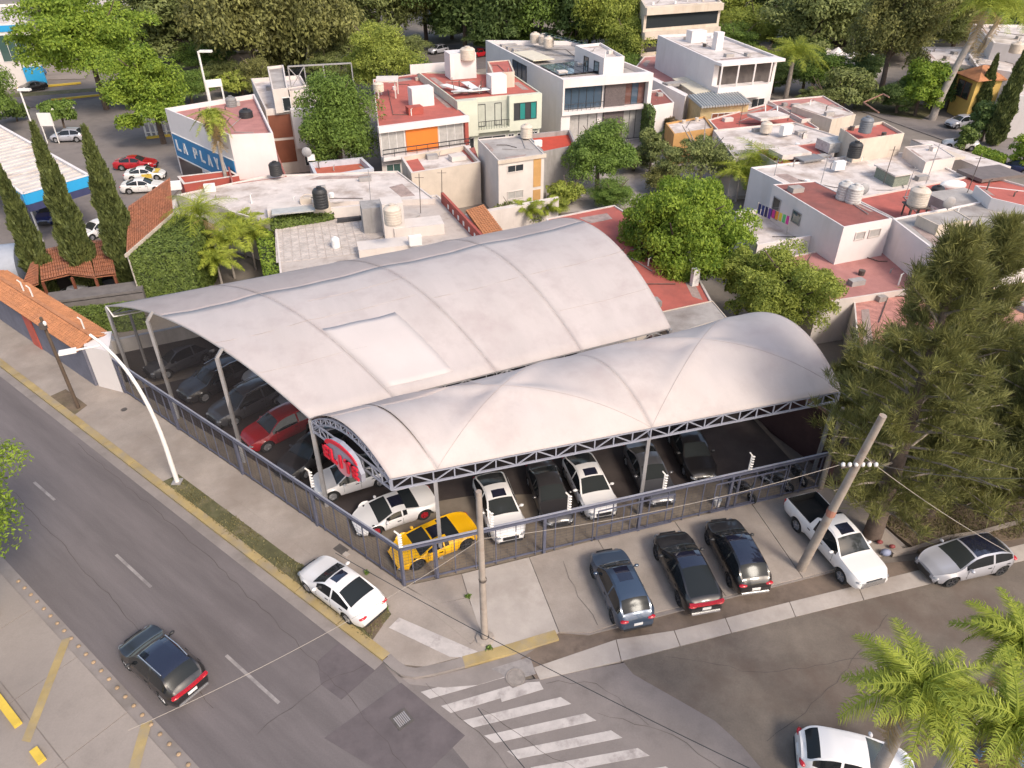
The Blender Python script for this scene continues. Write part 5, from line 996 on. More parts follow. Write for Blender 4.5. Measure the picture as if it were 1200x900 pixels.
# vehicles beyond the lot
car('suv', 'silver', (62, 160), (98, 159), 'silver SUV in the fuel station yard beside the flowering tree', small=False)
car('sedan', 'red', (184, 190), (134, 192), 'dark red sedan in the station yard, farthest of the three in a row')
car('sedan', 'white', (194, 202), (146, 205), 'white taxi with yellow front doors between the red sedan and the nearest white one', rim=RIMS)
tx = car('sedan', 'white', (194, 216), (142, 219), 'white sedan nearest the tiled roof in the station yard')
o = [x for x in bpy.data.objects if x.get('label', '').startswith('white taxi')][0]
mb = MB(); mb.box((.35, .93, .60), (1.15, .02, .5)); mb.box((.35, -.93, .60), (1.15, .02, .5)); mb.box((1.35, 0, .93), (.7, 1.5, .03)); mb.build('yellow_door_panel', YEL2, o)
car('hatch', 'silver', (61, 352), (108, 344), 'silver car parked under the tiled carport roof', small=False)
car('hatch', 'dkblue', (48, 262), (72, 238), 'dark blue car under the edge of the fuel station canopy'); car('hatch', 'white', (96, 275), (130, 262), 'white car between the first two cypress trees')
car('sedan', 'black', (26, 103), (50, 99), 'black car in the far car park, nearest the yellow kerb', small=True); car('hatch', 'silver', (28, 95), (50, 92), 'silver car behind the black one in the far car park', small=True)
car('hatch', 'midblue', (28, 86), (50, 83), 'light blue car in the far car park behind the silver one', small=True); car('hatch', 'grey', (20, 76), (38, 74), 'grey car at the back of the far car park', small=True)
car('suv', 'silver', (504, 60), (523, 57), 'silver car on the rear street between the tree masses', small=True); car('hatch', 'red', (551, 64), (570, 61), 'red car on the rear street beside the roof tanks', small=True)
car('suv', 'silver', (1111, 145), (1140, 142), 'silver SUV parked in front of the yellow house'); car('sedan', 'white', (1106, 166), (1146, 170), 'white sedan on the right hand street beside the clipped hedge')
car('hatch', 'dkblue', (1172, 190), (1212, 200), 'dark blue car at the right edge of the right hand street')
car('hatch', 'white', (1062, 905), (946, 880), 'white car under the big palm at the bottom right', z=.01, scale=1.0); car('suv', 'midblue', (1225, 860), (1172, 905), 'greyish blue car mostly hidden by palm fronds in the bottom right corner', z=.01)
car('sedan', 'dark', (752, 28), (775, 26), 'dark car in front of the far office block', small=True)
# motorcycles at the right end of the lot
def motorcycle(u, v, lab, rz=1.2):
    p = W(u, v, .12); t = bpy.data.objects.new('motorcycle', None); C.objects.link(t); t.location = (p.x, p.y, .12); t.rotation_euler = (0, 0, rz); tag(t, lab, 'motorcycle', 'motorcycles in the lot')
    for x in (-.68, .72):
        mb = MB(); mb.lathe([(.2, -.06), (.31, -.05), (.33, 0), (.31, .05), (.2, .06)], n=18, axis='y'); o = mb.build('wheel', TYRE, t, True); o.location = (x, 0, .33)
        m2 = MB(); [m2.bar((0, 0, 0), (.21*math.cos(a), 0, .21*math.sin(a)), .03) for a in [k*math.pi/3 for k in range(6)]]; m2.build('rim', RIMS, o)
    mb = MB(); mb.ell((.12, 0, .86), (.33, .17, .15), 10, 6); mb.build('fuel_tank', paintm('dark'), t, True); mb = MB(); mb.ell((-.4, 0, .82), (.38, .13, .07), 10, 5); mb.build('seat', BLKP, t, True)
    mb = MB(); mb.box((.02, 0, .5), (.42, .3, .34)); mb.tube([(-.68, .1, .33), (-.1, .1, .45), (.3, 0, .75), (.5, 0, .9)], .04); mb.build('engine_frame', UND, t); mb = MB(); mb.tube([(.74, .08, .33), (.52, .08, .98)], .035); mb.tube([(.74, -.08, .33), (.52, -.08, .98)], .035); mb.build('fork', CHR, t)
    mb = MB(); mb.tube([(.38, .36, 1.06), (.5, .12, 1.02), (.5, -.12, 1.02), (.38, -.36, 1.06)], .025); mb.build('handlebar', UND, t); mb = MB(); mb.ell((.62, 0, .9), (.12, .12, .12), 8, 6); mb.build('headlight', HLM, t, True); mb = MB(); mb.tube([(-.1, -.16, .35), (-.8, -.18, .42)], .05, 8); mb.build('exhaust', CHR, t)
motorcycle(868, 580, 'dark motorcycle inside the fence right of the white bucket', -1.0); motorcycle(908, 570, 'dark motorcycle nearest the right end of the lot fence', -.7); motorcycle(930, 560, 'third motorcycle behind the other two at the lot end', -1.2)
mb = MB(); p = W(840, 592, .12); mb.lathe([(.0, 0), (.16, 0), (.2, .42), (.215, .43), (.2, .40), (.0, .38)], (p.x, p.y, .12), 16); tag(mb.build('bucket', WHTP, None, True), 'white plastic bucket standing inside the side street fence', 'bucket')

# ------------------------------------------------------------------ poles, lamp, wires
lp = thing('street_lamp', 'white curved street lamp arching over the avenue fence', 'street lamp', W(208, 565, .14))
b = W(208, 565, .14); top = W(98, 386, 8.3); ctl = [(0, 0), (.16, .1), (.42, .32), (.72, .6), (1, 1)]
def bez(p0, p1, p2, n): return [p0*(1-t)**2+p1*2*t*(1-t)+p2*t*t for t in [i/n for i in range(n+1)]]
c_ = Vector((b.x, b.y, 0)); v1 = W(176, 455, 6.2); zt_ = 9.4
tip = W(105, 392, zt_); pts = [b]+bez(b+Vector((0, 0, 1.5)), Vector((b.x+.1, b.y+.1, 7.6)), tip, 12)
mb = MB(); mb.tube(pts, [.13]*2+[.12-.005*i for i in range(12)], 10); mb.build('pole', LAMPW, lp, True); mb = MB(); mb.box((b.x, b.y, .18), (.5, .5, .08)); mb.build('base_plate', STEEL, lp)
e = W(69, 414, 9.0); mb = MB(); mb.tube([W(117, 405, 9.0), e.lerp(W(117, 405, 9.0), .3)], .05); mb.build('arm', LAMPW, lp); mb = MB(); q_ = (e-W(117, 405, 9.0)).normalized(); mb.bar(e.lerp(W(117, 405, 9.0), .42), e, .36, .13); mb.build('lamp_head', LAMPW, lp)
def pole(name, label, b, t, r0, r1, m, hw_=None):
    th = thing(name, label, 'pole', b); mb = MB(); mb.tube([b, b.lerp(t, .5), t], [r0, (r0+r1)/2, r1], 12); mb.build('shaft', m, th, True); return th
b = W(92, 478, .13); dkp = pole('utility_pole', 'slim dark brown pole in the dirt square beside the avenue kerb', b, Vector((b.x-.05, b.y, height_of(b, 372))), .12, .09, mat('dark_wood_pole', (.10, .07, .05), .9, .2, 2, 30, .2)); t_ = Vector((b.x, b.y, height_of(b, 377)))
mb = MB(); mb.box((t_.x, t_.y-.15, t_.z-.2), (.3, .3, .4)); mb.build('transformer_cap', STEELK, dkp); mb = MB(); mb.ell((t_.x+.2, t_.y-.2, t_.z), (.1, .1, .16)); mb.build('insulator', LAMPW, dkp)
b = W(568, 748, .14); tz = height_of(b, 578); wp = pole('utility_pole', 'pale worn concrete pole standing at the corner kerb', b, Vector((b.x-.05, b.y+.1, tz)), .16, .12, CONCP); mb = MB(); mb.lathe([(.45, 0), (.4, .1), (.2, .14)], (b.x, b.y, .13), 10); mb.build('footing', CONC, wp)
mb = MB(); mb.lathe([(.17, -.05), (.18, 0), (.17, .05)], (b.x, b.y, 4.0), 10); mb.build('clamp_band', STEELK, wp)
b1 = W(938, 667, .1); z_u = 10.2; tp1 = W(1035, 487, z_u); up1 = pole('utility_pole', 'leaning round concrete pole in front of the white pickup', b1, tp1, .23, .15, CONCP)
att = b1.lerp(tp1, .72)
mb = MB(); mb.bar(att+Vector((-.7, -.1, -.05)), att+Vector((.8, .1, .1)), .09); mb.build('crossarm', STEELK, up1)
for k in range(6): q = att+Vector((-.65+.28*k, -.12, .12)); mb = MB(); mb.ell(q, (.09, .09, .12), 8, 6); mb.build('insulator', LAMPW, up1, True)
mb = MB(); mb.lathe([(.21, -.2), (.22, 0), (.21, .2)], tuple(b1.lerp(tp1, .42)), 12); mb.build('rust_band', mat('rust_stain', (.36, .17, .12), .9, .2), up1)
b2 = W(961, 573, .1); tp2 = W(988, 478, 5.6); up2 = pole('utility_pole', 'shorter pale slanting pole at the right end of the lot fence', b2, tp2, .15, .11, CONCP)
def wire(lab, p, q, sag=.3, r=.016, m=BLKP, n=16):
    mb = MB(); pts = [p.lerp(q, k/n)-Vector((0, 0, sag*4*(k/n)*(1-k/n))) for k in range(n+1)]; mb.tube(pts, r, 5); return tag(mb.build('overhead_wire', m), lab, 'wire')
PALEW = mat('pale_cable', (.34, .30, .26), .6, .1)
wire('pale cable running from the leaning concrete pole down to the right', b1.lerp(tp1, .78), W(1180, 646, 2.0), .2, .016, PALEW)
wire('pale cable from the leaning pole across the fence to the corner pole', att+Vector((-.5, 0, .1)), Vector((wp.location.x, wp.location.y, 6.4)), .5, .012, PALEW)
wire('pale cable from the corner pole across the avenue', Vector((wp.location.x, wp.location.y, 6.4)), W(150, 856, 6.0), .5, .010, PALEW)
wire('long dark cable crossing the corner and the side street low in the picture', W(393, 648, 6.5), W(930, 925, 7.5), .3, .014); wire('second dark cable over the avenue beside the crosswalk', W(560, 830, 5.0), W(640, 930, 5.5), .1, .014)
wire('thin wire from the leaning pole into the casuarina branches', att+Vector((.6, 0, .1)), W(1210, 560, 8), .3, .014)
# street furniture in the station yard
def simple_post(u, v, tv, lab, r=.09, m=LAMPW, name='lamp_post', head=None):
    b = W(u, v, 0); h = height_of(b, tv); t = thing(name, lab, 'post', b); mb = MB(); mb.tube([b, b+Vector((0, 0, h))], r, 8); mb.build('shaft', m, t, True)
    if head: mb = MB(); mb.box((b.x+head[0], b.y, h), (head[1], .5, .25)); mb.build('head', m, t)
    return t
simple_post(46, 170, 105, 'slim white lamp post left of the fuel station yard', .1, head=(.6, 1.5)); simple_post(252, 150, 60, 'tall white mast beside the pink shop roof', .14, head=(1, 1.6)); simple_post(881, 66, 40, 'white mast behind the far white house', .12, head=(0, 2.0))
t = thing('white_fence', 'short white picket gate at the edge of the station yard', 'fence', W(185, 160)); mb = MB(); p, q = W(172, 160, 0), W(202, 158, 0)
for z_ in (.5, 1.6, 2.8): mb.bar(p+Vector((0, 0, z_)), q+Vector((0, 0, z_)), .09)
mb.build('rail', LAMPW, t)
for k in range(6): e = p.lerp(q, k/5); mb = MB(); mb.bar(e, e+Vector((0, 0, 3)), .18); mb.build('post', LAMPW, t)
mb = MB(); p = W(56, 168, 0); mb.bar(p, p+Vector((0, 0, 3.4)), .1); mb.bar(p+Vector((1.5, 0, 0)), p+Vector((1.5, 0, 3.4)), .1); mb.box((p.x+.75, p.y, 3.0), (1.7, .15, 1.6)); tag(mb.build('notice_board', LAMPW), 'white notice board behind the second cypress in the yard', 'sign')
mb = MB(); p = W(50, 283, 0); mb.bar(p, p+Vector((0, 0, 4.0)), .12); mb.bar(p+Vector((0, 0, 4)), p+Vector((1.8, .8, 4.3)), .35, .12); tag(mb.build('lamp_post', LAMPW), 'white bent lamp post beside the first two cypress trees', 'post')
t = thing('roof_sign_frame', 'white board frame on the pink shop roof', 'sign frame', W(258, 125, 6.4)); 
for u, v in ((248, 124), (264, 122)): p = W(u, v, 6.4); mb = MB(); mb.bar(p, p+Vector((0, 0, 2.6)), .15); mb.build('leg', LAMPW, t)
mb = MB(); mb.bar(W(247, 124, 6.4)+Vector((0, 0, 2.4)), W(265, 122, 6.4)+Vector((0, 0, 2.4)), .15, .8); mb.build('board', LAMPW, t)

# ------------------------------------------------------------------ roof tanks, coolers, antennas
def tank(u, v, z, lab, r, h, m, dome=True, stand=None):
    p = W(u, v, z); t = thing('water_tank', lab, 'water tank', p); mb = MB()
    pr = [(0, 0), (r*.96, 0), (r, .1)]
    for k in range(1, 6): pr += [(r, h*.8*k/6), (r*.965, h*.8*k/6+.03), (r, h*.8*k/6+.06)]
    pr += [(r, h*.8), (r*.75, h*.93), (r*.32, h*.97)]
    mb.lathe(pr, (p.x, p.y, z), 20); mb.build('body', m, t, True); mb = MB(); mb.lathe([(r*.34, h*.96), (r*.36, h*1.04), (0, h*1.07)], (p.x, p.y, z), 14); mb.build('lid', m, t, True)
    if stand:
        mb = MB(); [mb.bar((p.x+a, p.y+b_, z-stand), (p.x+a, p.y+b_, z), .1) for a in (-r*.8, 0, r*.8) for b_ in (-r*.8, r*.8)]; mb.box((p.x, p.y, z-.05), (2.1*r, 2.1*r, .1)); mb.build('stand', STEELK, t)
    return t
tank(377, 243, 5.0, 'large black water tank on the plinth of the white-roofed house', .62, 1.75, BLKP); tank(461, 262, 6.3, 'cream stained water tank on the tall stand behind the big canopy', .68, 1.5, TNKC)
tank(290, 143, 6.3, 'dark tank on the pink shop roof, nearer the front edge', .72, 1.4, BLKP); tank(273, 130, 6.3, 'grey drum on the pink shop roof behind the dark tank', .6, 1.6, mat('grey_drum', (.22, .22, .22), .7, .15))
tank(324, 205, 4.2, 'black tank on the low house beside the brown panels', .6, 1.3, BLKP); tank(275, 182, 3.7, 'dark tank behind the white cooler on the low terrace', .55, 1.0, BLKP)
tank(444, 107, 8.6, 'cream tank on the frame at the left of the red roof', .6, 1.0, TNKC); tank(548, 70, 9.5, 'cream water tank on the stair tower of the mint house', .95, 1.5, TNKC)
tank(617, 161, 5.95, 'cream tank on the grey roof of the small white block', .62, 1.35, TNKC)
for k, (u, v) in enumerate(((627, 50), (637, 52), (643, 55))): tank(u, v, 8.2, ('first', 'second', 'third')[k]+' round cream tank from the left on the modern house', .75, 1.4, TNKC)
for k, (u, v) in enumerate(((696, 78), (706, 80), (717, 83))): tank(u, v, 7.9, ('leftmost', 'middle', 'rightmost')[k]+' of the three tanks near the front edge of the modern house', .75, 1.5, TNKW)
tank(1013, 155, 7.3, 'grey water tank standing on top of the cream tower', .62, 1.5, mat('grey_tank_plastic', (.15, .16, .18), .5, .1)); tank(1000, 184, 5.6, 'black tank at the foot of the cream tower', .65, 1.5, BLKP)
tank(1074, 240, 6.2, 'cream water tank on the iron stand on the red roof', .78, 1.5, TNKC, stand=1.1); tank(988, 233, 6.35, 'limed tank at the ridge of the red-brown roof, left one of the pair', .62, 1.5, TNKW); tank(999, 237, 6.35, 'limed tank at the ridge of the red-brown roof, right one of the pair', .62, 1.5, TNKW)
tank(1096, 232, 5.1, 'black tank on the long red roof beside the cream one', .55, 1.1, BLKP); tank(897, 155, 4.3, 'cream tank on the dusty white roof left of the palm', .65, 1.2, TNKC); tank(773, 74, 4.1, 'dark tank on the faded red roof yard', .6, 1.2, STEELK)
tank(1190, 62, 8.3, 'cream round tank on the upper right white roof', .9, 1.4, TNKC); tank(394, 290, 3.4, 'small white drum on the limewashed roof', .35, .9, WHTP)
def cooler(u, v, z, lab, rz=.3, s=1.0, m=WHTP):
    p = W(u, v, z); t = thing('cooler_unit', lab, 'air conditioner', p); mb = MB(); mb.box((p.x, p.y, z+.4*s), (1.0*s, .45*s, .75*s), rz); mb.build('case', m, t); c, s_ = math.cos(rz), math.sin(rz); mb = MB()
    mb.lathe([(.28*s, 0), (.25*s, .03), (.06*s, .03), (0, .04)], (0, 0, 0), 14, 'y'); o = mb.build('fan_grille', STEELD, t); o.location = (.1*s*c+.235*s*s_, .1*s*s_-.235*s*c, .42*s); o.rotation_euler = (0, 0, rz+math.pi*0); o.scale = (1, -1, 1)
cooler(487, 287, 4.2, 'white air conditioner outdoor unit at the canopy edge behind the tank tower'); cooler(284, 186, 4.2, 'white cooler on legs on the terrace beside the palm', .3, 1.3); cooler(247, 225, 3.7, 'small white cooler at the rear edge of the white roof', .3, 1); cooler(207, 222, 3.9, 'white cooler beside the tiled gable', .3, 1)
cooler(920, 158, 4.3, 'white satellite box on the dusty white roof', .5, 1.4); cooler(982, 199, 5.0, 'limed box cooler at the foot of the cream tower', .3, 1.1); cooler(365, 66+122, 3.4, 'white vent unit behind the courtyard', .2, .8); cooler(630, 172, 4.2, 'white unit on the red terrace', .3, .9)
mb = MB(); p = W(1115, 222, 5.2); mb.ell((p.x, p.y, 5.6), (1.2, .55, .45), 12, 8); tag(mb.build('solar_drum', WHTP, None, True), 'white rounded solar heater drum on the long red roof', 'solar heater')
for k, (u, v, z, h, lab) in enumerate(((493, 250, 3.5, 3.6, 'thin rusty mast right of the tank tower'), (435, 243, 3.8, 3.4, 'thin mast on the white roof left of the tank tower'), (518, 232, 3.9, 2.6, 'short mast by the red screen wall'), (960, 222, 5, 3, 'thin antenna mast on the broad white roof'), (1035, 215, 5, 3.4, 'thin mast between the lattice box and the red roof'), (1085, 215, 5.1, 3.6, 'thin mast over the right red roof'), (1130, 235, 5.4, 4, 'slanting thin mast near the white cube'), (905, 215, 4, 2.4, 'mast at the edge of the white roof'), (866, 148, 4, 2.6, 'mast by the corrugated shed'), (1060, 232, 5.1, 2.8, 'mast beside the tank stand'), (697, 232, 0, 5, 'slim green post in the garden behind the bright tree'), (703, 234, 0, 4, 'second slim post in the garden'))):
    p = W(u, v, z); mb = MB(); mb.tube([p, p+Vector((.1, 0, h))], .035, 5); mb.bar(p+Vector((-.3, 0, h*.9)), p+Vector((.5, 0, h*.9)), .03); tag(mb.build('antenna_mast', STEEL if k % 2 else STEELK), lab, 'antenna')
def dish(u, v, z, lab):
    p = W(u, v, z); mb = MB(); mb.tube([p, p+Vector((0, 0, .9))], .04); mb.lathe([(0, 0), (.25, .03), (.45, .1), (.5, .14), (.44, .12), (0, .03)], (p.x, p.y-.1, p.z+1.0), 14, 'y'); tag(mb.build('satellite_dish', STEEL, None, True), lab, 'satellite dish')
dish(1008, 236, 6.3, 'satellite dish at the edge of the red-brown roof'); dish(1108, 252, 6.2, 'satellite dish on the slab roof'); dish(361, 190, 4.5, 'small globe dish behind the courtyard')
# roof clutter: parapet lines, slabs, frames on the right hand roofs
def slabbox(u, v, z, d, m, rz, lab, name='roof_box'): p = W(u, v, z); mb = MB(); mb.box((p.x, p.y, z+d[2]/2), d, rz); tag(mb.build(name, m), lab, 'roof box')
slabbox(925, 182, 4.9, (3.4, 2.4, .5), ROOFW, .3, 'low white box on the dusty roof by the palm'); slabbox(1100, 184, 5.0, (4, 2.6, .25), WALLC, .3, 'cream slab canopy on the white parapet roof'); slabbox(1120, 242, 5.2, (4.2, 3.2, .9), ROOFG, .3, 'dusty box beside the tank stand')
slabbox(948, 186, 5.0, (2.6, 1.6, .15), mat('dark_sheet', (.2, .2, .21), .6, .1), .4, 'dark sheet lying on the white roof'); slabbox(790, 100, 4.6, (3, 1.4, .4), WALLG, .4, 'grey box on the faded roofs'); slabbox(900, 137, 4.5, (4.2, 2.6, .3), ROOFW, .4, 'pale canopy slab above the red roof'); slabbox(975, 175, 4.8, (2.6, 2.2, 1.0), TNKW, .3, 'limed block beside the red roof'); slabbox(1160, 205, 5.1, (5, 3, .3), mat('dark_sheet2', (.16, .13, .12), .6, .2), .3, 'dark net over the right end of the red roof')
t = thing('iron_frame', 'bent rusty iron frame above the street edge', 'frame', W(1035, 130, 4)); mb = MB(); mb.tube([W(1012, 120, 5), W(1035, 110, 6)], .08); mb.tube([W(1012, 120, 5), W(1030, 132, 5)], .08); mb.tube([W(1035, 110, 6), W(1042, 114, 6)], .08); mb.build('tube', mat('rust_iron', (.35, .18, .13), .8, .2), t)
t = thing('white_rack', 'white painted rack on the red roof beside the palm', 'rack', W(905, 128, 3.7)); mb = MB()
for a_, b_ in (((897, 132), (897, 122)), ((911, 136), (911, 125)), ((897, 122), (911, 125)), ((897, 132), (911, 125))): mb.bar(W(*a_, 4.0), W(*b_, 5.0), .12)
mb.build('tube', WHTP, t)
# clothes line
t = thing('clothes_line', 'line of dark and bright coloured washing on the white terrace', 'clothes line', W(905, 240, 5)); p, q = W(889, 238, 5.2), W(926, 254, 5.2); mb = MB(); mb.tube([p, q], .015, 5); mb.bar((p.x, p.y, 3.6), (p.x, p.y, 5.3), .08); mb.bar((q.x, q.y, 3.6), (q.x, q.y, 5.3), .08); mb.build('line', STEEL, t)
cols = [(.02, .03, .12), (.03, .04, .16), (.02, .02, .08), (.10, .04, .25), (.45, .03, .20), (.6, .22, .03), (.6, .5, .05), (.1, .45, .15), (.55, .05, .28)]
for k, c_ in enumerate(cols):
    a, b_ = p.lerp(q, (k+.15)/9), p.lerp(q, (k+.85)/9); mb = MB(); n_ = Vector((0, -.04, 0)); h = .9 if k < 4 else .7
    mb.add([a, b_, b_-Vector((0, .05, h)), a-Vector((0, -.03, h)), a+n_, b_+n_, b_+n_-Vector((0, .05, h)), a+n_-Vector((0, -.03, h))], [(0, 1, 2, 3), (7, 6, 5, 4), (0, 4, 5, 1), (3, 2, 6, 7), (0, 3, 7, 4), (1, 5, 6, 2)]); mb.build('garment', mat('garment_%s' % 'abcdefghi'[k], c_, .9, .1), t)
# person sitting? coloured bags at the tree foot
mb = MB(); p = W(1030, 638, .12); [mb.ell((p.x+a, p.y+b_, .3), (.16, .12, .1), 8, 6) for a, b_ in ((0, 0), (.5, -.3))]; tag(mb.build('rubbish_bag', mat('red_bag', (.22, .04, .04), .6, .2), None, True), 'small red rubbish bags at the foot of the casuarina trunk', 'bag'); mb = MB(); p = W(1037, 650, .12); mb.ell((p.x, p.y, .28), (.28, .2, .2), 8, 6); tag(mb.build('rubbish_bag', mat('blue_grey_bag', (.25, .28, .4), .6, .2), None, True), 'pale blue bag beside the pickup at the trunk foot', 'bag')

# ------------------------------------------------------------------ vegetation
def cards(name, Cn, U, V, m, smooth=False):
    N_ = len(Cn); co = np.empty((N_, 4, 3), np.float32); co[:, 0] = Cn-U; co[:, 1] = Cn+V*.9; co[:, 2] = Cn+U; co[:, 3] = Cn-V*.9
    me = bpy.data.meshes.new(name); me.vertices.add(N_*4); me.vertices.foreach_set('co', co.ravel()); me.loops.add(N_*4); me.loops.foreach_set('vertex_index', np.arange(N_*4, dtype=np.int32))
    me.polygons.add(N_); me.polygons.foreach_set('loop_start', np.arange(0, N_*4, 4, dtype=np.int32)); me.materials.append(m); me.update(calc_edges=True); return me
def unit(a): return a/np.maximum(1e-6, np.linalg.norm(a, axis=1, keepdims=True))
def leaves(rng, cen, rad, n, size, up=.4, droop=0, shell=(.72, 1.04)):
    """n leaf cards through the outer shell of an ellipsoid clump"""
    d = unit(rng.normal(size=(n, 3))); d[:, 2] = np.where(d[:, 2] < -.35, -d[:, 2]*.6, d[:, 2]); r = rng.uniform(shell[0], shell[1], n)[:, None]
    r = np.where(rng.random((n, 1)) < .22, rng.uniform(.3, .8, (n, 1)), r); Cn = cen+d*r*rad
    nr = unit(d+rng.normal(size=(n, 3))*.65+np.array([0, 0, up])); t = unit(np.cross(nr, rng.normal(size=(n, 3)))+np.array([0, 0, -droop])); b = unit(np.cross(nr, t)); s = size*rng.uniform(.6, 1.35, (n, 1))
    return Cn, t*s, b*s*.5
def crown_mesh(name, m, seed, W_, H_, n, size, clumps=26, flat=.75, droop=0, csize=.30, hollow=.5):
    rng = np.random.default_rng(seed); Cs, Us, Vs = [], [], []
    for k in range(clumps):
        d = rng.normal(size=3); d /= np.linalg.norm(d); d[2] = d[2] if d[2] > -.75 else -d[2]; r = rng.uniform(hollow, 1.08)
        c = np.array([d[0]*W_/2*r*.8, d[1]*W_/2*r*.8, H_/2+d[2]*H_/2*r*.82]); q = rng.uniform(.55, 1.35)*csize*W_/2*1.1
        a = leaves(rng, c, np.array([q, q, q*flat*min(1.4, H_/W_+.25)]), n//clumps, size, .4, droop); Cs.append(a[0]); Us.append(a[1]); Vs.append(a[2])
    c = leaves(rng, np.array([0, 0, H_*.46]), np.array([W_*.30, W_*.30, H_*.34]), n//8, size*1.3); Cs.append(c[0]); Us.append(c[1]); Vs.append(c[2])
    return cards(name, np.vstack(Cs), np.vstack(Us), np.vstack(Vs), m)
def branches(mb, rng, base, top, r, spread, n, levels=1, htot=1):
    base, top = Vector(base), Vector(top); mb.tube([base, base.lerp(top, .5)+Vector((rng.uniform(-.1, .1)*spread, rng.uniform(-.1, .1)*spread, 0)), top], [r, r*.75, r*.5], 8)
    for k in range(n):
        s = base.lerp(top, rng.uniform(.45, 1)); a = rng.uniform(0, 6.28); e = s+Vector((math.cos(a)*spread, math.sin(a)*spread, rng.uniform(.5, 1.1)*spread)); mid = s.lerp(e, .5)+Vector((0, 0, -.1*spread)); mb.tube([s, mid, e], [r*.42, r*.28, r*.1], 6)
GRB = leafmat('bright_green_leaves', (.085, .16, .018), (.34, .44, .055), .35); GRM = leafmat('mid_green_leaves', (.065, .115, .022), (.22, .32, .06), .3); GRD = leafmat('dark_green_leaves', (.055, .095, .028), (.18, .25, .07), .3); GRO = leafmat('olive_leaves', (.09, .11, .035), (.29, .33, .11), .28)
GRY = leafmat('yellow_green_leaves', (.14, .18, .03), (.42, .47, .09), .35); GRC = leafmat('casuarina_needles', (.055, .06, .022), (.32, .32, .10), .28, .8); GRT = leafmat('cypress_foliage', (.035, .05, .018), (.17, .20, .06), .2, 1.5); GRI = leafmat('ivy_leaves', (.05, .08, .018), (.18, .24, .05), .2, 2); GRBR = leafmat('brownish_leaves', (.09, .055, .03), (.24, .17, .09))
GRP = leafmat('palm_fronds', (.09, .15, .012), (.44, .48, .07), .3, 1); GRPD = leafmat('dry_palm_fronds', (.22, .14, .06), (.42, .32, .15), .2); FLW = mat('white_blossom', (.75, .72, .66), .7, .05)
def tree(u, vb, vt, wpx, label, m, seed, n=14000, size=.22, crown_from=.32, me=None, bark=BARK, rot=0, group=None, name='tree', hmax=26, clumps=26, csize=.30, cat='tree', flat=.75, droop=0, du=0, base=None):
    b = base or W(u, vb, 0); h = min(hmax, height_of(b, vt)); dpt = depth((b.x, b.y, h*.6)); wd = wpx*dpt/FPX; ch = h*(1-crown_from)
    t = thing(name, label, cat, (b.x, b.y, 0), group); t.rotation_euler = (0, 0, 0); ORG[t.name] = (0, 0, 0); rng = np.random.default_rng(seed)
    mb = MB(); branches(mb, rng, (0, 0, -.15), (rng.uniform(-.3, .3), rng.uniform(-.3, .3), h*.72), max(.12, min(.45, wd*.035)), wd*.28, 7); mb.build('trunk', bark, t, True)
    if me is None: me = crown_mesh('crown', m, seed, wd, ch, n, size, clumps, flat, droop, csize); sc_ = (1, 1, 1)
    else: sc_ = (wd/10, wd/10, ch/9)
    o = link_mesh('crown', me, t, (0, 0, h*crown_from)); o.scale = sc_; o.rotation_euler = (0, 0, rot)
    return t
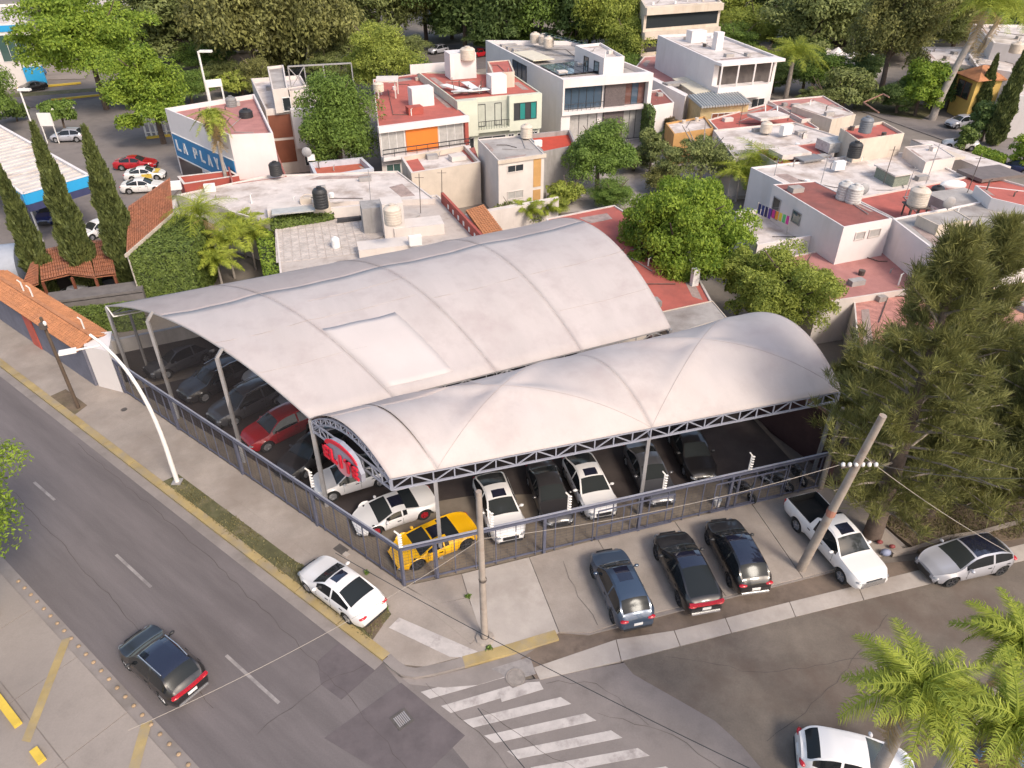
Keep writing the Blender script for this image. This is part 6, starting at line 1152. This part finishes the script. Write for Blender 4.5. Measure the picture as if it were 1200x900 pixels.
# shared crowns 10 m wide and 9 m tall for the far trees
BM = [crown_mesh('crown', GRD, 101, 10, 9, 26000, .15, 44), crown_mesh('crown', GRO, 102, 10, 9, 24000, .15, 48, csize=.26), crown_mesh('crown', GRM, 103, 10, 9, 26000, .15, 40), crown_mesh('crown', GRY, 104, 10, 9, 24000, .14, 44, csize=.27), crown_mesh('crown', GRC, 105, 10, 9, 24000, .16, 64, csize=.2, flat=1.2, droop=.8)]
far = [  # u, base v, top v, width px, mesh, label
 (-40, 130, -30, 60, 1, 'shaggy dark tree at the left edge above the station roof'), (-10, 160, 60, 70, 2, 'green tree leaning in at the left edge'), (215, 75, -45, 150, 1, 'pinkish olive tree in the back left of the view'), (305, 92, -60, 150, 4, 'tall dusky casuarina behind the pink shop roof'), (370, 90, -55, 130, 4, 'second dusky casuarina left of the round light tree'), (260, 60, -40, 120, 3, 'pale yellow-green tree at the top left'), (330, 45, -60, 90, 1, 'olive tree top near the left of the far white house'),
 (445, 60, -60, 110, 1, 'dull brown-green tree behind the round light tree'), (500, 50, -80, 110, 4, 'dark casuarina above the rear street'), (545, 60, -60, 110, 0, 'dark tree overhanging the rear street left side'), (590, 62, -70, 110, 0, 'deep green tree left of the modern house top'), (635, 62, -75, 100, 2, 'green mango tree above the modern house'), (675, 64, -60, 110, 0, 'dark green tree above the modern house centre'), (715, 75, -50, 90, 3, 'yellow-green weeping tree above the rear cube house'), (742, 85, 20, 70, 3, 'low yellowish tree right of the rear cube house'), (755, 60, -50, 70, 2, 'leafy tree at the left of the office block'),
 (800, 45, -40, 70, 1, 'bare-branched tree in front of the office block'), (850, 50, -20, 80, 3, 'light green tree right of the office block'), (825, 52, 22, 60, 2, 'bright bush below the office block'), (880, 62, 5, 80, 3, 'pale green tree behind the far white roof'), (905, 48, -60, 110, 1, 'olive tree behind the first roof palm'), (950, 75, -50, 120, 1, 'tall olive tree left of the dark casuarina'), (990, 60, -70, 110, 3, 'yellow-olive tree at the top right of centre'), (1060, 60, -80, 130, 4, 'grey-green casuarina behind the tall palm'), (1115, 50, -60, 120, 2, 'green tree left of the far right palm top'), (1165, 40, -70, 120, 0, 'dark tree at the top right corner'), (1215, 45, -60, 100, 2, 'green tree cut by the right edge at the top'),
 (120, 30, -50, 120, 1, 'faint far tree behind the big bright left tree'), (410, 30, -60, 110, 0, 'dark far tree right of the far white house'), (560, 20, -80, 150, 0, 'deepest far dark tree above the rear street'), (650, 15, -80, 150, 1, 'far olive tree above the rear street right end'), (1020, 15, -80, 160, 0, 'far dark tree mass member on the right')]
for k, (u, vb, vt, wp_, mi, lab) in enumerate(far): tree(u, vb, vt, wp_*1.12, lab, None, 200+k, me=BM[mi], rot=k*1.3, crown_from=-.06, hmax=24)
# named middle trees
tree(125, 128, -16, 175, 'big spreading bright green tree at the upper left beside the back road', GRB, 1, 44000, .22, .16, clumps=75, csize=.18)
tree(192, 168, 50, 105, 'dense green tree just left of the pink shop roof', GRB, 2, 30000, .19, .02, clumps=30)
tree(285, 112, 84, 60, 'low pale bush behind the pink shop roof', GRY, 3, 6000, .3, .05, cat='bush', name='bush')
tree(450, 115, 26, 105, 'round yellow-green tree behind the orange fronted house', GRY, 4, 34000, .17, .02, clumps=34)
tree(402, 212, 82, 98, 'tall dense tree standing left of the orange fronted house', GRM, 5, 40000, .14, .0, clumps=46, csize=.3, flat=1.1)
tree(372, 60, -20, 120, 'tall dark tree behind the panelled house', GRO, 6, 14000, .34, .2)
tree(78, 160, 118, 46, 'small tree with white blossoms in the station yard', GRM, 7, 5000, .2, .35); 
tree(700, 226, 142, 86, 'dark green round tree in the garden left of the bare shrubs', GRM, 8, 26000, .13, .02, clumps=30)
tree(760, 205, 150, 40, 'small pinkish-green garden tree below the modern house', GRO, 9, 5000, .16, .3); tree(815, 222, 160, 104, 'twiggy olive garden tree behind the bright green tree', GRO, 10, 14000, .12, .1, clumps=40, csize=.2, bark=BARKP); tree(832, 190, 158, 40, 'green shoots at the top of the twiggy garden tree', GRM, 11, 3500, .15, .2)
tree(790, 345, 212, 180, 'large bright green tree beside the red roof', GRB, 12, 70000, .13, .06, clumps=90, csize=.165, droop=.9, flat=.8)
tree(905, 405, 292, 150, 'light green fine-leaved tree between the bright tree and the casuarinas', GRY, 13, 36000, .10, .12, clumps=80, csize=.17); tree(860, 380, 290, 60, 'small light green crown overlapping the red roof edge', GRY, 14, 9000, .12, .2)
tree(665, 240, 215, 50, 'low bright bush behind the big canopy top', GRY, 15, 4500, .16, .05, cat='bush', name='bush'); tree(1072, 135, 72, 62, 'round clipped bright green tree by the right hand street', GRB, 16, 16000, .2, .08, clumps=30)
tree(985, 128, 82, 75, 'broad olive bush left of the dark leaning trunks', GRO, 17, 12000, .22, .02, clumps=30); tree(1110, 128, 82, 50, 'dark green bush beside the yellow house', GRD, 18, 7000, .22, .05); tree(940, 110, 60, 60, 'dark green tree behind the roof palm', GRD, 19, 8000, .26, .1)
tree(1030, 118, -40, 120, 'dark tall casuarina with leaning trunks beside the right hand street', GRC, 20, 34000, .2, .1, clumps=60, csize=.18, flat=1.2, droop=.7)
jb = W(-62, 632, 5.0); jb.z = 0; tree(-5, 705, 528, 215, 'bright green jacaranda branch at the left edge of the avenue', GRB, 22, 26000, .09, .3, base=jb, clumps=40)
tree(560, 262, 250, 30, 'small dark garden shrub right of the orange tiled shed', GRD, 23, 1500, .14, .0, name='bush', cat='bush'); tree(605, 266, 240, 60, 'row of pale green agave-like bushes along the white garden wall', GRO, 24, 4000, .14, .0, name='bush', cat='bush')
tree(1150, 165, 120, 50, 'dark bush between the two slim cypresses', GRD, 25, 5000, .2, .0, name='bush', cat='bush'); tree(1195, 200, 160, 40, 'bright shrub at the right edge of the street', GRB, 26, 4000, .18, .0, name='bush', cat='bush'); tree(1128, 178, 146, 26, 'round clipped ball shrub beside the silver SUV', GRI, 27, 3500, .16, .0, name='bush', cat='bush')
tree(20, 142, 118, 30, 'low green bush above the station roof', GRD, 28, 3000, .2, 0, name='bush', cat='bush')
def blossoms(cx, cy, cz, r, n, lab):
    mb = MB(); rng = np.random.default_rng(5)
    for k in range(n): d = unit(rng.normal(size=(1, 3)))[0]; d[2] = abs(d[2]); mb.ell((cx+d[0]*r, cy+d[1]*r, cz+d[2]*r*.8), (.22, .22, .16), 6, 4)
    o = mb.build('blossom', FLW, None, True); return o
tt_ = [o for o in bpy.data.objects if str(o.get('label', '')).startswith('small tree with white')][0]
o = blossoms(0, 0, 2.6, 2.1, 30, ''); o.parent = tt_; o['kind'] = 'stuff'
# clipped hedges and ivy: dense leaf cards over a solid volume
def hedge(name, label, cat, box_pts, z0, z1, m, n, size, seed, thick=None, root=None):
    P = [Vector((p.x, p.y, 0)) for p in box_pts]; c = sum(P, Vector())/len(P); t = root or thing(name, label, cat, (c.x, c.y, 0)); mb = MB(); mb.prism([p[:2] for p in P], z0, z1-.05); mb.build('stem_mass', mat('hedge_core', (.03, .04, .012), .95, .3, 3), t)
    rng = np.random.default_rng(seed); Q = ccw([xy(p) for p in P]); E_ = [(Q[i], Q[(i+1) % len(Q)]) for i in range(len(Q))]; areas = [(b-a).length*(z1-z0) for a, b in E_]; top = abs(sum(a.x*b.y-b.x*a.y for a, b in E_))/2; tot = sum(areas)+top; Cs, Ns = [], []
    for (a, b), ar_ in zip(E_, areas):
        k = int(n*ar_/tot); s, z = rng.random(k), rng.uniform(z0, z1, k); d = (b-a).normalized(); nn = (d.y, -d.x); off_ = rng.uniform(0, .12, k)
        Cs.append(np.stack([a.x+(b.x-a.x)*s+nn[0]*off_, a.y+(b.y-a.y)*s+nn[1]*off_, z], 1)); Ns.append(np.tile([nn[0], nn[1], .3], (k, 1)))
    k = int(n*top/tot); u_, v_ = rng.random(k), rng.random(k); p0, p1, p3 = Q[0], Q[1], Q[-1]; p2 = Q[2] if len(Q) > 3 else p3
    X = (1-u_)[:, None]*((1-v_)[:, None]*np.array(p0)+v_[:, None]*np.array(p3))+u_[:, None]*((1-v_)[:, None]*np.array(p1)+v_[:, None]*np.array(p2)); Cs.append(np.column_stack([X, z1+rng.uniform(-.05, .15, k)])); Ns.append(np.tile([0, 0, 1.], (k, 1)))
    Cn = np.vstack(Cs); nr = unit(np.vstack(Ns)+rng.normal(size=Cn.shape)*.5); tg = unit(np.cross(nr, rng.normal(size=Cn.shape))); b_ = np.cross(nr, tg); s = size*rng.uniform(.6, 1.3, (len(Cn), 1)); o_ = np.array(ORG[t.name]) if t.name in ORG else 0
    me = cards('leaf_cover', Cn-o_, tg*s, b_*s*.6, m); o = link_mesh('leaf_cover', me, t); o['kind'] = 'stuff'; return t
hedge('ivy_wall', 'tall ivy covered wall under the steep tiled roof', 'ivy', [W(150, 298, 4.8), W(205, 250, 4.8), W(243, 262, 4.3), W(222, 300, 4.3)], -.1, 4.7, GRI, 26000, .11, 31)
hedge('clipped_hedge', 'long clipped hedge between the flat grey wall and the big canopy', 'hedge', [W(68, 372, 1.7), W(165, 360, 1.7), W(160, 352, 1.7), W(60, 362, 1.7)], -.1, 1.6, GRI, 9000, .1, 32)
hedge('garden_hedge', 'bright green hedge strip beside the limewashed roof', 'hedge', [W(296, 250, 3.3), W(312, 252, 3.3), W(334, 322, 3.3), W(312, 326, 3.3)], -.1, 3.2, GRB, 8000, .13, 33)
hedge('roof_creeper', 'creeper growing along the edge between the two white roofs', 'creeper', [W(318, 262, 4.0), W(390, 250, 4.0), W(388, 244, 4.0), W(318, 256, 4.0)], 3.4, 4.0, GRI, 2600, .12, 34)
hedge('clipped_hedge', 'low clipped hedge along the right hand street in front of the blue car', 'hedge', [W(1141, 178, 1.6), W(1175, 188, 1.6), W(1180, 182, 1.6), W(1146, 170, 1.6)], -.1, 1.6, GRB, 4500, .16, 35)
hedge('climbing_plant', 'dark green climber on the boundary wall beside the modern house', 'creeper', [W(753, 118, 4.6), W(762, 131, 4.6), W(768, 129, 4.6), W(760, 116, 4.6)], 0, 4.5, GRD, 3500, .15, 36)
hedge('creeper_wall', 'long wall with dry creeper running down from the modern house', 'wall', [W(762, 128, 2.8), W(812, 158, 2.8), W(818, 155, 2.8), W(767, 124, 2.8)], -.1, 2.8, GRBR, 4000, .13, 37)
# cypresses
def cypress(u, vb, vt, wpx, label, seed, n=16000, m=GRT):
    b = W(u, vb, 0); h = height_of(b, vt); r = wpx*depth((b.x, b.y, h*.4))/FPX/2; t = thing('cypress_tree', label, 'cypress tree', b); ORG[t.name] = (0, 0, 0); rng = np.random.default_rng(seed)
    mb = MB(); mb.tube([(0, 0, -.1), (0, 0, h*.85)], [.18, .05], 8); mb.lathe([(r*.5, h*.08), (r*.68, h*.3), (r*.45, h*.65), (.02, h*.93)], (0, 0, 0), 10); mb.build('trunk', mat('cypress_core', (.035, .04, .018), .95, .3, 3), t, True)
    z = rng.beta(1.15, 1.6, n)*.97+.02; prof = np.interp(z, [0, .06, .3, .6, .85, 1], [.55, .85, 1, .72, .36, .05]); a = rng.uniform(0, 6.283, n); lump = 1+.16*np.sin(a*3+z*26)+.12*np.sin(a*5-z*41); rr_ = r*prof*lump*rng.uniform(.72, 1.04, n)
    Cn = np.stack([np.cos(a)*rr_, np.sin(a)*rr_, z*h], 1); up = unit(np.stack([np.cos(a)*.35, np.sin(a)*.35, np.ones(n)], 1)+rng.normal(size=(n, 3))*.25); sd_ = unit(np.cross(up, rng.normal(size=(n, 3)))); s = rng.uniform(.6, 1.3, (n, 1))*.17
    link_mesh('crown', cards('crown', Cn, up*s*1.5, sd_*s*.5, m), t); return t
cypress(60, 352, 190, 28, 'leftmost tall cypress in front of the carport', 41, 14000); cypress(110, 347, 140, 31, 'middle tall cypress in front of the tiled carport', 42, 18000); cypress(160, 342, 145, 34, 'right tall cypress next to the ivy covered wall', 43, 20000)
cypress(1143, 141, 62, 15, 'slim cypress left of the pair beside the yellow house', 44, 8000); cypress(1163, 170, 46, 21, 'slim cypress right of the pair beside the yellow house', 45, 10000); cypress(375, 128, 74, 10, 'thin dark cypress on top of the dense tree', 46, 1500) if 0 else None
# casuarinas: upward feathery sprays on spreading limbs
def casuarina(base, h, wd, label, seed, nb=60, tufts=9, blades=46, bl=.62, lean=(0, 0), m=GRC, low=.25):
    t = thing('casuarina_tree', label, 'casuarina tree', base); ORG[t.name] = (0, 0, 0); rng = np.random.default_rng(seed); mb = MB(); top = Vector((lean[0], lean[1], h*.93))
    mb.tube([(0, 0, -.1), (lean[0]*.2, lean[1]*.2, h*.3), (lean[0]*.6, lean[1]*.6, h*.65), top], [.48, .34, .2, .05], 10); Cs, Us, Vs = [], [], []; br = MB()
    for k in range(nb):
        f_ = low+(1-low)*(k+rng.random())/nb; s = Vector((lean[0]*f_, lean[1]*f_, h*.93*f_)); a = k*2.4+rng.uniform(-.4, .4); L_ = wd/2*min(1.0, 1.45*(1.03-f_))*rng.uniform(.45, 1.18); rise = rng.uniform(.15, .6)+(.5 if f_ > .75 else 0)
        e = s+Vector((math.cos(a)*L_, math.sin(a)*L_, L_*rise)); mid = s.lerp(e, .5)+Vector((0, 0, L_*.05)); br.tube([s, mid, e], [.07, .045, .02], 5)
        for q in range(tufts):
            g_ = .25+.75*(q+rng.random())/tufts; c = s.lerp(mid, g_*2) if g_ < .5 else mid.lerp(e, g_*2-1); c = np.array(c)+rng.normal(size=3)*.18
            ax = unit(np.array([[math.cos(a)*.5+rng.normal()*.35, math.sin(a)*.5+rng.normal()*.35, 1.0+rng.normal()*.3]]))
            d = unit(ax+rng.normal(size=(blades, 3))*.5); ln = bl*rng.uniform(.5, 1.25, (blades, 1)); st = c+rng.normal(size=(blades, 3))*.07+ax*rng.uniform(-.1, .35, (blades, 1)); wv_ = unit(np.cross(d, rng.normal(size=(blades, 3))))
            Cs.append(st+d*ln*.5); Us.append(d*ln*.5); Vs.append(wv_*.018)
    mb.build('trunk', BARK, t, True); o = br.build('limb', BARKP, t, True); o['kind'] = 'stuff'; link_mesh('crown', cards('crown', np.vstack(Cs), np.vstack(Us), np.vstack(Vs), m), t); return t
cb = W(1022, 628, .1); casuarina(cb, height_of(cb, 262), 8.8, 'large casuarina with thick trunk beside the white pickup', 51, 92, 10, 58, lean=(-.2, 1.0), low=.10)
cb = W(1098, 520, .1); casuarina(cb, height_of(cb, 250), 6.2, 'tall casuarina behind the first, its twin tops against the white houses', 52, 74, 10, 58, lean=(-.6, .5), low=.1)
casuarina(W(1190, 585, .1), 10.0, 10.5, 'casuarina at the right edge above the silver hatchback', 53, 95, 10, 58, lean=(.3, .6), low=.1)
casuarina(W(1040, 505, .1), 6.8, 6.0, 'slimmer casuarina close to the end of the ribbed canopy', 54, 50, 8, 46, lean=(-.3, .3)); casuarina(W(1260, 500, .1), 10, 10, 'casuarina mostly beyond the right edge', 55, 60, 8, 46)
casuarina(W(975, 520, .1), 6.5, 5.5, 'low casuarina spray hanging at the canopy right end', 56, 44, 8, 44, low=.12); casuarina(W(1165, 500, .1), 7.5, 7, 'casuarina filling the gap behind the silver hatchback', 57, 60, 8, 44, low=.1); casuarina(W(1165, 605, .1), 5.5, 6.0, 'low casuarina spray directly behind the silver hatchback', 59, 44, 8, 44, low=.12); casuarina(W(1000, 535, .1), 6.5, 5.5, 'low casuarina spray over the slanting pole', 60, 44, 8, 44, low=.15); casuarina(W(1085, 600, .1), 5.8, 7.0, 'low drooping casuarina spray over the dry grass', 58, 44, 8, 44, low=.15)
# palms
def frond_mesh(L, w_, seed, m, arch=.6, n=62, droop=1.1, thin=False):
    rng = np.random.default_rng(seed); vs, fs = [], []; P = []
    for i in range(13): t = i/12; P.append(Vector((L*(t-.12*t*t*arch), 0, L*(arch*.55*t-arch*1.05*t*t))))
    mb = MB(); mb.tube(P, [.05*(1-.85*i/12) for i in range(13)], 5)
    for k in range(n):
        t = .08+.92*k/n; x = t*12; i = min(11, int(x)); p = P[i].lerp(P[i+1], x-i); d = (P[i+1]-P[i]).normalized(); ll = w_*math.sin(math.pi*(.12+.85*t))**.6*rng.uniform(.85, 1.1)
        for s in (1, -1):
            ph = rng.uniform(-.5, .9); o = Vector((d.x*.5, s*math.cos(ph)*.8, math.sin(ph)*.8-droop*rng.uniform(.1, .9))).normalized(); q = p+o*ll*.55+Vector((0, 0, .06*ll)); e = p+o*ll+Vector((0, 0, -.35*ll*droop)); wv_ = d*max(.016, w_*.018)*(1.8 if L < 2.8 and not thin else .9)
            mb.add([p-wv_, p+wv_, q+wv_, q-wv_], [(0, 1, 2, 3)]); mb.add([q-wv_, q+wv_, e], [(0, 1, 2)])
    return mb.mesh('frond', m, False)
FR = {}
def palm(base, h, L, label, nf=16, m=GRP, key='a', bark=BARKT, r=.2, dry=0, arch=.9, w_=.6, lean=(0, 0), boot=True, tilt=(.15, 1.25)):
    t = thing('palm_tree', label, 'palm tree', base); ORG[t.name] = (0, 0, 0); mb = MB(); top = Vector((lean[0], lean[1], h))
    pts = [Vector((lean[0]*f_**1.5, lean[1]*f_**1.5, h*f_)) for f_ in [i/8 for i in range(9)]]; pts[0].z = -.1; mb.tube(pts, [r*(1.25-.4*i/8)+.012*(i % 2) for i in range(9)], 10); mb.build('trunk', bark, t, True)
    if boot: mb = MB(); mb.tube([top-Vector((0, 0, .3)), top+Vector((0, 0, .5))], [r*1.1, r*.5], 8); mb.build('crownshaft', mat('green_crownshaft', (.2, .25, .06), .6, .1), t, True)
    for q in range(2):
        if (key, q) not in FR: FR[(key, q)] = frond_mesh(L, w_, 70+q, m, arch*(1+.25*q), n=84 if key[0] == 'z' else 62, thin=key[0] == 'z'); 
    if dry and ('d'+key) not in FR: FR['d'+key] = frond_mesh(L*.9, w_, 75, GRPD, arch*1.3, droop=1.0, thin=key[0] == 'z')
    rng = random.Random(len(label)*7+nf)
    for k in range(nf+dry):
        isd = k >= nf; o = bpy.data.objects.new('frond', FR['d'+key] if isd else FR[(key, k % 2)]); C.objects.link(o); o.parent = t; o.location = top+Vector((0, 0, .35 if not isd else .05)); a = k*2.4+rng.uniform(-.2, .2); el = tilt[0]+(tilt[1]-tilt[0])*(k/nf) if not isd else -.7
        o.rotation_euler = (rng.uniform(-.25, .25), -el if not isd else .7, a); s = rng.uniform(.85, 1.1); o.scale = (s, s, s)
    return t
def palm_px(u, vb, vt, Lpx, label, **k):
    b = W(u, vb, 0); h = height_of(b, vt); L = Lpx*depth((b.x, b.y, h))/FPX; return palm(b, h, L, label, w_=L*.28, **k)
palm_px(272, 242, 143, 27, 'slim palm with yellowish hanging fronds in front of the LA PLAYA banner', key='b', nf=14, dry=8, r=.16, arch=2.0)
palm_px(252, 322, 258, 48, 'palm with ringed pale trunk behind the left end of the big canopy', key='c', nf=12, r=.13, arch=1.1, dry=2)
for k, (u, vb, vt, lp_, lab) in enumerate(((275, 325, 290, 36, 'low bushy palm right of the ringed palm'), (300, 315, 280, 34, 'low bushy palm against the green hedge strip'), (288, 300, 268, 30, 'low palm behind the other two by the hedge'), (262, 340, 312, 30, 'small palm clump at the canopy edge'), (318, 305, 285, 24, 'small fern-like palm by the limewashed roof'))): palm_px(u, vb, vt, lp_, lab, key='e%d' % k, nf=13, r=.08, arch=.9, boot=False)
palm_px(920, 118, 70, 36, 'feathery palm in front of the far white house', key='f', nf=18, r=.3, arch=1.1, bark=BARKP); palm_px(950, 112, 84, 26, 'second smaller feathery palm beside it', key='g', nf=14, r=.2, arch=1.1)
palm_px(1092, 140, 14, 52, 'very tall pale-trunked palm leaning over the right hand street', key='h', nf=18, r=.42, arch=1.2, dry=3, lean=(3.0, 0)); palm_px(1120, 112, 18, 44, 'tall palm behind the pale-trunked one', key='i', nf=16, r=.3, arch=1.2, lean=(3, 0), bark=BARKP)
palm_px(885, 232, 200, 48, 'bushy garden palm right of the twiggy tree', key='j', nf=16, r=.1, arch=1.1, dry=3, boot=False); palm_px(862, 235, 210, 30, 'small garden palm beside the bushy one', key='k', nf=12, r=.1, arch=1.1, boot=False); palm_px(905, 222, 200, 24, 'third garden palm near the corner house', key='l', nf=12, r=.1, arch=1.1, boot=False)
palm_px(617, 272, 252, 22, 'agave-like plant at the white garden wall behind the canopy', key='m', nf=14, r=.08, arch=.6, boot=False); palm_px(640, 268, 250, 20, 'second spiky plant at the white garden wall', key='n', nf=14, r=.08, arch=.6, boot=False)
for k, (u, v, z, lp_, lab, nf_) in enumerate(((1072, 822, 9.0, 88, 'large bright green palm crown at the bottom right above the white car', 24), (1188, 765, 8.5, 62, 'upright palm crown at the right edge above the side street', 20), (1180, 862, 9.0, 84, 'palm crown with brown dry stalks in the bottom right corner', 20))):
    b = W(u, v, z); L = lp_*depth(b)/FPX; palm(Vector((b.x, b.y, 0)), z, L, lab, nf=nf_, key='z%d' % k, w_=L*.27, r=.2, arch=.95, dry=4 if k != 1 else 1, tilt=(-.1, 1.2), m=GRP)
def grass(name, label, poly, n, m, seed, z, hgt_=.12):
    rng = np.random.default_rng(seed); P = np.array([W(*p)[:2] for p in poly]); lo_, hi_ = P.min(0), P.max(0); pts = rng.uniform(lo_, hi_, (n*3, 2)); ins = np.zeros(len(pts), bool); j = len(P)-1
    for i in range(len(P)):
        c_ = ((P[i, 1] > pts[:, 1]) != (P[j, 1] > pts[:, 1])) & (pts[:, 0] < (P[j, 0]-P[i, 0])*(pts[:, 1]-P[i, 1])/(P[j, 1]-P[i, 1]+1e-9)+P[i, 0]); ins ^= c_; j = i
    pts = pts[ins][:n]; k = len(pts); pts = pts[np.sin(pts[:, 0]*1.7)+np.sin(pts[:, 1]*2.3+1)+rng.normal(size=k)*.9 > -.5]; k = len(pts); up = unit(np.array([0, 0, 1.])+rng.normal(size=(k, 3))*.5); sd_ = unit(np.cross(up, rng.normal(size=(k, 3)))); h_ = hgt_*rng.uniform(.4, 1.2, (k, 1))
    o = link_mesh(name, cards(name, np.column_stack([pts, np.full(k, z)])+up*h_*.5, up*h_*.5, sd_*.03, m)); o['kind'] = 'stuff'; o['label'] = label
GRS = leafmat('dry_grass_blades', (.10, .085, .035), (.24, .22, .10), .1)
grass('grass', 'thin dry grass in the strip between kerb and pavement', [(190, 567), (210, 558), (347, 660), (452, 712), (459, 722), (446, 738), (433, 754)], 9000, GRS, 61, .14); grass('grass', 'dry grass under the casuarinas', [(975, 566), (1060, 545), (1200, 520), (1250, 560), (1195, 632), (1085, 650), (1050, 628)], 14000, GRS, 62, .1, .16)
for k, (u, v) in enumerate(((549, 700), (574, 760), (430, 672), (452, 712))):
    p = W(u, v, .14); t = link_mesh('weed', cards('weed', np.random.default_rng(k).normal(size=(60, 3))*.06+np.array([0, 0, .06]), unit(np.random.default_rng(k+9).normal(size=(60, 3)))*.09, unit(np.random.default_rng(k+5).normal(size=(60, 3)))*.04, GRM), None, p); tag(t, ('weed tuft in the forecourt slab joint', 'weed tuft at the corner kerb under the pale pole', 'weed tuft by the avenue fence foot', 'weed tuft at the pavement edge behind the white sedan')[k], 'weed')
und = [(430, 92, 62, 70, 2, 'low green growth at the left end of the rear street'), (475, 72, 40, 60, 1, 'olive thicket beside the rear street car'), (655, 78, 45, 70, 0, 'dark thicket at the back of the modern house'), (700, 88, 55, 60, 3, 'yellowish thicket right behind the cube house'), (735, 98, 66, 50, 2, 'green thicket beside the far white house wall'), (885, 92, 55, 70, 3, 'light thicket right of the far white house'), (935, 78, 40, 70, 0, 'dark thicket between the roof palm and the tents'), (1080, 118, 80, 50, 1, 'olive thicket at the foot of the tall palms'), (165, 125, 95, 50, 2, 'green thicket on the back road verge'), (225, 120, 84, 60, 2, 'green thicket left of the white mast'), (262, 100, 70, 60, 1, 'olive thicket behind the roof sign frame'), (385, 98, 60, 60, 1, 'olive thicket behind the panelled house frame'), (330, 88, 55, 70, 4, 'dusky thicket behind the stair tower'), (575, 62, 30, 70, 0, 'dark thicket over the red street car'), (615, 58, 30, 70, 2, 'green thicket behind the modern house left end'), (1010, 100, 62, 50, 0, 'dark thicket just right of the tents')]
und += [(305, 112, 70, 60, 4, 'dusky thicket behind the pink shop and mast'), (245, 85, 50, 70, 2, 'green thicket across the back road'), (410, 75, 30, 80, 1, 'olive thicket behind the round yellow-green tree'), (530, 45, 10, 80, 0, 'dark thicket above the rear street cars'), (960, 112, 62, 70, 2, 'green thicket by the white tents'), (905, 108, 70, 50, 0, 'dark thicket at the foot of the roof palm'), (860, 70, 30, 70, 2, 'green thicket behind the far white terrace'), (1040, 70, 20, 110, 4, 'dusky thicket behind the dark tall casuarina'), (1115, 60, 10, 90, 1, 'olive thicket above the upper right white roofs'), (690, 60, 10, 90, 3, 'yellow-green mass above the modern house roof panels'), (740, 75, 35, 60, 2, 'green growth left of the office block'), (960, 50, -10, 110, 2, 'green mass top right of centre'), (480, 90, 66, 50, 0, 'dark thicket behind the orange house ridge'), (355, 60, 10, 90, 0, 'dark mass left of the round yellow-green tree'), (1180, 30, -30, 90, 1, 'olive mass at the far top right corner'), (170, 60, 20, 90, 3, 'pale mass behind the big bright tree'), (275, 60, 10, 100, 1, 'dull mass above the white mast')]
und += [(742, 200, 172, 60, 1, 'grey-green shrub beside the garden tree'), (790, 175, 150, 50, 0, 'dark shrub under the ochre wall'), (850, 195, 168, 50, 1, 'olive shrub between the twiggy tree and the dusty roof'), (680, 205, 180, 40, 2, 'low green shrub against the weathered garden wall'), (720, 245, 212, 60, 2, 'green shrub behind the bright tree left side'), (775, 225, 195, 60, 4, 'dusky shrub below the twiggy tree'), (870, 118, 96, 50, 2, 'green shrub beside the far white house foot'), (960, 128, 100, 60, 1, 'olive shrub row along the street edge'), (1050, 132, 96, 60, 0, 'dark shrub left of the clipped round tree'), (1130, 112, 78, 40, 2, 'green shrub behind the yellow house'), (648, 252, 232, 40, 3, 'yellowish shrub at the white garden wall'), (1175, 150, 118, 50, 2, 'green shrub behind the right cypress')]
for k, (u, vb, vt, wp_, mi, lab) in enumerate(und): tree(u, vb, vt, wp_, lab, None, 300+k, me=BM[mi], rot=k*2.1, crown_from=0.0, hmax=24, cat='thicket', name='thicket')
